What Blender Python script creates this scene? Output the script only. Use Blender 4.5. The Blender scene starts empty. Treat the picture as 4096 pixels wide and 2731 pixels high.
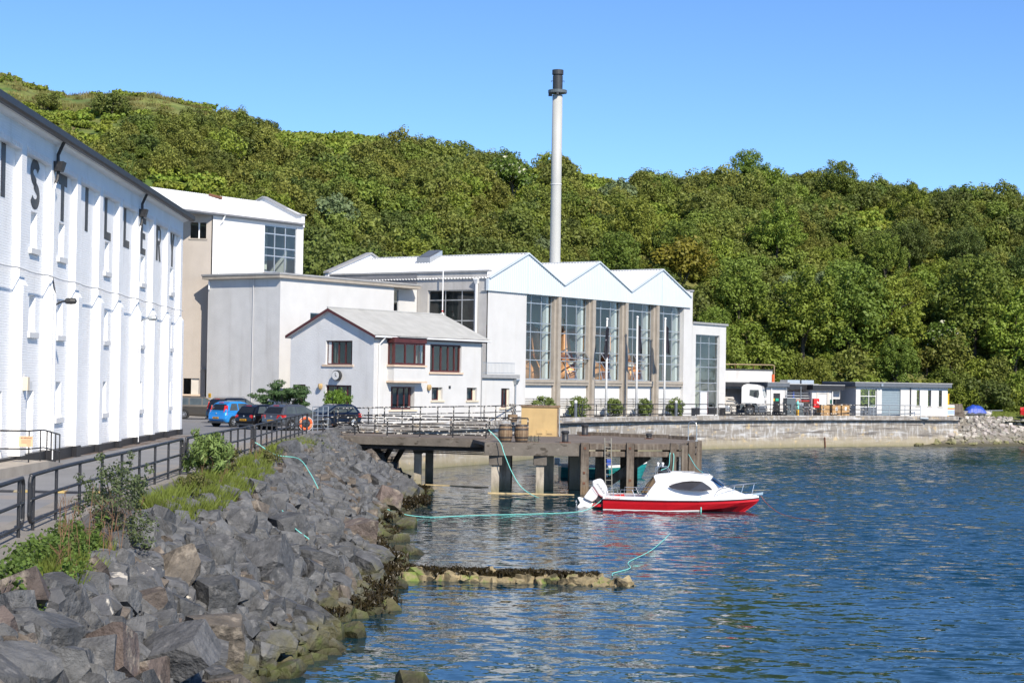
import bpy, bmesh, math, random
import numpy as np
from mathutils import Vector, Matrix, Euler, noise as mnoise
R = math.radians
random.seed(11)
sc = bpy.context.scene
C = sc.collection

# ------------------------------------------------------------------ camera, sky, sun, exposure
cam_d = bpy.data.cameras.new('camera')
cam_d.sensor_width = 36.0
cam_d.lens = 36.0 * 7200 / 4096
cam_d.clip_start = 0.5
cam_d.clip_end = 3000
cam = bpy.data.objects.new('camera', cam_d)
C.objects.link(cam)
PITCH, ROLL = math.atan(154 / 7200), R(0.9)
cam.matrix_world = Matrix.Translation((0, 0, 6.0)) @ Matrix.Rotation(math.pi / 2 + PITCH, 4, 'X') @ Matrix.Rotation(ROLL, 4, 'Z')
sc.camera = cam

SUN_EL = R(39.0)
SUN_AZ = math.atan2(0.45, -0.893)          # measured from +Y towards +X
to_sun = Vector((math.sin(SUN_AZ) * math.cos(SUN_EL), math.cos(SUN_AZ) * math.cos(SUN_EL), math.sin(SUN_EL)))
world = bpy.data.worlds.new('World')
sc.world = world
world.use_nodes = True
wn = world.node_tree
sky = wn.nodes.new('ShaderNodeTexSky')
sky.sky_type = 'NISHITA'
sky.sun_disc = False
sky.sun_elevation = SUN_EL
sky.sun_rotation = SUN_AZ
sky.altitude = 0
sky.air_density = 0.6
sky.dust_density = 0.0
sky.ozone_density = 6.0
hsv = wn.nodes.new('ShaderNodeHueSaturation')           # camera colour rendering, even over the whole sky
hsv.inputs['Saturation'].default_value = 1.05
hsv.inputs['Hue'].default_value = 0.5
wn.links.new(sky.outputs[0], hsv.inputs['Color'])
wn.links.new(hsv.outputs[0], wn.nodes['Background'].inputs[0])
wn.nodes['Background'].inputs[1].default_value = 0.146
sun_d = bpy.data.lights.new('sun', 'SUN')
sun_d.energy = 4.7
sun_d.angle = R(0.53)
sun_d.color = (1.0, 0.915, 0.785)
sun = bpy.data.objects.new('sun', sun_d)
C.objects.link(sun)
sun.rotation_euler = to_sun.to_track_quat('Z', 'Y').to_euler()
sun.location = (30, -60, 60)
sc.view_settings.view_transform = 'Standard'
sc.view_settings.look = 'None'
sc.view_settings.exposure = 0.42
sc.view_settings.gamma = 1.0
sc.view_settings.use_curve_mapping = False
sc.render.engine = 'CYCLES'
sc.cycles.use_denoising = True
sc.cycles.max_bounces = 8
sc.cycles.transparent_max_bounces = 16
sc.cycles.sample_clamp_indirect = 6.0

# ------------------------------------------------------------------ frames
PHI = math.atan(4950 / 7200)
AX = Vector((math.sin(PHI), math.cos(PHI), 0))       # along the distillery fronts
NX = Vector((math.cos(PHI), -math.sin(PHI), 0))      # out of the fronts, towards the sea
ROTD = math.pi / 2 - PHI
QZ = 2.9                                             # quay level, water is z = 0
def sn(s, n, z=QZ):
    return AX * s + NX * n + Vector((0, 0, z))

# ------------------------------------------------------------------ mesh helpers
class MB:
    def __init__(s):
        s.v = []; s.f = []
    def add(s, vs, fs):
        o = len(s.v)
        s.v += [tuple(p) for p in vs]
        s.f += [tuple(i + o for i in f) for f in fs]
        return s
    def box(s, x0, x1, y0, y1, z0, z1):
        return s.add([(x0,y0,z0),(x1,y0,z0),(x1,y1,z0),(x0,y1,z0),(x0,y0,z1),(x1,y0,z1),(x1,y1,z1),(x0,y1,z1)],
                     [(0,3,2,1),(4,5,6,7),(0,1,5,4),(1,2,6,5),(2,3,7,6),(3,0,4,7)])
    def hexa(s, p):
        return s.add(p, [(0,3,2,1),(4,5,6,7),(0,1,5,4),(1,2,6,5),(2,3,7,6),(3,0,4,7)])
    def quad(s, a, b, c, d):
        return s.add([a, b, c, d], [(0, 1, 2, 3)])
    def prism(s, poly, axis, a, b):
        m = {'x': lambda u, w, t: (t, u, w), 'y': lambda u, w, t: (u, t, w), 'z': lambda u, w, t: (u, w, t)}[axis]
        n = len(poly)
        return s.add([m(u, w, a) for u, w in poly] + [m(u, w, b) for u, w in poly],
                     [tuple(range(n - 1, -1, -1)), tuple(range(n, 2 * n))] + [(i, (i + 1) % n, n + (i + 1) % n, n + i) for i in range(n)])
    def bar(s, a, b, w, h, up=(0, 0, 1)):
        a = Vector(a); b = Vector(b); d = (b - a).normalized(); up = Vector(up)
        x = d.cross(up)
        if x.length < 1e-4: x = d.cross(Vector((1, 0, 0)))
        x.normalize(); y = x.cross(d)
        x = x * w / 2; y = y * h / 2
        return s.hexa([a - x - y, a + x - y, b + x - y, b - x - y, a - x + y, a + x + y, b + x + y, b - x + y])
    def tube(s, pts, r, n=6, closed=False):
        pts = [Vector(p) for p in pts]; k = len(pts)
        rr = r if isinstance(r, (list, tuple)) else [r] * k
        vs = []; ref = None
        for i, p in enumerate(pts):
            if closed: d = pts[(i + 1) % k] - pts[i - 1]
            else: d = pts[min(i + 1, k - 1)] - pts[max(i - 1, 0)]
            d.normalize()
            if ref is None:
                ref = d.orthogonal().normalized()
            ref = (ref - d * ref.dot(d))
            if ref.length < 1e-5: ref = d.orthogonal()
            ref.normalize(); q = d.cross(ref)
            for j in range(n):
                t = 2 * math.pi * j / n
                vs.append(p + (ref * math.cos(t) + q * math.sin(t)) * rr[i])
        fs = []
        for i in range(k if closed else k - 1):
            i2 = (i + 1) % k
            for j in range(n):
                j2 = (j + 1) % n
                fs.append((i * n + j, i * n + j2, i2 * n + j2, i2 * n + j))
        if not closed:
            fs.append(tuple(range(n - 1, -1, -1))); fs.append(tuple((k - 1) * n + j for j in range(n)))
        return s.add(vs, fs)
    def lathe(s, prof, n=16, c=(0, 0, 0), axis='z'):
        vs = []
        for rad, h in prof:
            for j in range(n):
                t = 2 * math.pi * j / n
                a, b = rad * math.cos(t), rad * math.sin(t)
                vs.append({'z': (c[0] + a, c[1] + b, c[2] + h), 'y': (c[0] + a, c[1] + h, c[2] + b), 'x': (c[0] + h, c[1] + a, c[2] + b)}[axis])
        k = len(prof)
        fs = [(i * n + j, i * n + (j + 1) % n, (i + 1) * n + (j + 1) % n, (i + 1) * n + j) for i in range(k - 1) for j in range(n)]
        fs.append(tuple(range(n - 1, -1, -1))); fs.append(tuple((k - 1) * n + j for j in range(n)))
        return s.add(vs, fs)
    def grid(s, fn, nu, nv):
        vs = [fn(i / nu, j / nv) for j in range(nv + 1) for i in range(nu + 1)]
        w = nu + 1
        return s.add(vs, [(j * w + i, j * w + i + 1, (j + 1) * w + i + 1, (j + 1) * w + i) for j in range(nv) for i in range(nu)])
    def wall(s, x0, x1, z0, z1, holes=(), y=0.0, d=0.2, m=None):
        """front sheet with openings and their reveals; local u, depth, z -> m()"""
        m = m or (lambda u, t, z: (u, t, z))
        xs = sorted({x0, x1, *[h[0] for h in holes], *[h[1] for h in holes]})
        zs = sorted({z0, z1, *[h[2] for h in holes], *[h[3] for h in holes]})
        for i in range(len(xs) - 1):
            for j in range(len(zs) - 1):
                cx, cz = (xs[i] + xs[i + 1]) / 2, (zs[j] + zs[j + 1]) / 2
                if any(h[0] < cx < h[1] and h[2] < cz < h[3] for h in holes): continue
                s.quad(m(xs[i], y, zs[j]), m(xs[i + 1], y, zs[j]), m(xs[i + 1], y, zs[j + 1]), m(xs[i], y, zs[j + 1]))
        for a, b, c, e in [h[:4] for h in holes]:
            q = [(a, c), (b, c), (b, e), (a, e)]
            for k in range(4):
                (u0, w0), (u1, w1) = q[k], q[(k + 1) % 4]
                s.quad(m(u0, y, w0), m(u1, y, w1), m(u1, y + d, w1), m(u0, y + d, w0))
        return s
    def mesh(s, name, mat=None, smooth=False):
        me = bpy.data.meshes.new(name)
        me.from_pydata(s.v, [], s.f)
        if mat: me.materials.append(mat)
        if smooth: me.shade_smooth()
        me.update()
        return me
    def build(s, name, mat=None, parent=None, smooth=False, loc=None, rot=None, bevel=0.0):
        return obj(name, s.mesh(name, mat, smooth), parent, loc, rot, bevel)

def obj(name, me, parent=None, loc=None, rot=None, bevel=0.0):
    o = bpy.data.objects.new(name, me)
    C.objects.link(o)
    if parent: o.parent = parent
    if loc is not None: o.location = loc
    if rot is not None: o.rotation_euler = rot if isinstance(rot, (tuple, list, Euler)) else (0, 0, rot)
    if bevel:
        b = o.modifiers.new('edge', 'BEVEL'); b.width = bevel; b.segments = 2; b.limit_method = 'ANGLE'; b.angle_limit = R(35)
    return o
def tag(o, label=None, cat=None, group=None, kind=None):
    if label: o['label'] = label
    if cat: o['category'] = cat
    if group: o['group'] = group
    if kind: o['kind'] = kind
    return o
def thing(name, label, cat, loc=(0, 0, 0), rotz=0.0, group=None):
    o = bpy.data.objects.new(name, None)
    o.empty_display_size = 0.3
    C.objects.link(o)
    o.location = loc; o.rotation_euler = (0, 0, rotz)
    return tag(o, label, cat, group)
def copy_tree(o, parent=None):
    c = o.copy(); C.objects.link(c)
    if parent: c.parent = parent
    for ch in [k for k in o.children]:
        copy_tree(ch, c)
    return c
def text(body, size, mat, parent, mw, name='lettering', ext=0.004, align='CENTER', shear=0.0):
    cu = bpy.data.curves.new(name, 'FONT')
    cu.body = body; cu.size = size; cu.extrude = ext; cu.align_x = align; cu.align_y = 'CENTER'; cu.shear = shear; cu.resolution_u = 3
    t = bpy.data.objects.new('tmp_text', cu)
    C.objects.link(t)
    me = bpy.data.meshes.new_from_object(t)
    bpy.data.objects.remove(t)
    me.name = name
    me.materials.clear(); me.materials.append(mat)
    o = bpy.data.objects.new(name, me)
    C.objects.link(o)
    if parent: o.parent = parent
    o.matrix_local = mw
    return o
def face_mat(pos, right, up):
    """matrix that puts local X along right, local Y along up"""
    r = Vector(right).normalized(); u = Vector(up).normalized(); n = r.cross(u)
    return Matrix(((r.x, u.x, n.x, pos[0]), (r.y, u.y, n.y, pos[1]), (r.z, u.z, n.z, pos[2]), (0, 0, 0, 1)))

# ------------------------------------------------------------------ materials
def pm(name, col, rough=0.7, metal=0.0, var=0.12, scale=3.0, bump=0.0, bscale=30.0, layers=(), spec=0.5, coat=0.0, objvar=0.0, geo=False, emit=None):
    """procedural Principled material: noise-varied colour, optional extra layers and bump"""
    m = bpy.data.materials.new(name); m.use_nodes = True
    nt = m.node_tree; N = nt.nodes; L = nt.links
    b = N['Principled BSDF']
    tc = N.new('ShaderNodeTexCoord')
    if geo:
        g = N.new('ShaderNodeNewGeometry'); co = g.outputs['Position']
    else:
        co = tc.outputs['Object']
    def nz(sv, detail=4.0, rough_=0.55):
        mp = N.new('ShaderNodeMapping')
        mp.inputs['Scale'].default_value = sv if isinstance(sv, tuple) else (sv, sv, sv)
        L.new(co, mp.inputs[0])
        t = N.new('ShaderNodeTexNoise'); t.inputs['Scale'].default_value = 1.0
        t.inputs['Detail'].default_value = detail; t.inputs['Roughness'].default_value = rough_
        L.new(mp.outputs[0], t.inputs[0])
        return t.outputs['Fac']
    def ramp(fac, a, c, ca=(0, 0, 0, 1), cc=(1, 1, 1, 1)):
        r = N.new('ShaderNodeValToRGB')
        r.color_ramp.elements[0].position = a; r.color_ramp.elements[1].position = c
        r.color_ramp.elements[0].color = ca; r.color_ramp.elements[1].color = cc
        L.new(fac, r.inputs[0]); return r.outputs[0]
    lo = tuple(max(0, c * (1 - var)) for c in col) + (1,)
    hi = tuple(min(1, c * (1 + var)) for c in col) + (1,)
    cur = ramp(nz(scale), 0.3, 0.7, lo, hi)
    if objvar:
        oi = N.new('ShaderNodeObjectInfo')
        hs = N.new('ShaderNodeHueSaturation')
        mr = N.new('ShaderNodeMapRange'); mr.inputs[3].default_value = 1 - objvar; mr.inputs[4].default_value = 1 + objvar
        L.new(oi.outputs['Random'], mr.inputs[0]); L.new(mr.outputs[0], hs.inputs['Value'])
        mh = N.new('ShaderNodeMapRange'); mh.inputs[3].default_value = 0.5 - objvar * 0.12; mh.inputs[4].default_value = 0.5 + objvar * 0.07
        mu = N.new('ShaderNodeMath'); mu.operation = 'FRACT'; m7 = N.new('ShaderNodeMath'); m7.operation = 'MULTIPLY'; m7.inputs[1].default_value = 7.31
        L.new(oi.outputs['Random'], m7.inputs[0]); L.new(m7.outputs[0], mu.inputs[0]); L.new(mu.outputs[0], mh.inputs[0]); L.new(mh.outputs[0], hs.inputs['Hue'])
        L.new(cur, hs.inputs['Color']); cur = hs.outputs[0]
    for ly in layers:
        kind = ly[0]
        if kind == 'n':      # ('n', colour, scale, lo, hi[, strength])
            f = ramp(nz(ly[2]), ly[3], ly[4])
            st = ly[5] if len(ly) > 5 else 1.0
        else:                # ('z', colour, z_full, z_none, wobble, strength) by height above the water
            g2 = N.new('ShaderNodeNewGeometry'); sp = N.new('ShaderNodeSeparateXYZ'); L.new(g2.outputs['Position'], sp.inputs[0])
            ad = N.new('ShaderNodeMath'); ad.operation = 'MULTIPLY_ADD'
            L.new(nz(ly[6] if len(ly) > 6 else 1.3), ad.inputs[0]); ad.inputs[1].default_value = ly[4]; L.new(sp.outputs['Z'], ad.inputs[2])
            mr2 = N.new('ShaderNodeMapRange'); mr2.inputs[1].default_value = ly[2] + ly[4] / 2; mr2.inputs[2].default_value = ly[3] + ly[4] / 2
            mr2.inputs[3].default_value = 1; mr2.inputs[4].default_value = 0
            L.new(ad.outputs[0], mr2.inputs[0]); f = mr2.outputs[0]
            st = ly[5]
        if st < 1.0:
            mm = N.new('ShaderNodeMath'); mm.operation = 'MULTIPLY'; mm.inputs[1].default_value = st; L.new(f, mm.inputs[0]); f = mm.outputs[0]
        mx = N.new('ShaderNodeMixRGB'); mx.inputs[2].default_value = tuple(ly[1]) + (1,)
        L.new(f, mx.inputs[0]); L.new(cur, mx.inputs[1]); cur = mx.outputs[0]
    L.new(cur, b.inputs['Base Color'])
    b.inputs['Roughness'].default_value = rough
    b.inputs['Metallic'].default_value = metal
    b.inputs['Specular IOR Level'].default_value = spec
    b.inputs['Coat Weight'].default_value = coat
    if emit:
        b.inputs['Emission Color'].default_value = emit[:3] + (1,); b.inputs['Emission Strength'].default_value = emit[3]
    if bump:
        bp = N.new('ShaderNodeBump'); bp.inputs['Strength'].default_value = min(1, bump); bp.inputs['Distance'].default_value = 0.05 if bump <= 1 else 0.05 * bump
        L.new(nz(bscale, 5.0, 0.6), bp.inputs['Height']); L.new(bp.outputs[0], b.inputs['Normal'])
    return m
def brick_mat(name, col, rough=0.6):
    m = pm(name, col, rough, var=0.05, scale=0.6, layers=[('n', (0.62, 0.60, 0.55), (1.5, 1.5, 0.25), 0.58, 0.8, 0.4), ('n', (0.5, 0.47, 0.4), (0.5, 0.5, 0.12), 0.62, 0.75, 0.3)])
    nt = m.node_tree; N = nt.nodes; L = nt.links
    tc = N.new('ShaderNodeTexCoord'); sp = N.new('ShaderNodeSeparateXYZ'); cb = N.new('ShaderNodeCombineXYZ')
    L.new(tc.outputs['Object'], sp.inputs[0])
    ad = N.new('ShaderNodeMath'); L.new(sp.outputs['X'], ad.inputs[0]); L.new(sp.outputs['Y'], ad.inputs[1])
    L.new(ad.outputs[0], cb.inputs[0]); L.new(sp.outputs['Z'], cb.inputs[1])
    bt = N.new('ShaderNodeTexBrick'); L.new(cb.outputs[0], bt.inputs[0])
    bt.inputs['Scale'].default_value = 1.0; bt.inputs['Brick Width'].default_value = 0.24; bt.inputs['Row Height'].default_value = 0.085
    bt.inputs['Mortar Size'].default_value = 0.012; bt.inputs['Mortar Smooth'].default_value = 0.6
    bt.inputs['Color1'].default_value = (1, 1, 1, 1); bt.inputs['Color2'].default_value = (0.55, 0.55, 0.55, 1); bt.inputs['Mortar'].default_value = (0, 0, 0, 1)
    bp = N.new('ShaderNodeBump'); bp.inputs['Strength'].default_value = 0.7; bp.inputs['Distance'].default_value = 0.02
    L.new(bt.outputs['Color'], bp.inputs['Height']); L.new(bp.outputs[0], N['Principled BSDF'].inputs['Normal'])
    return m
def glass_mat(name, tint=(0.55, 0.6, 0.6), ior=1.5, boost=0.0, gloss=(1, 1, 1)):
    m = bpy.data.materials.new(name); m.use_nodes = True
    nt = m.node_tree; N = nt.nodes; L = nt.links
    N.remove(N['Principled BSDF'])
    tr = N.new('ShaderNodeBsdfTransparent'); tr.inputs[0].default_value = tint + (1,)
    gl = N.new('ShaderNodeBsdfGlossy'); gl.inputs['Roughness'].default_value = 0.02; gl.inputs[0].default_value = gloss + (1,)
    fr = N.new('ShaderNodeFresnel'); fr.inputs[0].default_value = ior
    ad = N.new('ShaderNodeMath'); ad.inputs[1].default_value = boost; L.new(fr.outputs[0], ad.inputs[0])
    tc = N.new('ShaderNodeTexCoord'); nz = N.new('ShaderNodeTexNoise'); nz.inputs['Scale'].default_value = 1.1; nz.inputs['Detail'].default_value = 1
    L.new(tc.outputs['Object'], nz.inputs[0])
    bp = N.new('ShaderNodeBump'); bp.inputs['Strength'].default_value = 0.06; bp.inputs['Distance'].default_value = 0.1
    L.new(nz.outputs[0], bp.inputs['Height']); L.new(bp.outputs[0], gl.inputs['Normal'])
    gq = N.new('ShaderNodeNewGeometry'); iv = N.new('ShaderNodeMath'); iv.operation = 'SUBTRACT'; iv.inputs[0].default_value = 1.0; L.new(gq.outputs['Backfacing'], iv.inputs[1])
    fm = N.new('ShaderNodeMath'); fm.operation = 'MULTIPLY'; L.new(ad.outputs[0], fm.inputs[0]); L.new(iv.outputs[0], fm.inputs[1])      # one reflecting face per pane
    mx = N.new('ShaderNodeMixShader'); L.new(fm.outputs[0], mx.inputs[0]); L.new(tr.outputs[0], mx.inputs[1]); L.new(gl.outputs[0], mx.inputs[2])
    L.new(mx.outputs[0], N['Material Output'].inputs[0])
    return m
def leaf_mat(name, col, var=0.25, objvar=0.22, trans=0.22, scale=0.9, fleck=None, rough=0.55):
    m = pm(name, col, rough, var=var, scale=scale, objvar=objvar, spec=0.25, layers=([('n', fleck[0], fleck[1], fleck[2], fleck[2] + 0.03)] if fleck else ()))
    nt = m.node_tree; N = nt.nodes; L = nt.links
    b = N['Principled BSDF']
    src = b.inputs['Base Color'].links[0].from_socket
    tr = N.new('ShaderNodeBsdfTranslucent'); L.new(src, tr.inputs[0])
    mx = N.new('ShaderNodeMixShader'); mx.inputs[0].default_value = trans
    L.new(b.outputs[0], mx.inputs[1]); L.new(tr.outputs[0], mx.inputs[2]); L.new(mx.outputs[0], N['Material Output'].inputs[0])
    return m

M = {}
M['white_brick'] = brick_mat('white_brick', (0.9, 0.9, 0.9))
M['black_slate'] = pm('black_slate', (0.028, 0.027, 0.027), 0.75, var=0.4, scale=2.0, bump=0.3)
M['black_paint'] = pm('black_paint', (0.02, 0.02, 0.023), 0.45, var=0.3)
M['black_metal'] = pm('black_metal', (0.03, 0.03, 0.033), 0.5, var=0.3, scale=8)
M['harl_white'] = pm('harl_white', (0.60, 0.595, 0.585), 0.9, var=0.05, scale=0.7, bump=0.35, bscale=14, layers=[('n', (0.52, 0.50, 0.46), (1.6, 1.6, 0.16), 0.55, 0.8, 0.45)])
M['harl_grey'] = pm('harl_grey', (0.58, 0.575, 0.565), 0.9, var=0.07, scale=0.8, bump=0.4, bscale=14, layers=[('n', (0.36, 0.34, 0.32), (1.3, 1.3, 0.14), 0.55, 0.8, 0.5)])
M['harl_beige'] = pm('harl_beige', (0.43, 0.385, 0.34), 0.9, var=0.06, scale=0.6, bump=0.3, bscale=14, layers=[('n', (0.34, 0.3, 0.26), (1.3, 1.3, 0.2), 0.5, 0.8, 0.4)])
M['painted_white'] = pm('painted_white', (0.68, 0.675, 0.665), 0.75, var=0.03, bump=0.15, bscale=10, layers=[('n', (0.6, 0.58, 0.54), (1.6, 1.6, 0.2), 0.6, 0.85, 0.4)])
M['sheet_white'] = pm('sheet_white', (0.72, 0.73, 0.74), 0.45, var=0.03, scale=0.5, layers=[('n', (0.55, 0.55, 0.53), (1.2, 1.2, 0.5), 0.6, 0.85, 0.35)])
M['sheet_blue_white'] = pm('sheet_blue_white', (0.56, 0.62, 0.66), 0.4, var=0.03, scale=0.4)
M['sheet_grey'] = pm('sheet_grey', (0.40, 0.40, 0.385), 0.6, var=0.09, scale=1.2, layers=[('n', (0.3, 0.3, 0.28), (1.5, 0.2, 0.2), 0.5, 0.8, 0.5)])
M['coping_grey'] = pm('coping_grey', (0.33, 0.33, 0.33), 0.5, var=0.1)
M['lead_grey'] = pm('lead_grey', (0.2, 0.2, 0.21), 0.5, var=0.15, layers=[('n', (0.34, 0.34, 0.35), (0.6, 0.6, 2.5), 0.55, 0.7, 0.6)])
M['concrete'] = pm('concrete', (0.36, 0.32, 0.27), 0.85, var=0.12, scale=1.5, bump=0.3, layers=[('n', (0.22, 0.19, 0.16), (2, 2, 0.4), 0.55, 0.8, 0.6)])
M['concrete_pale'] = pm('concrete_pale', (0.55, 0.52, 0.47), 0.85, var=0.08, scale=1.5, bump=0.2)
M['sill_stone'] = pm('sill_stone', (0.62, 0.48, 0.36), 0.8, var=0.08)
M['cream'] = pm('cream', (0.66, 0.58, 0.45), 0.8, var=0.05)
M['oxblood'] = pm('oxblood', (0.085, 0.022, 0.02), 0.5, var=0.2, scale=3)
M['alu'] = pm('alu', (0.5, 0.52, 0.54), 0.35, 0.6, var=0.06)
M['steel'] = pm('steel', (0.6, 0.62, 0.64), 0.3, 0.9, var=0.06)
M['galv'] = pm('galv', (0.45, 0.48, 0.50), 0.45, 0.7, var=0.15, scale=10)
M['white_paint'] = pm('white_paint', (0.8, 0.8, 0.79), 0.4, var=0.03)
M['glass'] = glass_mat('glass', (0.9, 0.94, 0.94), 1.5, 0.02, (.9, .9, .9))
M['glass_dark'] = glass_mat('glass_dark', (0.6, 0.64, 0.65), 1.5)
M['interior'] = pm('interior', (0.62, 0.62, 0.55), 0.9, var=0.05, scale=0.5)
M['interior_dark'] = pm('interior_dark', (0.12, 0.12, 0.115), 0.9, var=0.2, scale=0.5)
M['copper'] = pm('copper', (0.66, 0.30, 0.13), 0.5, 0.55, var=0.12, scale=1.0)
M['chipped'] = pm('chipped', (0.018, 0.018, 0.02), 0.5, var=0.3, layers=[('n', (0.72, 0.68, 0.6), (4, 4, 4), 0.56, 0.6, 1.0), ('n', (0.2, 0.08, 0.04), (6, 6, 6), 0.64, 0.7, 0.9)])
M['fence_black'] = pm('fence_black', (0.022, 0.022, 0.025), 0.5, var=0.3, layers=[('n', (0.45, 0.44, 0.4), (14, 14, 14), 0.66, 0.69, 1.0)])
M['asphalt'] = pm('asphalt', (0.19, 0.19, 0.195), 0.9, var=0.12, scale=0.35, bump=0.15, bscale=20, geo=True, layers=[('n', (0.27, 0.235, 0.2), (0.12, 0.35, 0.3), 0.56, 0.66, 0.7), ('n', (0.1, 0.1, 0.105), (0.5, 0.15, 1), 0.6, 0.7, 0.6)])
M['pavement'] = pm('pavement', (0.22, 0.2, 0.175), 0.9, var=0.15, scale=0.8, bump=0.2, geo=True)
M['pier_concrete'] = pm('pier_concrete', (0.135, 0.118, 0.1), 0.85, var=0.22, scale=1.2, bump=0.4, bscale=9, geo=True, layers=[('n', (0.3, 0.27, 0.23), (3, 3, 3), 0.62, 0.75, 0.6), ('n', (0.04, 0.03, 0.02), (1.2, 1.2, 3), 0.6, 0.66, 0.8)])
M['pier_column'] = pm('pier_column', (0.42, 0.37, 0.3), 0.85, var=0.18, scale=1.5, bump=0.4, bscale=9, geo=True, layers=[('n', (0.12, 0.1, 0.085), (3, 3, 0.7), 0.5, 0.7, 0.7), ('z', (0.16, 0.15, 0.06), 0.2, 0.7, 0.4, 0.6)])
M['deck'] = pm('deck', (0.16, 0.13, 0.105), 0.9, var=0.2, scale=0.7, bump=0.25, geo=True, layers=[('n', (0.24, 0.22, 0.2), (0.8, 2, 1), 0.55, 0.7, 0.5)])
M['timber'] = pm('timber', (0.115, 0.09, 0.07), 0.85, var=0.3, scale=(5), bump=0.5, bscale=6, geo=True, layers=[('n', (0.22, 0.19, 0.155), (6, 6, 0.5), 0.48, 0.68, 0.8), ('z', (0.2, 0.12, 0.05), 0.3, 1.0, 0.6, 0.5)])
M['sea_wall'] = pm('sea_wall', (0.26, 0.235, 0.205), 0.9, var=0.18, scale=0.8, bump=0.45, bscale=5, geo=True,
    layers=[('n', (0.62, 0.62, 0.61), (3.4, 3.4, 1.0), 0.5, 0.7, 0.65), ('n', (0.72, 0.73, 0.74), (0.4, 0.4, 2.6), 0.54, 0.7, 0.55), ('n', (0.1, 0.09, 0.085), (0.25, 0.25, 4.0), 0.56, 0.64, 0.8),
            ('z', (0.36, 0.31, 0.22), 0.6, 1.1, 1.4, 0.8, 1.0), ('n', (0.62, 0.47, 0.25), (1.2, 1.2, 2.0), 0.6, 0.7, 0.6), ('z', (0.22, 0.2, 0.11), 0.0, 0.5, 0.6, 0.85)])
M['wood_old'] = pm('wood_old', (0.2, 0.13, 0.075), 0.75, var=0.3, scale=(4), bump=0.3, layers=[('n', (0.36, 0.28, 0.18), (12, 12, 1.0), 0.5, 0.7, 0.6)])
M['ochre'] = pm('ochre', (0.50, 0.35, 0.16), 0.7, var=0.1, scale=1.2, layers=[('n', (0.4, 0.28, 0.13), (2.5, 2.5, 0.6), 0.55, 0.8, 0.5)])
M['cardboard'] = pm('cardboard', (0.42, 0.26, 0.12), 0.8, var=0.12)
M['red'] = pm('red', (0.55, 0.02, 0.015), 0.35, var=0.08)
M['boat_red'] = pm('boat_red', (0.56, 0.012, 0.02), 0.25, var=0.08, coat=0.3)
M['gel_white'] = pm('gel_white', (0.82, 0.82, 0.82), 0.25, var=0.02, coat=0.3)
M['teal'] = pm('teal', (0.01, 0.2, 0.2), 0.4, var=0.12)
M['blue'] = pm('blue', (0.02, 0.07, 0.4), 0.5, var=0.15)
M['orange'] = pm('orange', (0.75, 0.12, 0.03), 0.55, var=0.12)
M['green'] = pm('green', (0.01, 0.12, 0.08), 0.5, var=0.1)
M['yellow'] = pm('yellow', (0.75, 0.42, 0.02), 0.5, var=0.1)
M['rope'] = pm('rope', (0.22, 0.66, 0.6), 0.8, var=0.2, scale=20)
M['rope_red'] = pm('rope_red', (0.35, 0.1, 0.05), 0.8, var=0.2, scale=20)
M['rubber'] = pm('rubber', (0.018, 0.018, 0.018), 0.7, var=0.2)
M['dark_plastic'] = pm('dark_plastic', (0.035, 0.037, 0.04), 0.5, var=0.2)
M['rust'] = pm('rust', (0.14, 0.06, 0.035), 0.85, var=0.4, scale=6)
M['slate_grey'] = pm('slate_grey', (0.11, 0.125, 0.15), 0.5, var=0.1)
M['flag'] = pm('flag', (0.012, 0.012, 0.022), 0.7, var=0.3, layers=[('n', (0.5, 0.5, 0.55), (2.2, 2.2, 3.5), 0.66, 0.69, 0.8)])
M['bin_grey'] = pm('bin_grey', (0.09, 0.11, 0.12), 0.5, var=0.1)
# ================================================================== the setting
def lerp_path(pts, y):
    """x (or any column) as a function of y along a polyline [(y, v...)]"""
    if y <= pts[0][0]: return pts[0][1]
    for (a, va), (b, vb) in zip(pts, pts[1:]):
        if y <= b: return va + (vb - va) * (y - a) / (b - a)
    return pts[-1][1]
TOP = [(8, -5.6), (18, -6.3), (24, -6.8), (29, -7.2), (36, -8.0), (43, -8.9), (48, -8.7), (55, -9.0), (65, -9.4), (80, -10.2), (95, -10.1), (104, -9.9), (112, -9.6)]
SHORE_ = [(8, -3.2), (24, -4.2), (30, -4.4), (35.4, -4.85), (38, -4.35), (43.8, -4.0), (46.6, -3.55), (52, -3.6), (55, -3.7), (63, -4.7), (70, -5.0), (76, -5.2), (82, -4.6), (91, -4.5), (99, -5.3), (106, -6.6), (112, -8.4)]
SHORE = [(y, (lambda q_: q_ + .45 * math.sin(y * .9) * math.sin(y * .23 + 1) + .25 * math.sin(y * 2.1))(lerp_path(SHORE_, y))) for y in range(8, 113)]
QUAY = [(-9.6, 112.5), (-7.7, 117.2), (-5.0, 122.2), (-1.4, 129.5), (1.4, 138.0), (4.6, 146.3), (10.3, 155.0), (16.9, 163.0), (22.6, 168.4), (29.2, 174.0), (36.5, 179.0), (44.0, 182.9), (45.6, 183.7)]

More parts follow.
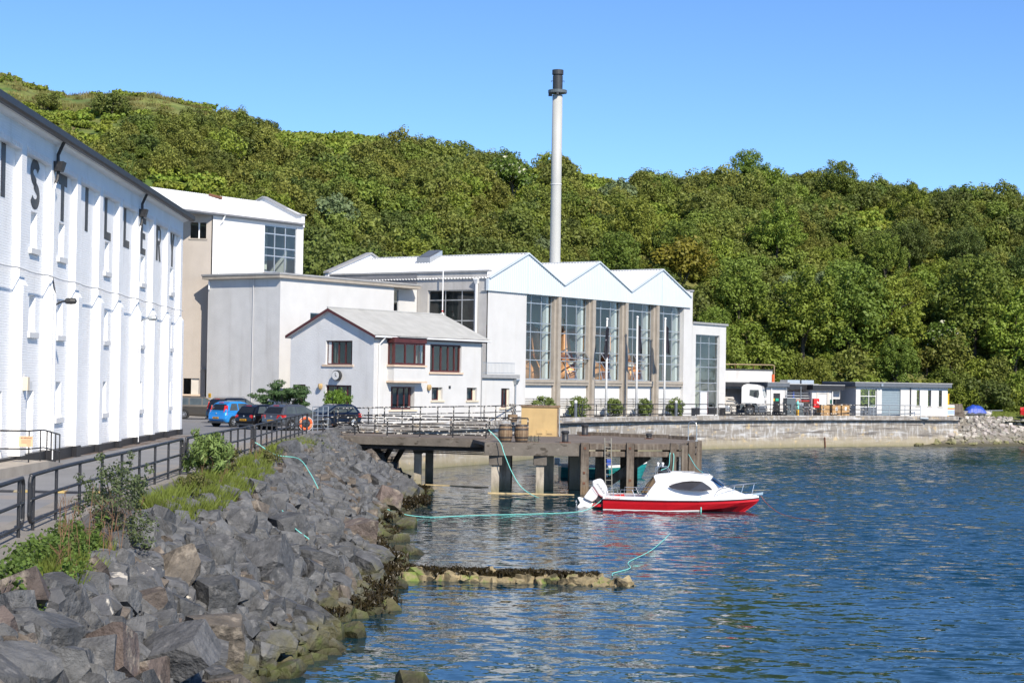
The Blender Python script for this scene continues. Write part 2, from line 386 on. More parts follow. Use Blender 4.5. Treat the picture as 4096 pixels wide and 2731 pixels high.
# ---- water
def water_mat():
    m = bpy.data.materials.new('sea_water'); m.use_nodes = True
    nt = m.node_tree; N = nt.nodes; L = nt.links; b = N['Principled BSDF']
    b.inputs['Base Color'].default_value = (0.002, 0.026, 0.04, 1)
    b.inputs['Roughness'].default_value = 0.025
    b.inputs['IOR'].default_value = 1.34
    b.inputs['Specular IOR Level'].default_value = 0.5
    g = N.new('ShaderNodeNewGeometry')
    # surface slopes straight from layered noise, so that the ripples keep their steepness far away
    def slope(sx, sy, det, rot, kx, ky):
        mp = N.new('ShaderNodeMapping'); mp.inputs['Scale'].default_value = (sx, sy, 1); mp.inputs['Rotation'].default_value = (0, 0, rot)
        L.new(g.outputs['Position'], mp.inputs[0])
        t = N.new('ShaderNodeTexNoise'); t.noise_dimensions = '2D'; t.inputs['Scale'].default_value = 1; t.inputs['Detail'].default_value = det; t.inputs['Roughness'].default_value = 0.5
        t.inputs['Distortion'].default_value = 0.35
        L.new(mp.outputs[0], t.inputs[0])
        v = N.new('ShaderNodeVectorMath'); v.operation = 'SUBTRACT'; v.inputs[1].default_value = (.5, .5, .5); L.new(t.outputs['Color'], v.inputs[0])
        w_ = N.new('ShaderNodeVectorMath'); w_.operation = 'MULTIPLY'; w_.inputs[1].default_value = (kx, ky, 0); L.new(v.outputs[0], w_.inputs[0])
        return w_.outputs[0]
    def vadd(a, c):
        n = N.new('ShaderNodeVectorMath'); n.operation = 'ADD'; L.new(a, n.inputs[0]); L.new(c, n.inputs[1]); return n.outputs[0]
    tot = vadd(vadd(slope(0.95, 1.8, 1.0, 0.2, .20, .40), slope(3.0, 6.0, 1.0, -0.1, .14, .24)), slope(8.0, 15.0, 1.0, 0.08, .08, .13))
    # patches of calmer and livelier water
    mp = N.new('ShaderNodeMapping'); mp.inputs['Scale'].default_value = (.05, .1, 1); L.new(g.outputs['Position'], mp.inputs[0])
    pt = N.new('ShaderNodeTexNoise'); pt.noise_dimensions = '2D'; pt.inputs['Detail'].default_value = 2; pt.inputs['Scale'].default_value = 1; L.new(mp.outputs[0], pt.inputs[0])
    pr = N.new('ShaderNodeMapRange'); L.new(pt.outputs['Fac'], pr.inputs[0])
    pr.inputs[1].default_value = 0.35; pr.inputs[2].default_value = 0.65; pr.inputs[3].default_value = 0.6; pr.inputs[4].default_value = 1.15
    sc_ = N.new('ShaderNodeVectorMath'); sc_.operation = 'SCALE'; L.new(tot, sc_.inputs[0]); L.new(pr.outputs[0], sc_.inputs['Scale'])
    # the lee of the bank and pier is smoother, the open side is ruffled by the breeze
    sp_ = N.new('ShaderNodeSeparateXYZ'); L.new(g.outputs['Position'], sp_.inputs[0])
    ex = N.new('ShaderNodeMath'); ex.operation = 'MULTIPLY_ADD'; L.new(sp_.outputs['Y'], ex.inputs[0]); ex.inputs[1].default_value = .13; L.new(sp_.outputs['X'], ex.inputs[2])
    pa = N.new('ShaderNodeMath'); pa.operation = 'MULTIPLY_ADD'; L.new(pt.outputs['Fac'], pa.inputs[0]); pa.inputs[1].default_value = 9.0; L.new(ex.outputs[0], pa.inputs[2])
    off = N.new('ShaderNodeMapRange'); off.interpolation_type = 'SMOOTHSTEP'; L.new(pa.outputs[0], off.inputs[0]); off.inputs[1].default_value = 10; off.inputs[2].default_value = 31; off.inputs[3].default_value = .55; off.inputs[4].default_value = 1.2
    s2 = N.new('ShaderNodeVectorMath'); s2.operation = 'SCALE'; L.new(sc_.outputs[0], s2.inputs[0]); L.new(off.outputs[0], s2.inputs['Scale'])
    ln = N.new('ShaderNodeMapRange'); ln.interpolation_type = 'SMOOTHSTEP'; L.new(pa.outputs[0], ln.inputs[0]); ln.inputs[1].default_value = 10; ln.inputs[2].default_value = 31; ln.inputs[3].default_value = -.004; ln.inputs[4].default_value = -.10  # added lean of the normals towards the camera, making the water mirror more sky
    lv = N.new('ShaderNodeCombineXYZ'); L.new(ln.outputs[0], lv.inputs[1]); lv.inputs[2].default_value = 1.0
    up = N.new('ShaderNodeVectorMath'); up.operation = 'ADD'; L.new(lv.outputs[0], up.inputs[1]); L.new(s2.outputs[0], up.inputs[0])
    no = N.new('ShaderNodeVectorMath'); no.operation = 'NORMALIZE'; L.new(up.outputs[0], no.inputs[0])
    L.new(no.outputs[0], b.inputs['Normal'])
    return m
M['water'] = water_mat()
w = MB()
w.quad((-60, -60, 0), (700, -60, 0), (700, 900, 0), (-60, 900, 0))
tag(w.build('water', M['water']), kind='structure')
bed = MB(); bed.quad((-60, -60, -2.5), (700, -60, -2.5), (700, 900, -2.5), (-60, 900, -2.5))
M['seabed'] = pm('seabed', (0.05, 0.06, 0.04), 0.9, var=0.3, scale=0.3, geo=True)
tag(bed.build('seabed', M['seabed']), kind='structure')

# ---- quay and road surface
g = MB()
top = [(lerp_path(TOP, y) - (0.9 if y < 60 else 0.7), y) for y in (0, 8, 18, 24, 29, 36, 43, 50, 58, 66, 80, 95, 104, 112)]
poly = top + QUAY + [(46.4, 187.5), (60, 199), (62, 205), (40, 205), (0, 190), (-40, 160), (-70, 150), (-70, 0)]
g.prism(poly, 'z', 1.2, QZ)
tag(g.build('quay_ground', M['asphalt']), kind='structure')
# strip of concrete path along the railing
pv = MB()
ys = [0, 12, 20, 28, 36, 44, 52, 60, 68, 76, 84, 92, 98]
vv = []
for y in ys:
    x = lerp_path(TOP, y) - (0.9 if y < 60 else 0.7)
    vv += [(x + 0.02, y, QZ + 0.012), (x - 1.25, y, QZ + 0.012), (x + 0.02, y, QZ - 0.3), (x - 1.25, y, QZ + 0.002)]
for i in range(len(ys) - 1):
    a = i * 4
    pv.f += [(a, a + 4, a + 5, a + 1), (a, a + 2, a + 6, a + 4)]
pv.v = vv
tag(pv.build('footpath', M['pavement']), kind='structure')

# road details: speed hump with yellow blocks, worn yellow line along the warehouse
M['line_yellow'] = pm('line_yellow', (0.45, 0.33, 0.12), .85, var=.2, scale=2, geo=True, layers=[('n', (0.2, 0.19, 0.17), 1.5, .5, .6, .8)])
hump = MB()
hump.prism([(-.25, 0), (-.12, .05), (.12, .05), (.25, 0)], 'x', -5.6, 0)
hmp = tag(hump.build('speed_hump', M['black_paint'], None, loc=(-10.4, 46.6, QZ + .004), rot=(0, 0, R(-3))), 'low black rubber speed hump with yellow blocks across the road', 'speed hump')
for i in range(6):
    q = MB(); q.prism([(-.24, .006), (-.12, .056), (.12, .056), (.24, .006)], 'x', -.5 - i * .95, -.1 - i * .95); q.build('yellow_block', M['line_yellow'], hmp)
yl = MB(); yl.hexa([(-14.75, 60, QZ), (-14.63, 60, QZ), (-15.75, 86, QZ), (-15.87, 86, QZ), (-14.75, 60, QZ + .006), (-14.63, 60, QZ + .006), (-15.75, 86, QZ + .006), (-15.87, 86, QZ + .006)])
tag(yl.build('road_marking', M['line_yellow']), kind='structure')
dirt = MB(); dirt.hexa([(-17.2, 50, QZ), (-15.95, 50, QZ), (-16.1, 92, QZ), (-17.1, 92, QZ), (-17.2, 50, QZ + .004), (-15.95, 50, QZ + .004), (-16.1, 92, QZ + .004), (-17.1, 92, QZ + .004)])
M['kerb_dirt'] = pm('kerb_dirt', (0.12, 0.09, 0.07), .95, var=.4, scale=1.0, geo=True, layers=[('n', (0.19, 0.18, 0.175), .8, .48, .6, .9), ('n', (0.2, 0.09, 0.04), 2.5, .6, .68, .7)])
tag(dirt.build('pavement', M['kerb_dirt']), kind='structure')

# ---- hill
SKY = [(-0.42, 0.185), (-0.30, 0.166), (-0.284, 0.1655), (-0.27, 0.160), (-0.252, 0.1555), (-0.24, 0.1555), (-0.218, 0.157), (-0.204, 0.1565), (-0.187, 0.153), (-0.163, 0.1495),
       (-0.158, 0.141), (-0.139, 0.144), (-0.12, 0.143), (-0.10, 0.1435), (-0.076, 0.1415), (-0.07, 0.137), (-0.061, 0.1345), (-0.042, 0.133), (-0.018, 0.129), (0.006, 0.1255),
       (0.02, 0.124), (0.037, 0.123), (0.054, 0.119), (0.078, 0.1165), (0.093, 0.1155), (0.115, 0.119), (0.131, 0.1195), (0.163, 0.1195), (0.187, 0.117), (0.2, 0.1165), (0.224, 0.1115), (0.248, 0.111), (0.284, 0.1085), (0.35, 0.103), (0.45, 0.09)]
def sky_el(u): return lerp_path(SKY, u)
BASE = [(-0.45, 128), (-0.28, 138), (-0.2, 150), (-0.12, 160), (-0.05, 163), (0.05, 180), (0.12, 191), (0.2, 197), (0.26, 198), (0.33, 200), (0.45, 205)]
RIDGE = [(-0.45, 330), (-0.284, 322), (-0.2, 312), (-0.14, 285), (0.0, 275), (0.1, 272), (0.284, 268), (0.45, 265)]
def hill_z(u, y):
    yb, yr = lerp_path(BASE, u), lerp_path(RIDGE, u)
    cover = 3.0 if u > -0.158 else 0.3 if u < -.17 else .3 + 2.7 * (u + .17) / .012
    zr = 6.0 + sky_el(u) * yr - cover
    t = (y - yb) / (yr - yb)
    if t <= 0: return 2.5 + 0.4 * max(-0.5, t)
    if t <= 1:
        k = t ** 0.92
        z = 2.6 + (zr - 2.6) * (k + 0.10 * math.sin(math.pi * t))
    else:
        z = zr - (t - 1) * 5.0 + (0.0)
    x = u * y
    z += (mnoise.noise(Vector((x * 0.045, y * 0.045, 0))) * 1.6 + mnoise.noise(Vector((x * 0.13, y * 0.13, 5))) * 0.5) * min(1, max(0, t) * 4) * max(0.15, min(1, (1.0 - t) * 5))
    return z
def hill_at(x, y): return hill_z(x / y, y)
hb = MB()
us = np.linspace(-0.45, 0.45, 181); ts = np.concatenate([np.linspace(-0.12, 1.0, 60), np.linspace(1.05, 2.6, 12)])
for t in ts:
    for u in us:
        yb, yr = lerp_path(BASE, u), lerp_path(RIDGE, u)
        y = yb + (yr - yb) * t
        hb.v.append((u * y, y, hill_z(u, y)))
nw = len(us)
hb.f = [(j * nw + i, j * nw + i + 1, (j + 1) * nw + i + 1, (j + 1) * nw + i) for j in range(len(ts) - 1) for i in range(nw - 1)]
M['hill'] = pm('hill_grass', (0.15, 0.175, 0.04), 0.95, var=0.35, scale=0.35, bump=0.8, bscale=1.6, geo=True,
               layers=[('n', (0.2, 0.17, 0.07), 0.06, 0.5, 0.66, 0.75), ('n', (0.06, 0.12, 0.02), 0.16, 0.52, 0.62, 0.8), ('n', (0.16, 0.105, 0.06), 0.5, 0.66, 0.72, 0.6)])
tag(hb.build('hillside', M['hill'], smooth=True), kind='structure')

# ---- sea wall
sw = thing('sea_wall', 'stained concrete sea wall streaked white below the distillery quay', 'wall')
def offset_path(pts, d):
    out = []
    for i, p in enumerate(pts):
        a = Vector(pts[max(i - 1, 0)]); b = Vector(pts[min(i + 1, len(pts) - 1)])
        t = (b - a).normalized(); out.append((p[0] + t.y * d, p[1] - t.x * d))
    return out
def ribbon(mb, path, prof):
    """sweep a profile [(offset to sea, z)] along the quay path"""
    k = len(prof)
    rows = [offset_path(path, o) for o, z in prof]
    base = len(mb.v)
    for i in range(len(path)):
        for j in range(k): mb.v.append((rows[j][i][0], rows[j][i][1], prof[j][1]))
    for i in range(len(path) - 1):
        for j in range(k - 1):
            a = base + i * k + j; mb.f.append((a, a + k, a + k + 1, a + 1))
fine = []
for (a, b) in zip(QUAY, QUAY[1:]):
    for i in range(6): fine.append((a[0] + (b[0] - a[0]) * i / 6, a[1] + (b[1] - a[1]) * i / 6))
fine.append(QUAY[-1])
q = MB(); ribbon(q, fine, [(0.03, QZ - 0.42), (0.05, 1.0), (0.12, 0.85), (0.2, -1.0)])
q.build('face', M['sea_wall'], sw)
q = MB(); ribbon(q, fine, [(-0.55, QZ + 0.004), (-0.5, QZ + 0.13), (0.1, QZ + 0.13), (0.14, QZ + 0.05), (0.14, QZ - 0.22), (0.26, QZ - 0.26), (0.26, QZ - 0.40), (0.03, QZ - 0.45)])
q.build('coping', M['sea_wall'], sw)
q = MB(); q.tube([(p[0], p[1], QZ - 0.33) for p in offset_path(fine, 0.31)[20:]], 0.045, 6); q.build('pipe', M['black_metal'], sw)
for i in (0.755,):
    k = int(len(fine) * i); p = offset_path(fine, 0.25)[k]
    q = MB(); q.bar((p[0], p[1], -0.4), (p[0] - 0.1, p[1], 0.95), 0.16, 0.1); q.build('rusty_chute', M['rust'], sw)
p = offset_path(fine, 0.35)[-9]
q = MB(); q.tube([(p[0] - 0.45, p[1], QZ - 0.1), (p[0] + 0.35, p[1] - 0.1, QZ - 0.12)], 0.15, 12); q.build('outfall', M['galv'], sw)

# ---- embankment
def bank_z(t): return 2.75 - 2.75 * (t ** 1.15) if t >= 0 else 2.75
emb = MB()
ey = np.arange(6, 113, 1.0); et = np.linspace(-0.25, 1.35, 17)
for y in ey:
    a, b = lerp_path(TOP, y), lerp_path(SHORE, y)
    for t in et:
        z = bank_z(t) if t <= 1 else -(t - 1) * 4
        if t < 0: z = 2.75 + 0.12 * (t / -0.25)
        emb.v.append((a + (b - a) * t, y, z - 0.12 + 0.1 * mnoise.noise(Vector((t * 6, y * 1.2, 3)))))
k = len(et)
emb.f = [(j * k + i, j * k + i + 1, (j + 1) * k + i + 1, (j + 1) * k + i) for j in range(len(ey) - 1) for i in range(k - 1)]
M['rubble'] = pm('rubble_ground', (0.1, 0.09, 0.08), 0.95, var=0.4, scale=3, bump=0.8, bscale=6, geo=True, layers=[('z', (0.03, 0.028, 0.015), 0.3, 0.9, 0.4, 0.9)])
bank = tag(emb.build('rock_embankment', M['rubble'], smooth=True), kind='structure')

def rock_mesh(seed, flat=0.6, cuts=9):
    """a block split from slate: a box trimmed by random planes"""
    rnd = random.Random(seed)
    bm = bmesh.new()
    bmesh.ops.create_cube(bm, size=1.0)
    for v in bm.verts: v.co = Vector((v.co.x * 1.35, v.co.y * 1.0, v.co.z * flat * 1.5)) + Vector([rnd.uniform(-.12, .12) for _ in range(3)])
    for i in range(cuts):
        n = Vector((rnd.gauss(0, 1), rnd.gauss(0, 1), rnd.gauss(0, .8))).normalized()
        ext = abs(n.x) * .675 + abs(n.y) * .5 + abs(n.z) * flat * .75
        p = n * ext * rnd.uniform(.55, .82)
        r_ = bmesh.ops.bisect_plane(bm, geom=bm.verts[:] + bm.edges[:] + bm.faces[:], plane_co=p, plane_no=n, clear_outer=True)
        ed = [g_ for g_ in r_['geom_cut'] if isinstance(g_, bmesh.types.BMEdge)]
        if ed: bmesh.ops.holes_fill(bm, edges=ed, sides=0)
    bmesh.ops.remove_doubles(bm, verts=bm.verts, dist=.02)
    me = bpy.data.meshes.new('rock')
    bm.to_mesh(me); bm.free()
    return me
WET = [('z', (0.125, 0.115, 0.04), 0.25, 0.7, 1.8, 0.7, 1.9), ('z', (0.11, 0.15, 0.02), 0.0, 0.3, 1.5, 0.65, 3.1), ('z', (0.03, 0.025, 0.012), 0.05, 0.4, 0.9, 0.9, 1.1)]
M['rock_slate'] = pm('rock_slate', (0.086, 0.087, 0.089), 0.7, var=0.4, scale=2.6, bump=1.8, bscale=6, geo=True, objvar=0.3, spec=0.4, layers=[('n', (0.2, 0.195, 0.19), 5.0, 0.58, 0.68, 0.6)] + WET)
M['rock_brown'] = pm('rock_brown', (0.115, 0.095, 0.078), 0.8, var=0.4, scale=2.6, bump=1.8, bscale=6, geo=True, objvar=0.25, layers=[('n', (0.34, 0.29, 0.23), 3.0, 0.56, 0.66, 0.6)] + WET)
M['rock_guano'] = pm('rock_guano', (0.12, 0.12, 0.125), 0.8, var=0.3, scale=1.2, bump=1.5, bscale=3.2, geo=True, objvar=0.2, layers=[('n', (0.62, 0.57, 0.48), 2.6, 0.58, 0.63, 0.9)] + WET)
M['rock_tan'] = pm('rock_tan', (0.27, 0.215, 0.12), 0.85, var=0.3, scale=2.5, bump=0.9, bscale=7, geo=True, layers=[('n', (0.14, 0.2, 0.03), 1.6, 0.52, 0.6, 0.9), ('n', (0.03, 0.025, 0.012), 1.1, 0.56, 0.62, 0.9)])
M['rock_pale'] = pm('rock_pale', (0.4, 0.37, 0.33), 0.85, var=0.3, scale=1.0, bump=0.6, bscale=4, geo=True, objvar=0.4, layers=[('z', (0.2, 0.19, 0.06), 0.4, 1.1, 0.8, 0.8, 1.0), ('z', (0.04, 0.035, 0.02), 0.05, 0.35, 0.4, 0.9)])
rock_vars = {}
for mn in ('rock_slate', 'rock_brown', 'rock_guano'):
    rock_vars[mn] = []
    for i in range(9 if mn == 'rock_slate' else 4):
        me = rock_mesh(100 + i + (40 if mn == 'rock_brown' else 80 if mn == 'rock_guano' else 0), 0.42 + 0.08 * (i % 4), 9 + i % 5)
        me.materials.append(M[mn]); rock_vars[mn].append(me)
rr = random.Random(5)
rocks = []      # (x, y, z, size, importance)
cells = {}
def try_rock(x, y, z, s, over=0.7):
    c0 = (int(x // 1.5), int(y // 1.5))
    for i in (-1, 0, 1):
        for j in (-1, 0, 1):
            for (a, b, c, t) in cells.get((c0[0] + i, c0[1] + j), ()):
                if (a - x) ** 2 + (b - y) ** 2 + (c - z) ** 2 < ((s + t) * over) ** 2: return False
    cells.setdefault(c0, []).append((x, y, z, s)); rocks.append((x, y, z, s)); return True
heroes = [(-5.35, 32.6, 1.2, 0.8), (-6.75, 36.2, 2.0, 0.6), (-7.0, 33.6, 2.0, 0.5), (-5.9, 36.3, 1.6, 0.5), (-5.9, 44.6, 1.5, 0.75), (-6.2, 50.5, 1.75, 0.6), (-5.1, 47.8, 0.95, 0.7), (-4.9, 60.5, 0.75, 0.8),
          (-5.3, 79.0, 0.5, 0.8), (-5.0, 85.5, 0.5, 0.75), (-4.3, 41.5, 0.35, 0.6), (-4.9, 37.0, 0.5, 0.6), (-5.3, 28.6, 1.5, 0.65), (-4.2, 55.2, 0.3, 0.6), (-4.4, 36.2, 0.1, 0.4), (-3.7, 62.6, 0.02, 0.42), (-3.25, 61.7, -0.03, 0.45), (-3.6, 41.9, 0.03, 0.4), (-1.85, 35.2, -0.08, 0.42), (-4.0, 66.5, 0.0, 0.5), (-4.1, 72.5, 0.0, 0.45)]
for h in heroes: try_rock(h[0], h[1], h[2], h[3] * .8, over=0.3)
for smin, smax, n in ((0.3, 0.42, 170), (0.2, 0.3, 2200), (0.13, 0.2, 8000), (0.075, 0.13, 9000)):
    for _ in range(n):
        y = 20 + 88 * rr.random() ** 1.25
        if y > 70 and smin > 0.4 and rr.random() < 0.75: continue
        t = rr.uniform(0.02, 1.12)
        if y > 88: t = rr.uniform(-0.05, 1.1)
        elif t < (0.2 if 43 < y < 66 else 0.1) and rr.random() < 0.75: continue
        x = lerp_path(TOP, y) * (1 - t) + lerp_path(SHORE, y) * t + rr.uniform(-0.1, 0.1)
        s = rr.uniform(smin, smax)
        if smax < 0.15 and y > 62: continue
        try_rock(x, y, bank_z(min(t, 1.1)) - 0.05 + rr.uniform(-0.1, 0.3) * s * 2, s)
def rock_style(i, x, y, z):
    q_ = rr.random()
    return 'rock_brown' if q_ < 0.12 else 'rock_guano' if q_ < 0.19 else 'rock_slate'
order = sorted(range(len(rocks)), key=lambda i: -(rocks[i][3] / math.hypot(rocks[i][0], rocks[i][1])) * (1.0 if rocks[i][2] > -0.2 else 0.1))
single = set(order[:300])
rest = MB(); rest_mats = []
rest_b = MB()
for i, (x, y, z, s) in enumerate(rocks):
    mn = rock_style(i, x, y, z)
    me = rr.choice(rock_vars[mn])
    e = Euler((rr.uniform(-0.45, 0.45), 0.25 + rr.uniform(-0.5, 0.5), rr.uniform(0, 6.28)))
    sv = (s * rr.uniform(1.6, 2.2), s * rr.uniform(1.5, 2.0), s * rr.uniform(1.5, 2.3))
    if i in single:
        o = bpy.data.objects.new('rock', me); C.objects.link(o); o.parent = bank
        o.location = (x, y, z); o.rotation_euler = e; o.scale = sv
    else:
        mt = Matrix.LocRotScale(Vector((x, y, z)), e, Vector(sv))
        (rest_b if mn == 'rock_brown' else rest).add([mt @ v.co for v in me.vertices], [tuple(p.vertices) for p in me.polygons])
tag(rest.build('rock_rubble', M['rock_slate'], bank), kind='stuff')
tag(rest_b.build('brown_rubble', M['rock_brown'], bank), kind='stuff')

# ---- low spit of barnacled stones running out into the water
sp = thing('stone_groyne', 'low barnacled stone spit with green weed reaching out into the water', 'groyne', (-3.6, 53.5, 0))
gr = random.Random(3)
tan_vars = []
for i in range(6):
    me = rock_mesh(300 + i, 0.6, 14); me.materials.append(M['rock_tan']); tan_vars.append(me)
nst = 120
for i in range(nst):
    t = ((i % 60) + gr.random()) / 60
    x = -0.5 + 7.8 * t
    o = bpy.data.objects.new('stone', gr.choice(tan_vars)); C.objects.link(o); o.parent = sp
    s = (0.23 - 0.07 * t) * gr.uniform(0.55, 1.45)
    o.location = (x, 0.2 * math.sin(t * 5) + gr.uniform(-0.38, 0.42) + 0.6 * (1 - t), gr.uniform(-0.08, 0.1) - .04 * t)
    o.rotation_euler = (gr.uniform(-0.5, 0.5), gr.uniform(-0.5, 0.5), gr.uniform(0, 6.28)); o.scale = (s * 1.9, s * 1.7, s * 1.5)

# ---- right-hand shore: stones and turf beyond the end of the sea wall
sh = MB()
def shore_r(u, v):
    x = 40.6 + 34 * u
    yw = 180.4 + 0.50 * (x - 40.6) + 0.5 * math.sin(x * 0.5)
    y = yw - 1.0 + 9.5 * v
    z = -0.3 + 3.1 * min(1, v / 0.62) ** 0.9 + 0.25 * max(0, v - 0.62)
    z *= min(1, max(.15, (x - 40.8) / 3.5)) if z > 0 else 1
    return (x, y, z + 0.1 * mnoise.noise(Vector((x, y, 0))))
sh.grid(shore_r, 60, 18)
M['shingle'] = pm('shingle', (0.2, 0.18, 0.15), 0.95, var=0.4, scale=4, bump=0.8, bscale=8, geo=True, layers=[('z', (0.06, 0.055, 0.03), 0.2, 0.6, 0.4, 0.9)])
shore = tag(sh.build('stony_shore', M['shingle'], smooth=True), kind='structure')
pale_vars = []
for i in range(6):
    me = rock_mesh(400 + i, 0.6, 9); me.materials.append(M['rock_pale']); pale_vars.append(me)
restp = MB(); cnt = 0
for i in range(900):
    u, v = gr.random() ** 1.2, gr.uniform(0.08, 0.66)
    x, y, z = shore_r(u, v)
    if x < 43.4 and v > 0.12 + .1 * max(0, x - 41): continue
    s = gr.uniform(0.12, 0.3) * (1.5 if (x < 47 and gr.random() < 0.3) else 1.0)
    e = Euler((gr.uniform(-0.5, 0.5), gr.uniform(-0.5, 0.5), gr.uniform(0, 6.28))); sv = Vector((s * 1.6, s * 1.4, s * 1.3))
    if x < 56 and cnt < 200 and s > 0.17:
        o = bpy.data.objects.new('stone', gr.choice(pale_vars)); C.objects.link(o); o.parent = shore; cnt += 1
        o.location = (x, y, z + 0.05); o.rotation_euler = e; o.scale = sv
    else:
        me = gr.choice(pale_vars); mt = Matrix.LocRotScale(Vector((x, y, z + 0.05)), e, sv)
        restp.add([mt @ vv_.co for vv_ in me.vertices], [tuple(p.vertices) for p in me.polygons])
tag(restp.build('pebbles', M['rock_pale'], shore), kind='stuff')
tf = MB()
tf.grid(lambda u, v: (44.5 + 34 * u, 189.2 + 0.28 * 34 * u + 7.5 * v, 2.93 + 0.25 * v + 0.12 * mnoise.noise(Vector((u * 9, v * 4, 1))) + (0 if v > 0.05 else -0.25)), 40, 8)
M['turf'] = pm('turf', (0.14, 0.17, 0.04), 0.95, var=0.3, scale=0.8, bump=0.7, bscale=6, geo=True, layers=[('n', (0.24, 0.2, 0.1), 0.5, 0.5, 0.65, 0.6)])
tag(tf.build('shore_turf', M['turf'], smooth=True), kind='structure')
# ================================================================== buildings
pane_cache = {}
def pane_mesh(w, h, mat, axis='x'):
    key = (round(w, 2), round(h, 2), mat.name, axis)
    if key not in pane_cache:
        b = MB()
        if axis == 'x': b.box(0, w, -0.004, 0.004, 0, h)
        else: b.box(-0.004, 0.004, 0, w, 0, h)
        pane_cache[key] = b.mesh('pane', mat)
    return pane_cache[key]
def window(parent, xs, zs, y, fmat, gmat, fw=0.06, fd=0.06, side=False, skip=(), name='window', sub='pane'):
    """frame bars on a grid of xs (sideways) and zs; one pane object in every cell.  side: lies in the x = y plane"""
    f = MB()
    m = (lambda u0, u1, z0, z1, d=fd: f.box(y - d / 2, y + d / 2, u0, u1, z0, z1)) if side else (lambda u0, u1, z0, z1, d=fd: f.box(u0, u1, y - d / 2, y + d / 2, z0, z1))
    h = fw / 2
    for i, x in enumerate(xs):
        a = x if i == 0 else x - h if i < len(xs) - 1 else x - fw
        m(a, a + fw, zs[0], zs[-1])
    for j, z in enumerate(zs):
        a = z if j == 0 else z - h if j < len(zs) - 1 else z - fw
        for i in range(len(xs) - 1):
            u0 = xs[i] + (fw if i == 0 else h); u1 = xs[i + 1] - (fw if i == len(xs) - 2 else h)
            m(u0, u1, a, a + fw, fd * 0.94)
    fr = f.build(name, fmat, parent)
    for i in range(len(xs) - 1):
        for j in range(len(zs) - 1):
            if (i, j) in skip: continue
            u0 = xs[i] + (fw if i == 0 else h) - 0.005; u1 = xs[i + 1] - (fw if i == len(xs) - 2 else h) + 0.005
            z0 = zs[j] + (fw if j == 0 else h) - 0.005; z1 = zs[j + 1] - (fw if j == len(zs) - 2 else h) + 0.005
            me = pane_mesh(u1 - u0, z1 - z0, gmat, 'y' if side else 'x')
            obj(sub, me, fr, (y, u0, z0) if side else (u0, y, z0))
    return fr
def corrugated(mb, a, b, c, d, pitch=0.25, depth=0.045):
    """corrugated sheet a-b along the eave, d-c along the ridge; ribs run a->d"""
    a, b, c, d = map(Vector, (a, b, c, d))
    n = (b - a).cross(d - a).normalized()
    k = max(2, int((b - a).length / pitch)) * 4
    base = len(mb.v)
    for i in range(k + 1):
        t = i / k; h = depth if i % 4 in (1, 2) else 0.0
        mb.v.append(tuple(a.lerp(b, t) + n * h)); mb.v.append(tuple(d.lerp(c, t) + n * h))
    mb.f += [(base + 2 * i, base + 2 * i + 2, base + 2 * i + 3, base + 2 * i + 1) for i in range(k)]
def downpipe(parent, pts, r=0.055, mat=None, hopper=None, name='downpipe'):
    b = MB(); b.tube(pts, r, 8); o = b.build(name, mat or M['white_paint'], parent)
    if hopper:
        x, y, z = hopper
        h = MB(); h.hexa([(x - .1, y - .1, z - .3), (x + .1, y - .1, z - .3), (x + .1, y + .1, z - .3), (x - .1, y + .1, z - .3), (x - .2, y - .2, z), (x + .2, y - .2, z), (x + .2, y + .15, z), (x - .2, y + .15, z)])
        h.box(x - .22, x + .22, y - .22, y + .16, z, z + .12); h.build('hopper', mat or M['white_paint'], o)
    return o

# ------------------------------------------------------------------ warehouse with the big letters
WD = Vector((-0.038, 1, 0)).normalized()
wh = thing('warehouse', 'long white painted brick warehouse with tall black lettering and black eaves', 'building', (-17.07, 92.98, QZ), math.atan2(WD.y, WD.x))
Z = lambda z: z - QZ
BAY, PW, REC = 4.4, 0.7, 0.35
NB = 11                         # bays
b = MB()
# recessed panels, every bay its own sheet with blind window recesses
bays = []
for k in range(NB):
    x0, x1 = -BAY * (k + 1) + PW, -BAY * k
    bays.append((x0, x1, 'YRELLITSIDX'[k], k in (0, 2, 4, 6, 7, 9)))
win_holes = {}
for k, (x0, x1, ch, w_) in enumerate(bays):
    cx = (x0 + x1) / 2 + 0.3
    hs = []
    if w_:
        hs = [(cx - 0.45, cx + 0.45, Z(10.17), Z(11.40)), (cx - 0.45, cx + 0.45, Z(7.35), Z(8.61))]
        hs.append((cx - 0.45, cx + 0.45, Z(3.0), Z(5.40)) if k in (7, 8) else (cx - 0.45, cx + 0.45, Z(4.39), Z(5.68)))
    elif k == 8: hs = [(cx - 0.5, cx + 0.5, Z(3.0), Z(5.40))]
    win_holes[k] = hs
    b.wall(x0, x1, 0, Z(13.45), hs, y=REC, d=0.24)
b.wall(-BAY * NB, 0.7, Z(13.35), Z(14.2), y=0.13)
b.quad((-BAY * NB, 0.13, Z(13.35)), (0.7, 0.13, Z(13.35)), (0.7, REC + 0.05, Z(13.35)), (-BAY * NB, REC + 0.05, Z(13.35)))
b.quad((0.7, 0.13, 0), (0.7, 14, 0), (0.7, 14, Z(14.2)), (0.7, 0.13, Z(14.2)))
b.add([(0.7, 0.13, Z(14.2)), (0.7, 14, Z(14.2)), (0.7, 7, Z(18))], [(0, 1, 2)])
b.quad((-BAY * NB, 0.13, 0), (-BAY * NB, 14, 0), (-BAY * NB, 14, Z(14.2)), (-BAY * NB, 0.13, Z(14.2)))
b.add([(-BAY * NB, 0.13, Z(14.2)), (-BAY * NB, 14, Z(14.2)), (-BAY * NB, 7, Z(18))], [(0, 1, 2)])
b.quad((-BAY * NB, 14, 0), (0.7, 14, 0), (0.7, 14, Z(14.2)), (-BAY * NB, 14, Z(14.2)))
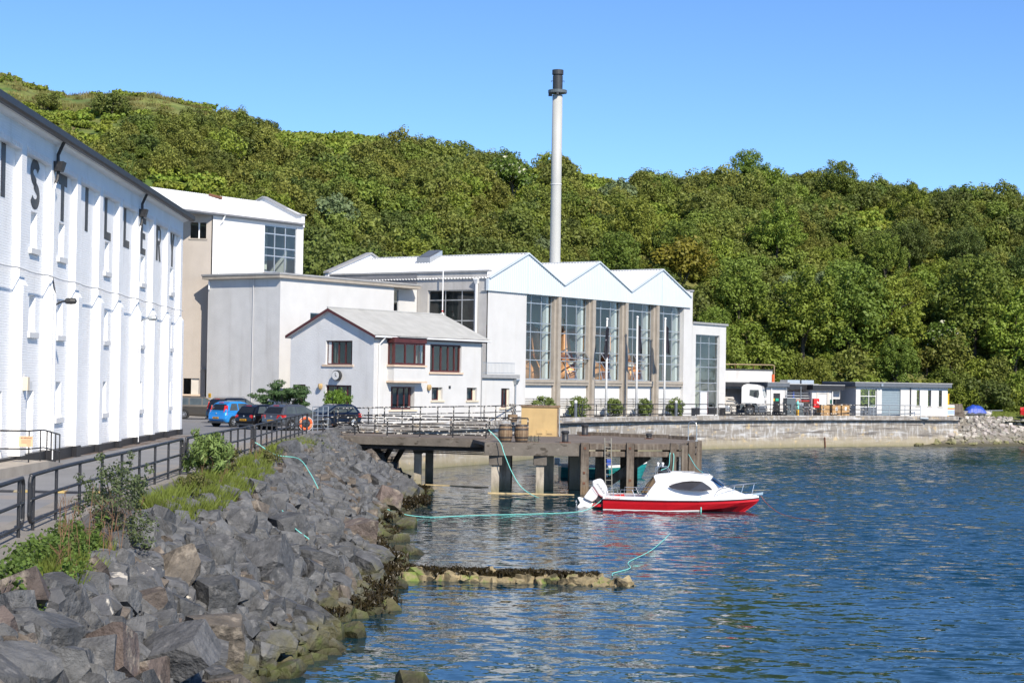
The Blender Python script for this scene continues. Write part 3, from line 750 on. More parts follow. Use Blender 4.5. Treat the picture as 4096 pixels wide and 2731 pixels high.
b.build('wall', M['white_brick'], wh)
for k in range(NB):
    x0, x1 = -BAY * k, -BAY * k + PW
    p = MB(); zo = Z(8.9)
    p.box(x0, x1, 0, REC + 0.02, 0, zo - 0.1)
    p.hexa([(x0, 0, zo - .1), (x1, 0, zo - .1), (x1, REC + .02, zo - .1), (x0, REC + .02, zo - .1), (x0, .127, zo + .12), (x1, .127, zo + .12), (x1, REC + .02, zo + .12), (x0, REC + .02, zo + .12)])
    p.box(x0, x1, 0.127, REC + 0.02, zo + 0.12, Z(13.37))
    p.build('pilaster', M['white_brick'], wh)
    if k < NB - 0:
        # corbel table over the panel: a row of small brick brackets
        x0, x1 = bays[k][0], bays[k][1]
        c = MB(); n = 15; st = (x1 - x0) / n
        c.box(x0 - .02, x1, 0.09, 0.2, Z(13.33), Z(13.4))
        for i in range(n): c.box(x0 + st * (i + .25), x0 + st * (i + .75), 0.08, REC - .01, Z(13.16), Z(13.345))
        c.build('corbel_table', M['white_brick'], wh)
for k, hs in win_holes.items():
    for (a, c_, z0, z1) in hs:
        f = MB(); f.box(a, c_, REC + 0.22, REC + 0.25, z0, z1)
        wv = f.build('blind_window' if z0 > Z(3.2) else 'door', M['white_brick'], wh)
        if z0 > Z(3.2):
            s = MB(); s.box(a - .24, c_ + .24, REC - .1, REC + .2, z0 - .19, z0 - 0.003); s.build('sill', M['painted_white'], wv)
# black stepped plinth
for k in range(NB):
    x0, x1 = -BAY * (k + 1), -BAY * k
    h = 0.27 + 0.02 * (k % 2) + (0.0 if k < 6 else 0.12)
    p = MB(); p.box(x0 + PW + .04, x1 - 0.04, 0.12, REC - .004, -0.1, h); p.build('plinth', M['black_paint'], wh); p = MB(); p.box(x1 - .035, x1 + PW + .036, -0.05, REC - .01, -0.1, h + 0.02)
    p.build('plinth', M['black_paint'], wh)
# roof and gutter
r = MB()
r.prism([(-0.32, Z(14.12)), (7, Z(18.05)), (14.3, Z(14.12)), (14.3, Z(14.3)), (7, Z(18.3)), (-0.32, Z(14.3))], 'x', -BAY * NB - .3, 1.1)
r.build('roof', M['black_slate'], wh)
r = MB(); r.prism([(-0.42, Z(14.08)), (-0.42, Z(14.29)), (-0.2, Z(14.29)), (-0.2, Z(14.02)), (-0.34, Z(14.02))], 'x', -BAY * NB - .3, 1.15); r.build('gutter', M['black_metal'], wh)
r = MB(); r.prism([(0.127, Z(13.92)), (-0.1, Z(14.0)), (-0.25, Z(14.1)), (0.127, Z(14.1))], 'x', -BAY * NB, 0.72); r.build('cornice', M['white_brick'], wh)
# letters
LETT = {'Y': [[(0, 1), (.36, 1), (.5, .7), (.64, 1), (1, 1), (.67, .45), (.67, 0), (.33, 0), (.33, .45)]],
        'E': [[(0, 0), (.95, 0), (.95, .17), (.36, .17), (.36, .42), (.85, .42), (.85, .58), (.36, .58), (.36, .83), (.95, .83), (.95, 1), (0, 1)]],
        'L': [[(0, 0), (1, 0), (1, .19), (.38, .19), (.38, 1), (0, 1)]], 'I': [[(.31, 0), (.69, 0), (.69, 1), (.31, 1)]],
        'T': [[(.32, 0), (.68, 0), (.68, .75), (1, .75), (1, 1), (0, 1), (0, .75), (.32, .75)]], 'D': [[(0, 0), (.5, 0), (.9, .2), (.9, .8), (.5, 1), (0, 1)]]}
def letter(ch, x, z0, z1, wd, parent):
    me = MB(); y = REC - 0.012
    if ch == 'S':
        import itertools
        pts = []
        for i in range(25): t = R(20 + i / 24 * 250); pts.append((0.5 + 0.35 * math.cos(t), 0.73 + 0.17 * math.sin(t)))
        for i in range(25): t = R(90 - i / 24 * 250); pts.append((0.5 + 0.35 * math.cos(t), 0.28 + 0.17 * math.sin(t)))
        L_, R_ = [], []
        for i, (u, v) in enumerate(pts):
            a, c_ = pts[max(i - 1, 0)], pts[min(i + 1, len(pts) - 1)]
            dx, dz = (c_[0] - a[0]) * wd, (c_[1] - a[1]) * (z1 - z0); q_ = math.hypot(dx, dz) or 1
            nx, nz_ = -dz / q_, dx / q_
            px, pz = x + u * wd, z0 + v * (z1 - z0)
            L_.append((px + nx * .2, pz + nz_ * .17)); R_.append((px - nx * .2, pz - nz_ * .17))
        for i in range(len(pts) - 1):
            me.quad((L_[i][0], y, L_[i][1]), (L_[i + 1][0], y, L_[i + 1][1]), (R_[i + 1][0], y, R_[i + 1][1]), (R_[i][0], y, R_[i][1]))
    elif ch == 'R':
        P_ = lambda u, v: (x + u * wd, y, z0 + v * (z1 - z0))
        for q_ in ([(0, 0), (.36, 0), (.36, 1), (0, 1)], [(.26, .86), (.7, .86), (.6, 1), (.26, 1)], [(.6, 1), (.7, .86), (.72, .8), (.95, .86)], [(.72, .8), (.72, .64), (.95, .58), (.95, .86)],
                   [(.72, .64), (.66, .57), (.75, .46), (.95, .58)], [(.26, .57), (.26, .43), (.75, .46), (.66, .57)], [(.40, .44), (.74, .44), (1, 0), (.64, 0)]):
            me.quad(*[P_(u, v) for u, v in q_])
    else:
        for poly_ in LETT[ch]: me.prism([(x + u * wd, z0 + v * (z1 - z0)) for u, v in poly_], 'y', y, REC + 0.002)
    return tag(me.build('letter', M['black_paint'], parent), 'tall black painted letter ' + ch)
for k, (x0, x1, ch, w_) in enumerate(bays):
    if ch == 'X': continue
    cx = (x0 + x1) / 2 + 0.32
    letter(ch, cx - 0.72, Z(11.48), Z(13.2), 1.44, wh)
# rainwater pipes with black hoppers
for k in (2, 6):
    x = -BAY * (k + 1) + PW - 0.22
    d = downpipe(wh, [(x - .1, -0.2, Z(14.05)), (x, 0.02, Z(13.6)), (x, 0.02, Z(13.35))], 0.06, M['black_metal'])
    h = MB(); h.hexa([(x - .2, -.14, Z(13.02)), (x + .2, -.14, Z(13.02)), (x + .2, .12, Z(13.02)), (x - .2, .12, Z(13.02)), (x - .27, -.22, Z(13.35)), (x + .27, -.22, Z(13.35)), (x + .27, .12, Z(13.35)), (x - .27, .12, Z(13.35))]); h.build('hopper', M['black_metal'], d)
    h = MB(); h.tube([(x, 0.0, Z(13.02)), (x - .05, .02, Z(12.75)), (x - .1, .06, Z(12.6))], 0.06, 8); h.build('pipe_bend', M['black_metal'], d)
    h = MB(); h.tube([(x - .1, .06, Z(12.6)), (x - .28, .09, Z(12.3)), (x - .28, .09, Z(8.95)), (x - .28, -.04, Z(8.7)), (x - .28, -.04, 0.1)], 0.035, 8); h.build('lower_pipe', M['white_brick'], d)
# sagging white conduit
cb = MB()
pts = []
for k in range(0, NB):
    for i in range(5):
        t = i / 5; pts.append((-BAY * (k + t), -0.02 if i in (0, 1) else 0.1 - 0.1, Z(9.33) - 0.05 * math.sin(math.pi * ((t - .15) % 1))))
cb.tube(pts, 0.028, 6); cb.build('conduit', M['painted_white'], wh)
# floodlights on brackets
for k in (2, 6):
    x = -BAY * (k + 1) + .35
    l = MB(); l.tube([(x, 0, Z(8.35)), (x, -.25, Z(8.48)), (x, -.4, Z(8.5))], .03, 6)
    l.tube([(x, 0.1, Z(9.3)), (x, 0.0, Z(8.8)), (x, 0, Z(8.3))], .025, 6)
    lo = l.build('lamp_bracket', M['dark_plastic'] if k == 6 else M['galv'], wh)
    l = MB(); l.lathe([(.04, 0), (.1, .04), (.12, .2), (.1, .36), (.03, .42)], 10, (x, -.75, Z(8.5)), 'y'); l.build('lamp_head', M['dark_plastic'] if k == 6 else M['galv'], lo)
x = -BAY * 8 + 0.35
l = MB(); l.box(x - .14, x + .14, -.16, 0, Z(5.42), Z(5.85)); l.build('alarm_box', M['cream'], wh)
x = -BAY * 8 + 1.3
l = MB(); l.box(x - .35, x + .35, .02, REC, Z(5.45), Z(5.7)); l.build('lamp_box', M['painted_white'], wh)
l = MB(); l.box(-BAY * 8 + .98, -BAY * 8 + 1.62, REC - .05, REC - .005, Z(4.1), Z(4.95)); l.build('notice_board', M['green'], wh)

# roof mast behind the eaves
ms = thing('roof_mast', 'slim white and rust mast standing up behind the warehouse eaves', 'mast', (-19.6, 66.6, 14.6))
b = MB(); b.tube([(0, 0, 0), (0, 0, 2.5)], [.07, .04], 8); b.build('pole', pm('mast_paint', (0.75, 0.73, 0.7), 0.6, var=0.1, layers=[('n', (0.5, 0.14, 0.05), (2, 2, 1.2), 0.5, 0.58, 0.9)]), ms)
b = MB(); b.tube([(0, 0, 2.5), (0, 0, 3.3)], .012, 5); b.build('rod', M['galv'], ms)
b = MB(); b.lathe([(.09, 0), (.09, .08)], 8, (0, 0, 2.2)); b.build('collar', M['white_paint'], ms)

# ------------------------------------------------------------------ tall mash house
S0, N0 = 99.36, -96.0
th = thing('mash_house', 'tall white rendered hall with white corrugated roof above the flat grey block', 'building', sn(S0, N0), ROTD)
LEN = 109.74 - S0
b = MB(); ZE = Z(18.25)
b.wall(0, LEN, 0, ZE, [(5.8, 9.58, Z(14.15), Z(17.9))], d=0.16)
b.quad((LEN, 0, 0), (LEN, 9, 0), (LEN, 9, ZE), (LEN, 0, ZE))
b.build('front_wall', M['painted_white'], th)
b = MB()
b.quad((-6, 9, 0), (LEN, 9, 0), (LEN, 9, ZE), (-6, 9, ZE)); b.quad((-6, 0.5, 0), (-6, 9, 0), (-6, 9, ZE), (-6, .5, ZE))
b.build('rear_wall', M['harl_grey'], th)
window(th, [5.8, 7.05, 8.3, 9.58], [Z(14.15), Z(15.48), Z(16.12), Z(17.22), Z(17.9)], 0.1, M['alu'], M['glass'], 0.09, 0.08)
b = MB(); b.box(5.7, 9.68, -.06, .12, Z(14.03), Z(14.147)); b.build('sill', M['concrete'], th)
b = MB(); b.box(6.0, 9.4, 3.0, 3.1, Z(14.1), Z(18)); b.build('inner_wall', M['interior'], th)
# beige stair tower, set square to the car park, under the same eave
bd = 55.49 - 2.0
tw = th
ca, sa = math.cos(R(-bd)), math.sin(R(-bd))
mb_ = lambda u, t, z: (0.0 + (-u) * ca * 1 + t * sa * -1, 0.05 + (-u) * sa + t * ca, z)
b = MB(); b.wall(0.05, 6.0, 0, ZE, [(.45, 1.65, Z(16.35), Z(17.55)), (.75, 1.95, Z(4.55), Z(5.75)), (0.0501, .32, 0, Z(6.45))], d=0.2, m=mb_)
b.build('stair_tower_wall', M['harl_beige'], th)
def tbox(u0, u1, t0, t1, z0, z1, name, mat):
    q_ = MB(); q_.hexa([mb_(u0, t0, z0), mb_(u1, t0, z0), mb_(u1, t1, z0), mb_(u0, t1, z0), mb_(u0, t0, z1), mb_(u1, t0, z1), mb_(u1, t1, z1), mb_(u0, t1, z1)]); return q_.build(name, mat, th)
tbox(.35, 1.75, -.06, .15, Z(16.23), Z(16.347), 'sill', M['concrete'])
wf = tbox(.95, 1.05, .1, .16, Z(16.35), Z(17.55), 'window', M['white_paint'])
q_ = MB(); q_.quad(mb_(.45, .15, Z(16.35)), mb_(1.65, .15, Z(16.35)), mb_(1.65, .15, Z(17.55)), mb_(.45, .15, Z(17.55))); q_.build('pane', M['glass_dark'], wf)
tbox(.65, 2.1, -.06, .1, Z(4.43), Z(4.547), 'sill', M['sill_stone'])
wf = tbox(1.3, 1.38, .1, .16, Z(4.55), Z(5.75), 'window', M['concrete_pale'])
q_ = MB(); q_.quad(mb_(1.38, .15, Z(4.55)), mb_(1.95, .15, Z(4.55)), mb_(1.95, .15, Z(5.75)), mb_(1.38, .15, Z(5.75))); q_.build('pane', M['glass_dark'], wf)
q_ = MB(); q_.quad(mb_(.75, .14, Z(4.55)), mb_(1.3, .14, Z(4.55)), mb_(1.3, .14, Z(5.75)), mb_(.75, .14, Z(5.75))); q_.build('board', M['concrete_pale'], wf)
tbox(0.06, .6, -.25, .05, Z(6.45), Z(6.52), 'door_canopy', M['coping_grey'])
# roof: two corrugated slopes, ridge 4 m behind the front
RZ, RY = Z(20.2), 4.1
b = MB(); corrugated(b, (-6.2, -.25, ZE + .02), (LEN - .35, -.25, ZE + .02), (LEN - .35, RY, RZ), (-6.2, RY, RZ), 0.22, 0.04)
corrugated(b, (LEN - .35, 9.2, ZE), (-6.2, 9.2, ZE), (-6.2, RY, RZ), (LEN - .35, RY, RZ), 0.4, 0.04); b.build('roof', M['sheet_white'], th)
b = MB(); b.box(-6.2, LEN - .3, -.38, -.22, ZE - .08, ZE + .05); b.build('gutter', M['lead_grey'], th)
b = MB(); b.box(-6.2, LEN - .3, -.2, -.004, ZE - .16, ZE - .08); b.build('soffit', M['coping_grey'], th)
b = MB(); b.prism([(-.1, Z(18.0)), (-.1, Z(18.95)), (RY, Z(20.58)), (9.2, Z(18.6)), (9.2, Z(18.0))], 'x', LEN - .33, LEN + .02); b.build('parapet', M['painted_white'], th)
b = MB(); pr = [(-.2, Z(18.95)), (-.2, Z(19.05)), (.3, Z(19.05)), (RY, Z(20.68)), (9.3, Z(18.7)), (9.3, Z(18.6)), (RY, Z(20.582)), (.3, Z(18.952))]
b.prism(pr, 'x', LEN - .45, LEN + .12); b.build('coping', M['coping_grey'], th)
b = MB(); b.bar((3.4, RY - .3, RZ - .02), (4.2, RY - 1.0, RZ - .25), .25, .18); b.build('roof_vent', M['rust'], th)
downpipe(th, [(1.0, -.3, ZE - .05), (.95, -.12, ZE - .5), (.62, -.08, ZE - .8), (.62, -.08, Z(13.6))], 0.07)

# ------------------------------------------------------------------ flat-roofed block
S1, N1_ = 98.18, -88.0
bl = thing('flat_block', 'plain grey rendered flat-roofed block behind the car park', 'building', sn(S1, N1_), ROTD)
L1 = 111.48 - S1; DP = 7.2; ZB = Z(13.15)
b = MB(); b.quad((0, 0, 0), (0, DP, 0), (0, DP, ZB), (0, 0, ZB)); b.build('end_wall', M['harl_grey'], bl)
b = MB(); b.wall(0, L1, 0, ZB, [(3.35, 6.0, Z(9.6), Z(10.75))], d=.15)
b.wall(L1, 17.3, 0, ZB, [(L1 + .02, L1 + 1.62, Z(9.0), Z(13.05))], y=0.8, d=0.15)
b.quad((L1, 0, 0), (L1, .8, 0), (L1, .8, ZB), (L1, 0, ZB)); b.build('front_wall', M['harl_white'], bl)
window(bl, [3.35, 4.7, 6.0], [Z(9.6), Z(10.75)], .12, M['alu'], M['glass_dark'], .06, .06)
window(bl, [L1 + .04, L1 + .62, L1 + 1.62], [Z(9.0), Z(10.6), Z(12.1), Z(13.05)], .9, M['alu'], M['glass_dark'], .06, .06)
b = MB(); b.box(-.003, 17.3, DP - .05, DP, 0, ZB); b.build('rear_wall', M['harl_grey'], bl)
b = MB(); b.box(-.38, 16.45, -.25, DP + .3, ZB, Z(13.40)); b.build('roof_edge', M['concrete'], bl)
b = MB(); b.box(-.43, 16.5, -.3, DP + .35, Z(13.40), Z(13.53)); b.build('coping', M['coping_grey'], bl)
b = MB(); b.tube([(-.06, 2.6, .3), (-.06, 2.6, ZB)], .02, 5); b.build('conductor_strip', M['painted_white'], bl)
b = MB(); b.tube([(-.08, DP - .15, Z(13.0)), (-.08, DP - .15, Z(12.4))], .07, 8); b.build('pipe_stub', M['white_paint'], bl)
b = MB(); b.box(-.03, -.005, DP - .5, DP - .25, Z(4.35), Z(4.65)); hs = b.build('hydrant_sign', M['yellow'], bl)
text('H', .26, M['black_paint'], hs, face_mat((-.035, DP - .375, Z(4.5)), (0, -1, 0), (0, 0, 1)))

# ------------------------------------------------------------------ office house
SH, NH = 94.53, -76.25
oh = thing('office_house', 'two-storey white harled office house with gable, grey roof and dark red eaves', 'house', sn(SH, NH), ROTD)
LH, WH_ = 12.5, 7.43; ZEV = Z(8.82); ZPK = Z(10.55); YP = 3.9
b = MB()
b.wall(0, LH, 0, ZEV, [(1.55, 5.0, Z(6.9), Z(8.45)), (6.27, 10.0, Z(6.48), Z(8.43)), (1.92, 4.55, Z(3.86), Z(5.42)), (6.53, 7.8, Z(4.5), Z(5.40)), (10.73, 11.97, Z(4.49), Z(5.40))], d=.34)
b.build('front_wall', M['harl_white'], oh)
b = MB()
gm = lambda u, t, z: (t, u, z)
GH = [(1.88, 4.22, Z(6.87), Z(8.50)), (1.9, 4.2, Z(3.9), Z(5.47)), (6.0, 6.68, 0, Z(5.47))]
b.wall(0, WH_, 0, ZEV, GH, d=.28, m=gm)
b.add([(0, 0, ZEV), (0, WH_, ZEV), (0, YP, ZPK)], [(0, 1, 2)])
b.build('gable_wall', M['harl_grey'] if False else pm('harl_gable', (0.66, 0.66, 0.66), 0.9, var=0.06, scale=0.8, bump=0.5, bscale=12, layers=[('n', (0.46, 0.45, 0.44), (1.3, 1.3, 0.14), 0.55, 0.8, 0.5)]), oh)
b = MB(); b.quad((LH, 0, 0), (LH, WH_, 0), (LH, WH_, ZEV), (LH, 0, ZEV)); b.add([(LH, 0, ZEV), (LH, WH_, ZEV), (LH, YP, ZPK)], [(0, 1, 2)])
b.quad((0, WH_, 0), (LH, WH_, 0), (LH, WH_, ZEV), (0, WH_, ZEV)); b.build('rear_wall', M['harl_white'], oh)
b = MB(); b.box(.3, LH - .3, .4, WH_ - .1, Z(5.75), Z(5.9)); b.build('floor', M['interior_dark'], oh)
b = MB(); b.box(.3, LH - .3, 3.6, 3.7, .1, Z(8.7)); b.build('inner_wall', M['interior'], oh)
def corr_roof():
    o_ = 0.28
    k = (ZPK - ZEV) / YP; k2 = (ZPK - ZEV) / (WH_ - YP)
    b = MB()
    corrugated(b, (-o_, -o_, ZEV - k * o_ + .17), (LH + o_ + .4, -o_, ZEV - k * o_ + .17), (LH + o_ + .4 - .0, YP, ZPK + .17), (-o_, YP, ZPK + .17), .16, .035)
    corrugated(b, (LH + o_, WH_ + o_, ZEV - k2 * o_ + .17), (-o_, WH_ + o_, ZEV - k2 * o_ + .17), (-o_, YP, ZPK + .17), (LH + o_, YP, ZPK + .17), .3, .035)
    b.build('roof', M['sheet_grey'], oh)
    f = MB()
    f.prism([(-o_, ZEV - k * o_ - .02), (YP, ZPK - .04), (YP, ZPK + .16), (-o_, ZEV - k * o_ + .16)], 'x', -o_ - .01, -o_ + .05)
    f.prism([(WH_ + o_, ZEV - k2 * o_ - .02), (YP, ZPK - .04), (YP, ZPK + .16), (WH_ + o_, ZEV - k2 * o_ + .16)], 'x', -o_ - .01, -o_ + .05)
    f.build('barge_board', M['oxblood'], oh)
    f = MB(); f.box(-o_ + .06, LH + o_, -o_ - .02, -o_ + .03, ZEV - k * o_ - .06, ZEV - k * o_ + .13); f.build('fascia', M['oxblood'], oh)
    f = MB(); f.prism([(-o_, ZEV - k * o_ - .03), (0.0, ZEV - .03), (YP, ZPK - .03), (WH_, ZEV - .03), (WH_ + o_, ZEV - k2 * o_ - .03), (WH_ + o_, ZEV - k2 * o_ + .08), (YP, ZPK + .08), (-o_, ZEV - k * o_ + .08)], 'x', -o_ + .05, LH + o_); f.build('soffit', M['painted_white'], oh)
    f = MB(); f.tube([(-o_, -o_ - .09, ZEV - k * o_ + .08), (LH + o_ + .3, -o_ - .09, ZEV - k * o_ + .08)], .065, 8); f.build('gutter', M['white_paint'], oh)
    f = MB(); f.tube([(-o_, YP, ZPK + .21), (LH + o_ + .1, YP, ZPK + .21)], .08, 6); f.build('ridge_cap', M['sheet_grey'], oh)
corr_roof()
# bay window, upstairs
b = MB(); b.box(1.42, 5.05, -.62, -.003, Z(8.42), Z(8.78)); b.build('bay_head', M['oxblood'], oh)
b = MB(); b.box(1.9, 5.0, -.72, -.5, Z(8.78), Z(8.84)); b.build('bay_flashing', M['coping_grey'], oh)
window(oh, [1.5, 2.75, 3.85, 4.98], [Z(6.92), Z(8.44)], -.5, M['oxblood'], M['glass'], .13, .1, name='bay_window')
for xx in (1.55, 4.93):
    window(oh, [-.44, -.02], [Z(6.92), Z(8.44)], xx, M['oxblood'], M['glass'], .08, .1, side=True, name='bay_window')
b = MB(); b.box(1.4, 5.1, -.66, .02, Z(6.78), Z(6.917)); b.build('sill', M['sill_stone'], oh)
b = MB(); b.box(1.5, 5.0, -.55, -.003, Z(5.82), Z(6.777)); b.build('bay_apron', M['harl_white'], oh)
b = MB(); b.box(1.38, 5.12, -.66, -.003, Z(5.7), Z(5.817)); b.build('lintel', M['sill_stone'], oh)
window(oh, [6.27, 6.85, 7.75, 8.6, 9.35, 10.0], [Z(6.48), Z(8.43)], .2, M['oxblood'], M['glass'], .13, .1)
b = MB(); b.box(6.15, 10.15, -.1, .15, Z(6.34), Z(6.477)); b.build('sill', M['sill_stone'], oh)
window(oh, [1.92, 2.35, 3.0, 3.7, 4.3], [Z(3.86), Z(5.42)], .28, M['oxblood'], M['glass_dark'], .1, .08)
b = MB(); b.box(4.3, 4.4, .24, .33, Z(3.86), Z(5.42)); b.build('door_post', M['oxblood'], oh)
b = MB(); b.box(1.7, 4.8, -.1, .2, Z(3.72), Z(3.857)); b.build('sill', M['cream'], oh)
for (a, c_) in ((6.53, 7.55), (10.73, 11.72)):
    window(oh, [a, a + .3, c_], [Z(4.5), Z(5.40)], .26, M['oxblood'], M['glass_dark'], .08, .08)
    b = MB(); b.box(c_, c_ + .25, .2, .33, Z(4.5), Z(5.4)); b.build('reveal', M['cream'], oh)
    b = MB(); b.box(a - .12, c_ + .42, -.08, .15, Z(4.36), Z(4.49)); b.build('sill', M['cream'], oh)
    b = MB(); b.box(a + .1, c_ - .1, .5, .53, Z(4.52), Z(5.38)); b.build('curtain', M['painted_white'], oh)
# gable openings
window(oh, [2.0, 2.6, 3.2, 3.8, 4.2], [Z(6.87), Z(8.5)], .2, M['oxblood'], M['glass_dark'], .1, .08, side=True)
b = MB(); b.box(-.08, .14, 1.75, 4.5, Z(6.72), Z(6.865)); b.build('sill', M['sill_stone'], oh)
window(oh, [1.9, 2.4, 3.3, 4.2], [Z(3.9), Z(5.47)], .2, M['oxblood'], M['glass_dark'], .1, .08, side=True)
b = MB(); b.box(-.08, .14, 1.75, 4.4, Z(3.75), Z(3.897)); b.build('sill', M['cream'], oh)
b = MB(); b.box(.16, .22, 3.85, 4.15, Z(6.95), Z(8.4)); b.build('curtain', M['painted_white'], oh)
b = MB(); b.box(.2, .25, 6.0, 6.68, 0.05, Z(5.47)); b.build('door', M['oxblood'], oh)
# clock
ck = MB(); ck.lathe([(.27, 0), (.36, .03), (.36, .26), (.3, .3)], 20, (-.32, 3.05, Z(6.12)), 'x'); cko = ck.build('clock', M['dark_plastic'], oh, smooth=False)
ck = MB(); ck.lathe([(.30, 0), (.30, .02)], 20, (-.345, 3.05, Z(6.12)), 'x'); fc = ck.build('clock_face', M['painted_white'], cko)
ck = MB(); ck.bar((-.35, 3.05, Z(6.12)), (-.35, 3.05, Z(6.32)), .02, .03); ck.bar((-.35, 3.05, Z(6.12)), (-.35, 2.93, Z(6.05)), .02, .03); ck.build('clock_hands', M['black_paint'], fc)
for (pos, ax) in (((-.14, 4.55, Z(5.35)), 'y'), ((6.05, -.14, Z(5.38)), 'x')):
    l = MB(); l.lathe([(.05, -.22), (.14, -.1), (.17, .05), (.12, .2)], 6, pos); l.build('alarm_lamp', M['ochre'], oh)
b = MB(); b.box(8.5, 8.72, -.04, -.003, Z(5.32), Z(5.52)); b.build('vent', M['dark_plastic'], oh)
downpipe(oh, [(.75, -.36, ZEV - .1), (.62, -.2, ZEV - .35), (.5, -.08, ZEV - .55), (.5, -.08, .1)], .055)
downpipe(oh, [(LH - .05, -.07, ZEV - .3), (LH - .05, -.07, .1)], .03, M['coping_grey'])

# annex with a railed balcony roof
an = thing('annex', 'low white annex with a railed balcony beside the office house', 'building', sn(107.1, -76.6), ROTD)
LA = 5.0
b = MB(); b.wall(0, LA, 0, Z(6.05), [(3.0, 4.1, Z(3.95), Z(5.37))], d=.22); b.quad((LA, 0, 0), (LA, 5.2, 0), (LA, 5.2, Z(6.05)), (LA, 0, Z(6.05))); b.build('wall', M['harl_white'], an)
window(an, [3.0, 3.45, 3.9], [Z(3.95), Z(5.37)], .18, M['oxblood'], M['glass_dark'], .08, .08)
b = MB(); b.box(3.9, 4.1, .12, .22, Z(3.95), Z(5.37)); b.build('reveal', M['cream'], an)
b = MB(); b.box(2.8, 4.3, -.08, .15, Z(3.8), Z(3.947)); b.build('sill', M['cream'], an)
b = MB(); b.box(-.02, LA + .15, -.2, 5.2, Z(6.12), Z(6.4)); b.build('roof_edge', M['coping_grey'], an)
b = MB(); b.box(0, LA, 0, 5.2, Z(6.05), Z(6.12)); b.build('roof', M['concrete'], an)
rl = MB(); rl.bar((0.05, -.05, Z(7.25)), (LA - .35, -.05, Z(7.25)), .04, .04); rl.bar((0.05, -.05, Z(6.5)), (LA - .35, -.05, Z(6.5)), .04, .04); rl = rl.build('railing', M['galv'], an)
bm_ = MB().tube([(0, 0, 0), (0, 0, .75)], .014, 5).mesh('baluster', M['galv'])
for i in range(27): obj('baluster', bm_, rl, (0.08 + i * (LA - .5) / 26, -.05, Z(6.5)))
downpipe(an, [(LA - .25, -.1, Z(5.7)), (LA - .25, -.1, .1)], .055, M['galv'], hopper=(LA - .25, -.1, Z(5.95)))

# ------------------------------------------------------------------ still house
SS, NS = 115.54, -81.8
st = thing('still_house', 'large still house with glazed front, white sawtooth cladding and three roof gables', 'building', sn(SS, NS), ROTD)
LS = 148.85 - SS; DS = 16.6
W_ = [(120.99, 125.31), (126.04, 130.72), (131.48, 136.25), (136.95, 141.77), (142.46, 147.21)]
W_ = [(a - SS, c_ - SS) for a, c_ in W_]
ZG0, ZG1, ZBD = Z(6.08), Z(13.03), Z(13.05)
b = MB(); b.wall(0, W_[0][0], 0, Z(13.1), d=.3); b.quad((W_[0][0], 0, 0), (W_[0][0], .7, 0), (W_[0][0], .7, ZBD), (W_[0][0], 0, ZBD)); b.build('front_wall', M['harl_white'], st)
b = MB(); b.wall(W_[4][1], LS, 0, Z(14.55), y=0.0); b.quad((LS, 0, 0), (LS, DS, 0), (LS, DS, Z(14.55)), (LS, 0, Z(14.55))); b.quad((W_[4][1], 0, 0), (W_[4][1], .7, 0), (W_[4][1], .7, ZBD), (W_[4][1], 0, ZBD)); b.quad((LS - .55, .02, ZBD), (LS - .55, DS, ZBD), (LS - .55, DS, Z(14.55)), (LS - .55, .02, Z(14.55))); b.build('end_wall', M['harl_white'], st)
b = MB(); b.box(LS - .6, LS + .08, -.1, DS, Z(14.552), Z(14.7)); b.build('coping', M['coping_grey'], st)
# side wall with the stairwell window, plus flashing above the flat block
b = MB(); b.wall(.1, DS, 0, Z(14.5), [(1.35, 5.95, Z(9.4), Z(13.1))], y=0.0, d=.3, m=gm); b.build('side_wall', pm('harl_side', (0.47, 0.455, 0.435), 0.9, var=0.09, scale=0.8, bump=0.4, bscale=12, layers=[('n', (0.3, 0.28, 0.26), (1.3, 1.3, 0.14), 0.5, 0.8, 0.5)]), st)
window(st, [1.35, 2.65, 4.3, 5.95], [Z(9.4), Z(10.65), Z(12.3), Z(13.1)], .22, M['alu'], M['glass_dark'], .08, .07, side=True)
b = MB(); b.box(-.12, .3, -.12, DS + .3, Z(14.5), Z(14.64)); b.build('coping', M['coping_grey'], st)
b = MB(); b.box(-.05, -.005, 7.05, DS, Z(13.56), Z(14.42)); b.build('flashing', M['lead_grey'], st)
downpipe(st, [(-.14, 1.03, Z(13.6)), (-.14, 1.03, Z(8.0))], .1, M['white_paint'], hopper=(-.14, 1.03, Z(13.85)))
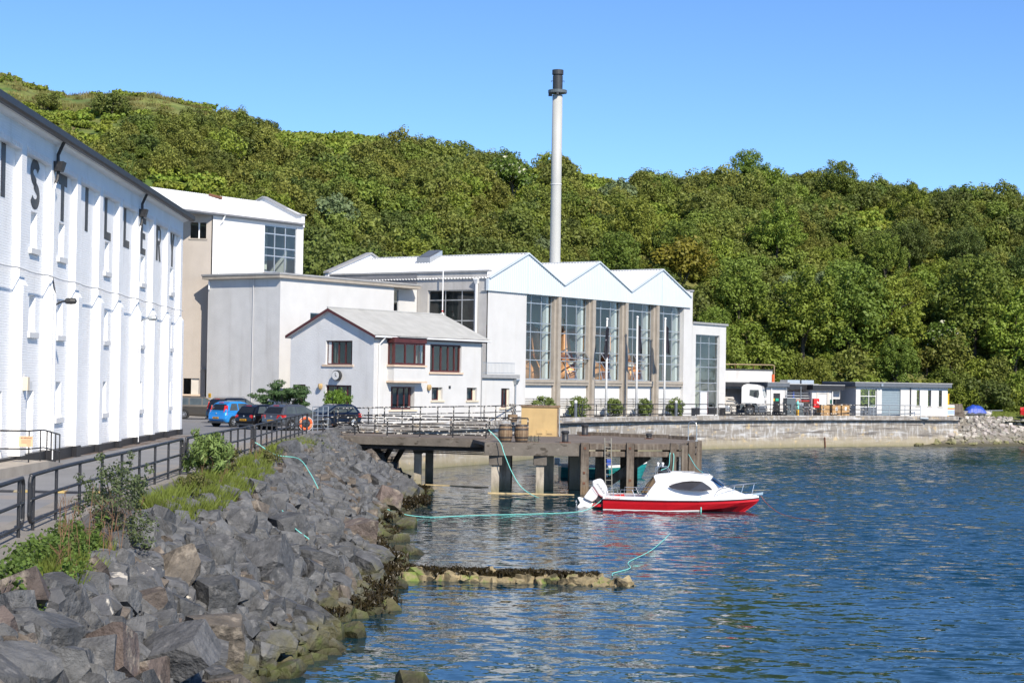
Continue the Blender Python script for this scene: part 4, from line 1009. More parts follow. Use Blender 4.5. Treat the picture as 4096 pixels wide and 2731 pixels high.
# glazed bays: columns, sills, low walls with louvres, windows
cols = [(W_[i][1], W_[i + 1][0]) for i in range(4)]
for a, c_ in cols:
    p = MB(); p.box(a, c_ - .2, .12, .62, 0, ZBD); p.box(a + .28, c_, -.12, .5, 0, ZBD - .01); p.build('column', M['concrete'], st)
for i, (a, c_) in enumerate(W_):
    s = MB(); s.box(a + .003, c_ - .003, .05, .5, Z(5.62), Z(6.0)); s.box(a + .003, c_ - .003, -.02, .4, Z(5.84), ZG0); s.build('sill', M['concrete'], st)
    lw = MB(); lw.wall(a + .003, c_ - .003, 0.12, Z(5.62), [(a + .4, a + 3.0, Z(3.7), Z(4.52))], y=.3, d=.12); lw.build('panel_wall', M['painted_white'], st)
    lb = MB(); lb.box(a, c_, .25, .32, -.05, .16); lb.build('base', M['black_paint'], st)
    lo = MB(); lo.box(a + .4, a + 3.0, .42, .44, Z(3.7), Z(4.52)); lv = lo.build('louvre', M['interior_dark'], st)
    for h0 in (0.4, 1.75):
        for k in range(5):
            z = Z(3.74) + k * .155
            sl = MB(); sl.hexa([(a + h0 + .02, .28, z), (a + h0 + 1.23, .28, z), (a + h0 + 1.23, .38, z + .07), (a + h0 + .02, .38, z + .07), (a + h0 + .02, .28, z + .06), (a + h0 + 1.23, .28, z + .06), (a + h0 + 1.23, .38, z + .11), (a + h0 + .02, .38, z + .11)]); sl.build('slat', M['painted_white'], lv)
    w3 = (c_ - a) / 3
    xs = [a + .02, a + w3 * (.85 if i == 0 else 1), a + w3 * (1.92 if i == 0 else 2), c_ - .02]
    zs = [ZG0, Z(7.67), Z(8.45), Z(9.97), Z(10.70), Z(12.32), ZG1]
    op = {0: [], 1: [(0, 1), (1, 1), (2, 1), (1, 0)], 2: [(1, 1), (1, 0)], 3: [(1, 1), (1, 0)], 4: []}[i]
    wn_ = window(st, xs, zs, .42, M['alu'], M['glass'], .075, .08, skip=set(op))
    # top-hung casements pushed open
    for (ci, cj) in op:
        cells_ = [(zs[cj], zs[cj + 1])] if cj == 1 else [(zs[0], (zs[0] + zs[1]) / 2), ((zs[0] + zs[1]) / 2, zs[1])]
        for q2, (z0, z1) in enumerate(cells_):
            u0, u1 = xs[ci] + .05, xs[ci + 1] - .05; h = z1 - z0 - .04
            ang = R(38 if not (cj == 0 and q2 == 0) else 16)
            cs = MB(); cs.box(u0, u1, -.02, .02, -.07, 0); cs.box(u0, u1, -.02, .02, -h, -h + .07); cs.box(u0, u0 + .07, -.02, .02, -h + .07, -.07); cs.box(u1 - .07, u1, -.02, .02, -h + .07, -.07)
            co_ = cs.build('casement', M['alu'], wn_, loc=(0, .36, z1), rot=(-ang, 0, 0))
            obj('pane', pane_mesh(u1 - u0 - .13, h - .13, M['glass']), co_, (u0 + .065, 0, -h + .065))
# cladding band with three gables and the three corrugated roofs
PK = [120.86 - SS, 131.82 - SS, 142.78 - SS]; VL = [115.40 - SS, 126.33 - SS, 137.28 - SS, 148.25 - SS]
ZV, ZP = Z(13.97), Z(16.25)
cl = MB(); pitch = .26; n = int((VL[3] - VL[0]) / pitch) * 4
def zig(x):
    for i in range(3):
        if x <= VL[i + 1] + 1e-6:
            return ZV + (ZP - ZV) * max(0, 1 - abs(x - PK[i]) / ((VL[i + 1] - VL[i]) / 2))
    return ZV
xs_ = sorted({VL[0] + (VL[3] - VL[0]) * i / n for i in range(n + 1)} | set(PK) | set(VL))
for i, x in enumerate(xs_):
    y = -.14 - (.05 if i % 4 in (1, 2) else 0); cl.v += [(x, y, ZBD - .05), (x, y, zig(x))]
cl.f = [(2 * i, 2 * i + 2, 2 * i + 3, 2 * i + 1) for i in range(len(xs_) - 1)]
cl.quad((VL[0], -.14, ZBD - .05), (VL[3], -.14, ZBD - .05), (VL[3], .6, ZBD - .05), (VL[0], .6, ZBD - .05))
cl.quad((VL[0], -.14, ZBD - .05), (VL[0], .1, ZBD - .05), (VL[0], .1, ZV), (VL[0], -.14, ZV))
cl.build('cladding', M['sheet_blue_white'], st)
for i in range(3):
    b = MB()
    corrugated(b, (VL[i], DS - .4, ZV), (VL[i], -.24, ZV), (PK[i], -.24, ZP), (PK[i], DS - .4, ZP), .3, .05)
    corrugated(b, (VL[i + 1], -.24, ZV), (VL[i + 1], DS - .4, ZV), (PK[i], DS - .4, ZP), (PK[i], -.24, ZP), .3, .05)
    b.build('roof', M['sheet_white'], st)
    v = MB(); v.bar((VL[i], -.22, ZV + .02), (PK[i], -.22, ZP + .02), .1, .16, (0, 1, 0)); v.bar((PK[i], -.22, ZP + .02), (VL[i + 1], -.22, ZV + .02), .1, .16, (0, 1, 0)); v.build('verge', M['sheet_blue_white'], st)
    v = MB(); v.bar((PK[i], -.26, ZP + .05), (PK[i], DS - .3, ZP + .05), .3, .05); v.build('ridge_cap', M['sheet_white'], st)
    # ridge skylight boxes
    px, yy_ = (PK[i] - 1.6, 8.6) if i == 0 else (PK[i] - 2.4, 9.5)
    k = MB(); kz = lambda x: ZP - (ZP - ZV) * abs(x - PK[i]) / 5.47
    k.hexa([(px, yy_, kz(px)), (px + 1.7, yy_, kz(px + 1.7)), (px + 1.7, yy_ + 1.4, kz(px + 1.7)), (px, yy_ + 1.4, kz(px)), (px, yy_, kz(px) + .5), (px + 1.7, yy_, kz(px + 1.7) + .55), (px + 1.7, yy_ + 1.4, kz(px + 1.7) + .55), (px, yy_ + 1.4, kz(px) + .5)])
    ko = k.build('roof_light', M['alu'], st)
    k = MB(); k.quad((px + .1, yy_ + .1, kz(px) + .56), (px + 1.6, yy_ + .1, kz(px + 1.7) + .60), (px + 1.6, yy_ + 1.3, kz(px + 1.7) + .60), (px + .1, yy_ + 1.3, kz(px) + .56)); k.build('roof_light_pane', M['slate_grey'], ko)
b = MB(); b.prism([(VL[0] - .1, Z(13)), (VL[0] - .1, Z(14.7)), (PK[0], Z(16.65)), (VL[1], Z(14.6)), (VL[3], Z(14.6)), (VL[3], Z(13))], 'y', DS - .35, DS); b.build('rear_parapet', M['sheet_white'], st)
b = MB(); b.prism([(VL[0] - .2, Z(14.7)), (PK[0], Z(16.65)), (VL[1], Z(14.6)), (VL[1], Z(14.72)), (PK[0], Z(16.8)), (VL[0] - .2, Z(14.84))], 'y', DS - .5, DS + .1); b.build('coping', M['coping_grey'], st)
# inside: floor, back wall, steel columns
b = MB(); b.box(.3, LS - .6, .65, DS - .5, Z(5.3), Z(5.5)); b.build('floor', M['interior'], st)
b = MB(); b.box(W_[0][0], LS - .6, 11.0, 11.2, Z(5.5), Z(14)); b.build('inner_wall', M['interior'], st)
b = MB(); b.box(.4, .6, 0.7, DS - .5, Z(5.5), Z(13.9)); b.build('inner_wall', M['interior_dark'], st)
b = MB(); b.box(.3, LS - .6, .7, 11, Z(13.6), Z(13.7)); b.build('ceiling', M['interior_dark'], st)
b = MB(); b.box(.3, LS - .6, DS - .3, DS - .1, 0, Z(13.9)); b.build('rear_wall', M['harl_grey'], st)
for a, c_ in cols + [(W_[4][1], W_[4][1] + .5)]:
    b = MB(); b.box(a - .45, a - .1, .62, 1.0, Z(5.5), Z(13.4)); b.build('inner_column', M['painted_white'], st)
# copper stills standing on the still-house floor
stl = ['first copper still from the office end, behind the glazed front', 'second copper still from the office end, behind open casements', 'third copper still from the office end, behind the first flagpole bay', 'fourth copper still from the office end, behind the middle flagpole bay', 'fifth copper still from the office end, short and round', 'sixth copper still, nearest the entrance tower end']
for i, x in enumerate((7.4, 11.6, 15.8, 19.6, 23.4, 26.2)):
    o = thing('copper_still', stl[i], 'still', sn(SS + x, NS - 3.0 - .3 * (i % 2), Z(5.5) + QZ), ROTD, 'copper stills inside the still house')
    b = MB(); b.lathe([(1.5, 0), (1.85, .3), (1.95, .95), (1.8, 1.55), (1.3, 2.1), (.8, 2.45)], 20); b.build('pot', M['copper'], o, smooth=True)
    b = MB(); b.lathe([(.8, 2.45), (.68, 2.9), (.48, 3.8), (.34, 4.8), (.3, 5.0)], 16); b.build('neck', M['copper'], o, smooth=True)
    b = MB(); b.tube([(0, 0, 4.8), (0, .25, 5.05), (0, 1.0, 5.0), (0, 5.5, 4.4)], .24, 10); b.build('lyne_arm', M['copper'], o, smooth=True)
    b = MB(); b.lathe([(.32, 0), (.32, .12), (.2, .2)], 12, (-.7, -1.25, 1.9), 'z'); b.build('manhole', M['painted_white'], o)

# thin white mast in front of the stairwell window
o = thing('wall_mast', 'thin white mast with red mark in front of the stairwell window', 'mast', sn(SS - .45, NS - 4.1, QZ), ROTD)
b = MB(); b.tube([(0, 0, 0), (0, 0, Z(14.65))], .05, 8); b.build('pole', M['white_paint'], o)
b = MB(); b.lathe([(.07, 0), (.07, .1)], 8, (0, 0, Z(11.35))); b.build('red_band', M['red'], o)
b = MB(); b.box(-.12, .12, -.1, .1, Z(11.0), Z(11.25)); b.build('clamp', M['white_paint'], o)

# ------------------------------------------------------------------ chimney stack
o = thing('chimney_stack', 'tall pale grey steel chimney stack with black cap rising behind the roofs', 'chimney', (3.9, 168, QZ))
pr = MB(); pr.lathe([(.50, 0), (.50, 14.0), (.485, 21.3), (.47, Z(32.7))], 24); pr.build('shaft', pm('stack_grey', (0.44, 0.44, 0.415), 0.55, var=0.04, scale=0.6), o, smooth=True)
pr = MB(); pr.lathe([(.53, 0), (.53, .07)], 24, (0, 0, Z(24.3))); pr.build('flange', M['painted_white'], o)
pr = MB(); pr.lathe([(.46, 0), (.88, .03), (.88, .3), (.46, .33)], 24, (0, 0, Z(32.85))); pr.build('platform', M['bin_grey'], o)
pr = MB(); pr.lathe([(.46, 0), (.47, 1.4), (.40, 1.45), (.40, 1.5), (.53, 1.52), (.53, 1.95), (.45, 1.97)], 24, (0, 0, Z(33.1))); pr.build('cap', M['dark_plastic'], o)
pr = MB(); pr.box(-.85, -.5, -.15, .15, Z(32.6), Z(32.85)); pr.box(-.1, .1, -.85, -.5, Z(32.65), Z(32.85)); pr.build('bracket', M['dark_plastic'], o)
for sgn in (-1, 1):
    pr = MB(); pr.tube([(sgn * .45, 0, Z(34.0)), (sgn * .6, 0, Z(34.05)), (sgn * .6, 0, Z(33.9))], .03, 5); pr.build('lifting_lug', M['dark_plastic'], o)

# ------------------------------------------------------------------ entrance tower at the right end of the still house
tr_ = thing('entrance_tower', 'narrow white tower with a tall glazed opening at the end of the still house', 'building', sn(148.87, NS + .0), ROTD)
LT = 6.75; b = MB()
b.wall(.0, LT, 0, Z(11.55), [(.7, 5.45, .1, Z(10.57))], d=.35); b.quad((LT, 0, 0), (LT, 7, 0), (LT, 7, Z(11.55)), (LT, 0, Z(11.55))); b.quad((0, 7, 0), (LT, 7, 0), (LT, 7, Z(11.55)), (0, 7, Z(11.55))); b.build('wall', M['harl_white'], tr_)
b = MB(); b.box(0.05, LT + .2, -.15, 7.1, Z(11.552), Z(11.75)); b.build('coping', M['coping_grey'], tr_)
b = MB(); b.box(0, .72, -.03, .0, 0, .75); b.build('plinth', M['black_paint'], tr_); b = MB(); b.box(5.5, LT + .03, -.03, 0.0, 0, .75); b.build('plinth', M['black_paint'], tr_)
window(tr_, [.7, 2.05, 3.7, 5.45], [.75, Z(5.23), Z(6.02), Z(7.51), Z(8.3), Z(9.8), Z(10.57)], .25, M['alu'], M['glass'], .08, .08, skip={(1, 0)})
b = MB(); b.box(.72, 2.0, .2, .3, .1, .74); b.box(3.75, 5.44, .2, .3, .1, .74); b.build('kick_panel', M['black_paint'], tr_)
b = MB()
for k in range(16): b.box(2.1, 3.45, .2 - (k % 2) * .02, .26, .1 + k * .135, .1 + k * .135 + .134)
b.build('roller_door', M['sheet_white'], tr_)
b = MB(); b.box(3.46, 3.64, .2, .3, .1, Z(5.2)); b.build('door_post', M['oxblood'], tr_)
b = MB(); b.box(.1, LT - .1, 3.2, 3.3, 0, Z(11.4)); b.box(.1, .2, .5, 3.2, 0, Z(11.4)); b.build('inner_wall', M['interior'], tr_)
b = MB(); b.box(5.75, 6.5, -.02, -.003, Z(5.1), Z(5.35)); b.build('notice', M['white_paint'], tr_)

# ------------------------------------------------------------------ low range to the right
def range_thing(name, label, a, c_, depth=6.0):
    a, c_ = Vector((a[0], a[1], 0)), Vector((c_[0], c_[1], 0)); d = c_ - a
    o = thing(name, label, 'building', (a.x, a.y, QZ), math.atan2(d.y, d.x)); return o, d.length
o, L_ = range_thing('garage_bay', 'low open garage bay with black fascia behind the white truck', (20.0, 179.9), (26.4, 181.3))
b = MB(); b.wall(0, L_, 0, Z(5.7), [(.3, L_ - .5, 0, Z(5.5))], d=.3); b.quad((0, 5, 0), (L_, 5, 0), (L_, 5, Z(5.7)), (0, 5, Z(5.7))); b.quad((0, 0, 0), (0, 5, 0), (0, 5, Z(5.7)), (0, 0, Z(5.7))); b.build('wall', M['harl_grey'], o)
b = MB(); b.box(-.1, L_, -.5, 5, Z(5.7), Z(6.1)); b.build('fascia', M['black_paint'], o)
b = MB(); b.box(-.1, L_, -.55, 5.05, Z(6.1), Z(6.2)); b.build('roof_edge', M['coping_grey'], o)
o, L_ = range_thing('boiler_block', 'grey rendered block with a rusty pipe rail above the garage bay', (20.6, 182.6), (26.7, 184.2))
b = MB(); b.box(0, L_, 0, 4, 0, Z(7.35)); b.build('wall', M['harl_grey'], o)
b = MB(); b.box(-.05, L_ + .05, -.05, 4.05, Z(7.352), Z(7.5)); b.build('coping', M['dark_plastic'], o)
b = MB(); b.tube([(0, -.1, Z(7.95)), (L_ - .1, -.1, Z(7.95)), (L_ + .12, -.1, Z(7.9)), (L_ + .15, -.1, Z(7.7)), (L_ + .15, -.1, Z(6.1))], .06, 8); b.build('pipe_rail', pm('pipe_tan', (0.3, 0.22, 0.13), 0.7, var=0.2), o)
for x in (.2, 2.2, 4.2): b = MB(); b.tube([(x, -.1, Z(7.5)), (x, -.1, Z(7.95))], .03, 6); b.build('post', M['rust'], o)
o, L_ = range_thing('white_store', 'small white store with a black door beside the parked truck', (25.1, 177.0), (27.2, 177.75))
b = MB(); b.wall(0, L_, 0, Z(5.75), [(.75, 1.5, 0, Z(5.1))], d=.2); b.quad((L_, 0, 0), (L_, 4, 0), (L_, 4, Z(5.75)), (L_, 0, Z(5.75))); b.quad((0, 0, 0), (0, 4, 0), (0, 4, Z(5.75)), (0, 0, Z(5.75))); b.build('wall', M['harl_white'], o)
b = MB(); b.box(-.1, L_ + .1, -.4, 4, Z(5.75), Z(6.12)); b.build('fascia', M['slate_grey'], o)
b = MB(); b.box(-.12, L_ + .12, -.45, 4, Z(6.12), Z(6.2)); b.build('roof_edge', M['coping_grey'], o)
b = MB(); b.box(.75, 1.5, .1, .16, 0, Z(5.1)); dd = b.build('door', M['black_paint'], o)
b = MB(); b.box(1.05, 1.38, .07, .095, Z(4.35), Z(4.6)); b.build('green_sign', M['green'] if False else pm('sign_green', (0.02, 0.4, 0.25), 0.5, var=0.05), dd)
b = MB(); b.box(.77, .93, .07, .095, Z(4.35), Z(4.6)); b.build('yellow_sign', M['yellow'], dd)
b = MB(); b.box(0.02, L_ + .02, -.02, -.003, 0, .4); b.build('plinth', M['black_paint'], o)
downpipe(o, [(.5, -.08, Z(5.7)), (.5, -.08, .1)], .06, M['white_paint'])
o, L_ = range_thing('pipe_yard_store', 'dark recessed store behind racks of red and blue pipes', (27.1, 179.0), (30.2, 180.2))
b = MB(); b.quad((0, 0, 0), (L_, 0, 0), (L_, 0, Z(5.5)), (0, 0, Z(5.5))); b.build('wall', M['harl_beige'], o)
b = MB(); b.box(-.1, L_, -1.0, 3, Z(5.5), Z(6.0)); b.build('fascia', M['black_paint'], o)
b = MB(); b.box(-.1, L_, -1.05, 3, Z(6.0), Z(6.08)); b.build('roof_edge', M['coping_grey'], o)
for x in (.7, 2.3): b = MB(); b.box(x, x + 1.4, .5, 2, Z(6.08), Z(6.45)); b.build('roof_light', M['alu'], o)
b = MB(); b.tube([(-.9, .6, Z(6.0)), (-.9, .6, Z(6.95))], .13, 10); b.build('flue', M['orange'], o)
o, L_ = range_thing('cask_store', 'grey rendered store with a narrow white roller door', (29.75, 178.2), (31.95, 179.1))
b = MB(); b.wall(0, L_, 0, Z(5.5), [(.75, 1.75, 0, Z(5.1))], d=.15); b.quad((0, 0, 0), (0, 3, 0), (0, 3, Z(5.5)), (0, 0, Z(5.5))); b.build('wall', M['harl_grey'], o)
b = MB()
for k in range(18): b.box(.77, 1.73, .06 - (k % 2) * .02, .1, k * .12, k * .12 + .12)
b.build('roller_door', M['sheet_white'], o)
b = MB(); b.box(.55, .75, -.04, 0.0, 0, Z(5.3)); b.box(1.75, 1.98, -.04, 0.0, 0, Z(5.3)); b.build('door_frame', M['concrete_pale'], o)
b = MB(); b.box(-.1, L_ + 1.2, -.35, 3, Z(5.5), Z(5.95)); b.build('fascia', M['black_paint'], o)
b = MB(); b.box(-.1, L_ + 1.2, -.4, 3, Z(5.95), Z(6.03)); b.build('roof_edge', M['coping_grey'], o)
b = MB(); b.box(L_ + .0, L_ + 1.2, 1.2, 1.3, 0, Z(5.5)); b.build('recess_wall', M['interior_dark'], o)
b = MB(); b.box(L_ + .0, L_ + 1.2, .5, .6, Z(4.6), Z(5.5)); b.build('recess_lintel', M['harl_grey'], o)
b = MB(); b.box(2.1, 2.4, -.05, -.003, Z(4.15), Z(4.55)); b.build('green_box', M['green'], o)
downpipe(o, [(L_ - .05, -.1, Z(5.4)), (L_ - .05, -.1, .05)], .05, M['white_paint'])
ws = thing('workshop', 'white flat-roofed workshop with shutter door and three slit windows at the quay end', 'building', (34.35, 179.4, QZ), math.atan2(3.0, 6.1))
LW = math.hypot(6.1, 3.0)
b = MB(); b.wall(0, LW, 0, Z(5.9), [(.55, 2.6, 0.0, Z(5.7)), (3.2, 5.55, 0, Z(5.7))], d=.25); b.quad((0, 0, 0), (0, 5, 0), (0, 5, Z(5.9)), (0, 0, Z(5.9))); b.build('front_wall', M['harl_white'], ws)
window(ws, [.55, 1.7, 2.6], [.95, Z(4.95), Z(5.7)], .18, M['white_paint'], M['glass'], .06, .06)
b = MB(); b.box(.55, 2.6, .1, .2, 0, .94); b.build('window_panel', M['slate_grey'], ws)
b = MB()
for k in range(22): b.box(3.2, 5.55, .16 - (k % 2) * .025, .22, k * .128, k * .128 + .128)
b.build('shutter_door', pm('shutter', (0.24, 0.3, 0.34), 0.5, var=0.06), ws)
rz2 = math.atan2(.6, 4.0) - math.atan2(3.0, 6.1)
def wm(u, t, z):
    c2, s2 = math.cos(rz2), math.sin(rz2); return (LW + u * c2 - t * s2, u * s2 + t * c2, z)
b = MB(); b.wall(0, 3.95, 0, Z(5.9), [(.65, 1.0, Z(4.0), Z(5.62)), (1.85, 2.2, Z(4.0), Z(5.62)), (3.0, 3.35, Z(4.0), Z(5.62))], d=.25, m=wm)
b.quad(wm(3.95, 0, 0), wm(3.95, 5, 0), wm(3.95, 5, Z(5.9)), wm(3.95, 0, Z(5.9))); b.build('end_wall', M['painted_white'], ws)
for u in (.65, 1.85, 3.0):
    f = MB(); f.hexa([wm(u, .14, Z(5.05)), wm(u + .35, .14, Z(5.05)), wm(u + .35, .2, Z(5.05)), wm(u, .2, Z(5.05)), wm(u, .14, Z(5.1)), wm(u + .35, .14, Z(5.1)), wm(u + .35, .2, Z(5.1)), wm(u, .2, Z(5.1))])
    fo = f.build('slit_window', M['oxblood'], ws)
    f = MB(); f.quad(wm(u, .18, Z(4.0)), wm(u + .35, .18, Z(4.0)), wm(u + .35, .18, Z(5.62)), wm(u, .18, Z(5.62))); f.build('pane', M['glass_dark'], fo)
    f = MB(); f.hexa([wm(u - .1, -.06, Z(3.9)), wm(u + .45, -.06, Z(3.9)), wm(u + .45, .1, Z(3.9)), wm(u - .1, .1, Z(3.9)), wm(u - .1, -.06, Z(3.99)), wm(u + .45, -.06, Z(3.99)), wm(u + .45, .1, Z(3.99)), wm(u - .1, .1, Z(3.99))]); f.build('sill', M['concrete_pale'], fo)
P0, P1, P2 = (-.35, -.35), (LW + .05, -.35), wm(4.25, -.35, 0)[:2]
P3, P4 = wm(4.25, 5.2, 0)[:2], (-.35, 5.2)
b = MB(); b.prism([P0, P1, P2, P3, P4], 'z', Z(5.9), Z(6.26)); b.build('fascia', M['slate_grey'], ws)
b = MB(); b.prism([(P0[0] - .04, P0[1] - .04), (P1[0], P1[1] - .04), (P2[0] + .04, P2[1] - .04), P3, P4], 'z', Z(6.26), Z(6.36)); b.build('roof_edge', M['coping_grey'], ws)
downpipe(ws, [(LW - .05, -.1, Z(5.85)), (LW - .05, -.1, .1)], .05, M['black_metal'])
b = MB(); b.box(2.75, 2.98, -.5, -.36, Z(5.95), Z(6.2)); b.build('floodlight', M['galv'], ws)
b = MB(); b.box(.5, 2.4, 2.4, 2.5, 0, Z(5.8)); b.build('inner_wall', M['interior_dark'], ws)
# ================================================================== pier, boats and harbour gear
def railing(name, label, pts, h=1.1, rails=(1.08, .62, .2), spacing=2.0, mat=None, r=.035, pr=.04, rounded=(False, False), group=None, posts=True, cat='railing'):
    """rails and posts along a polyline of (x, y, z); every post and rail is a part"""
    mat = mat or M['chipped']
    o = thing(name, label, cat, pts[0], 0, group)
    P = [Vector(p) - Vector(pts[0]) for p in pts]
    seg = [(P[i + 1] - P[i]).length for i in range(len(P) - 1)]; tot = sum(seg)
    def at(d):
        for i, s in enumerate(seg):
            if d <= s or i == len(seg) - 1: return P[i].lerp(P[i + 1], d / s)
            d -= s
    n = max(1, round(tot / spacing)); me = MB().tube([(0, 0, -.05), (0, 0, rails[0])], pr, 7).mesh('post', mat)
    m0 = .35 if rounded[0] else 0; m1 = .35 if rounded[1] else 0
    if posts:
        for i in range(n + 1):
            obj('post', me, o, at(m0 + (tot - m0 - m1) * i / n))
    for k, z in enumerate(rails):
        b = MB(); b.tube([tuple(p + Vector((0, 0, z))) for p in P], r if k else r * 1.15, 6); b.build('rail', mat, o)
    for e, idx in ((rounded[0], 0), (rounded[1], -1)):
        if e:
            p = P[idx]; b = MB(); zt, zb = rails[0], rails[-1]; nxt = P[1] if idx == 0 else P[-2]; dv = (p - nxt).normalized()
            b.tube([p + Vector((0, 0, zt)), p + dv * .1 + Vector((0, 0, zt - .03)), p + dv * .14 + Vector((0, 0, zt - .14)), p + dv * .14 + Vector((0, 0, zb + .14)), p + dv * .1 + Vector((0, 0, zb + .03)), p + Vector((0, 0, zb))], r, 6); b.build('end_loop', mat, o)
    return o

DZ = 2.7
pier = thing('pier', 'old concrete and timber pier on columns with a footbridge to the shore', 'pier', (0, 95, 0))
def pb(name, mat, *boxes, parent=pier, bevel=0.0):
    b = MB()
    for x0, x1, y0, y1, z0, z1 in boxes: b.box(x0, x1, y0 - 95, y1 - 95, z0, z1)
    return b.build(name, mat, parent, bevel=bevel)
b = MB(); b.prism([(-1.3, -.1), (3.75, .9), (8.9, 2.4), (10.9, 9.4), (10.3, 11.3), (5.6, 16.5), (2.0, 17.0), (-2.2, 12.5), (-2.2, 5.0)], 'z', DZ - .18, DZ); b.build('deck', M['deck'], pier)
b = MB(); b.hexa([(-1.35, -.25, 2.02), (3.72, .75, 2.02), (3.72, 1.35, 2.02), (-1.35, .35, 2.02), (-1.35, -.25, 2.68), (3.72, .75, 2.68), (3.72, 1.35, 2.68), (-1.35, .35, 2.68)]); b.build('front_beam', M['pier_concrete'], pier)
b = MB(); b.hexa([(-1.2, .4, 2.05), (-.7, .4, 2.05), (-1.6, 12, 2.05), (-2.1, 12, 2.05), (-1.2, .4, 2.5), (-.7, .4, 2.5), (-1.6, 12, 2.5), (-2.1, 12, 2.5)]); b.build('cross_beam', M['pier_concrete'], pier)
for (x0, x1, yy0) in ((-.98, -.57, 95.15), (1.38, 1.8, 95.6)):
    pb('column', M['pier_column'], (x0, x1, yy0, yy0 + .42, -1, 1.52))
    pb('column_cap', M['pier_concrete'], (x0 - .14, x1 + .14, yy0 - .12, yy0 + .55, 1.5, 2.02), bevel=.03)
    for k in range(1, 4):
        pb('rear_column', M['pier_column'], (x0 + .05 * k, x1 + .05 * k + .55, yy0 + 3.4 * k, yy0 + 3.4 * k + .5, -1, 2.5))
pb('rear_column', M['pier_column'], (3.3, 3.9, 100, 100.6, -1, 2.5)); pb('rear_column', M['pier_column'], (3.4, 4.0, 105, 105.6, -1, 2.5))
pb('rear_pile', M['timber'], (6.2, 6.75, 101, 101.5, -1, 2.5)); pb('rear_pile', M['timber'], (8.6, 9.1, 101.5, 102, -1, 2.5)); pb('rear_pile', M['timber'], (4.7, 5.3, 99, 99.5, -1, 2.5)); pb('rear_pile', M['timber'], (9.2, 9.7, 103.5, 104, -1, 2.5)); pb('rear_pile', M['timber'], (7.1, 7.5, 106, 106.5, -1, 2.5))
for (x0, x1, y0) in ((3.74, 4.18, 95.55), (6.22, 6.62, 96.3), (8.62, 8.95, 97.05)):
    pb('fender_pile', M['timber'], (x0, x1, y0, y0 + .45, -1, 2.74), bevel=.02)
pb('fender_pile', M['timber'], (9.85, 10.2, 99.5, 100.0, -1, 2.72), bevel=.02); pb('fender_pile', M['timber'], (10.5, 10.95, 103.0, 103.5, -1, 2.70), bevel=.02); pb('fender_pile', M['timber'], (9.35, 9.7, 98.3, 98.7, -1, 2.6))
for (xa, ya, xb, yb) in ((4.18, 96.0, 6.22, 96.6), (6.62, 96.75, 8.62, 97.3), (8.95, 97.5, 10.6, 103.2)):
    for z0, z1, off in ((2.36, 2.68, 0), (1.98, 2.27, .06)):
        b = MB(); b.bar((xa, ya - 95 + off, (z0 + z1) / 2), (xb, yb - 95 + off, (z0 + z1) / 2), .3, z1 - z0); b.build('wale', M['timber'], pier, bevel=.02)
for (xa, za, xb, zb, yy0) in ((5.0, .2, 7.6, 2.0, 99.0), (7.3, -.2, 9.0, 2.0, 98.4)):
    b = MB(); b.bar((xa, yy0 - 95, za), (xb, yy0 - 95, zb), .5, .45); b.build('brace', M['timber'], pier)
b = MB()
for (x, y, z) in ((3.96, 95.55, 2.45), (3.93, 95.55, 1.15), (3.93, 95.55, .6), (6.4, 96.3, 2.45), (6.42, 96.3, .75)): b.box(x - .06, x + .06, y - 95 - .03, y - 95 + .02, z - .06, z + .06)
tag(b.build('bolts', M['rust'], pier), kind='stuff')
b = MB()
for x0, x1, y0, y1 in ((4.1, 6.6, 110.4, 110.7), (6.6, 9.4, 108.2, 108.5), (9.3, 10.7, 105.6, 105.8)): b.bar((x0, y0 - 95, DZ + .1), (x1, y1 - 95 - 1.5, DZ + .1), .2, .2)
b.build('kerb_beam', M['timber'], pier)
# footbridge
b = MB(); b.hexa([(-11.2, 6.8, 2.35), (-1.1, 4.2, 2.35), (-1.1, 9.6, 2.35), (-11.2, 11.3, 2.35), (-11.2, 6.8, 2.74), (-1.1, 4.2, 2.74), (-1.1, 9.6, 2.74), (-11.2, 11.3, 2.74)]); b.build('bridge_deck', M['deck'], pier)
b = MB(); b.bar((-9.6, 6.25, 2.5), (-1.2, 4.1, 2.48), .18, .42); b.build('bridge_edge', M['pier_concrete'], pier)
b = MB(); b.bar((-8.8, 6.6, 2.16), (-1.1, 4.6, 2.14), .3, .26); b.bar((-8.8, 10.2, 2.16), (-1.1, 9.0, 2.14), .3, .26); b.build('bridge_girder', M['dark_plastic'], pier)
b = MB(); b.tube([(-8.8, 7.2, 1.9), (-1.2, 5.6, 1.82)], .035, 6); b.tube([(-8.8, 7.6, 1.95), (-1.2, 6.0, 1.9)], .03, 6); b.build('service_pipe', M['dark_plastic'], pier)
pb('bridge_column', M['pier_column'], (-5.42, -5.0, 101.6, 102.1, -1, 2.1)); pb('bridge_column', M['pier_column'], (-4.95, -4.5, 105.2, 105.8, -1, 2.1))
b = MB(); b.prism([(-5.55, 2.1), (-4.4, 2.1), (-5.0, 1.75), (-5.42, 1.75)], 'y', 6.55, 7.15); b.build('column_head', M['pier_concrete'], pier)
for i, x in enumerate((-8.6, -7.9, -7.2)):
    b = MB(); b.bar((x, 10.6, .3), (x + 1.1, 8.5, 2.1), .2, .25); b.build('shore_brace', M['timber'], pier)
pb('brick_abutment', pm('abutment', (0.13, 0.1, 0.08), 0.9, var=0.3, scale=2, bump=0.4, bscale=8, layers=[('n', (0.4, 0.37, 0.33), (3, 3, 9), 0.55, 0.65, 0.6)]), (-8.9, -6.75, 108.2, 109.6, -.6, 1.15))
pb('abutment_cap', M['pier_concrete'], (-9.0, -6.7, 108.1, 109.7, 1.15, 1.3))
pb('rust_stain_plate', M['rust'], (-7.05, -6.85, 108.02, 108.09, .25, .95))
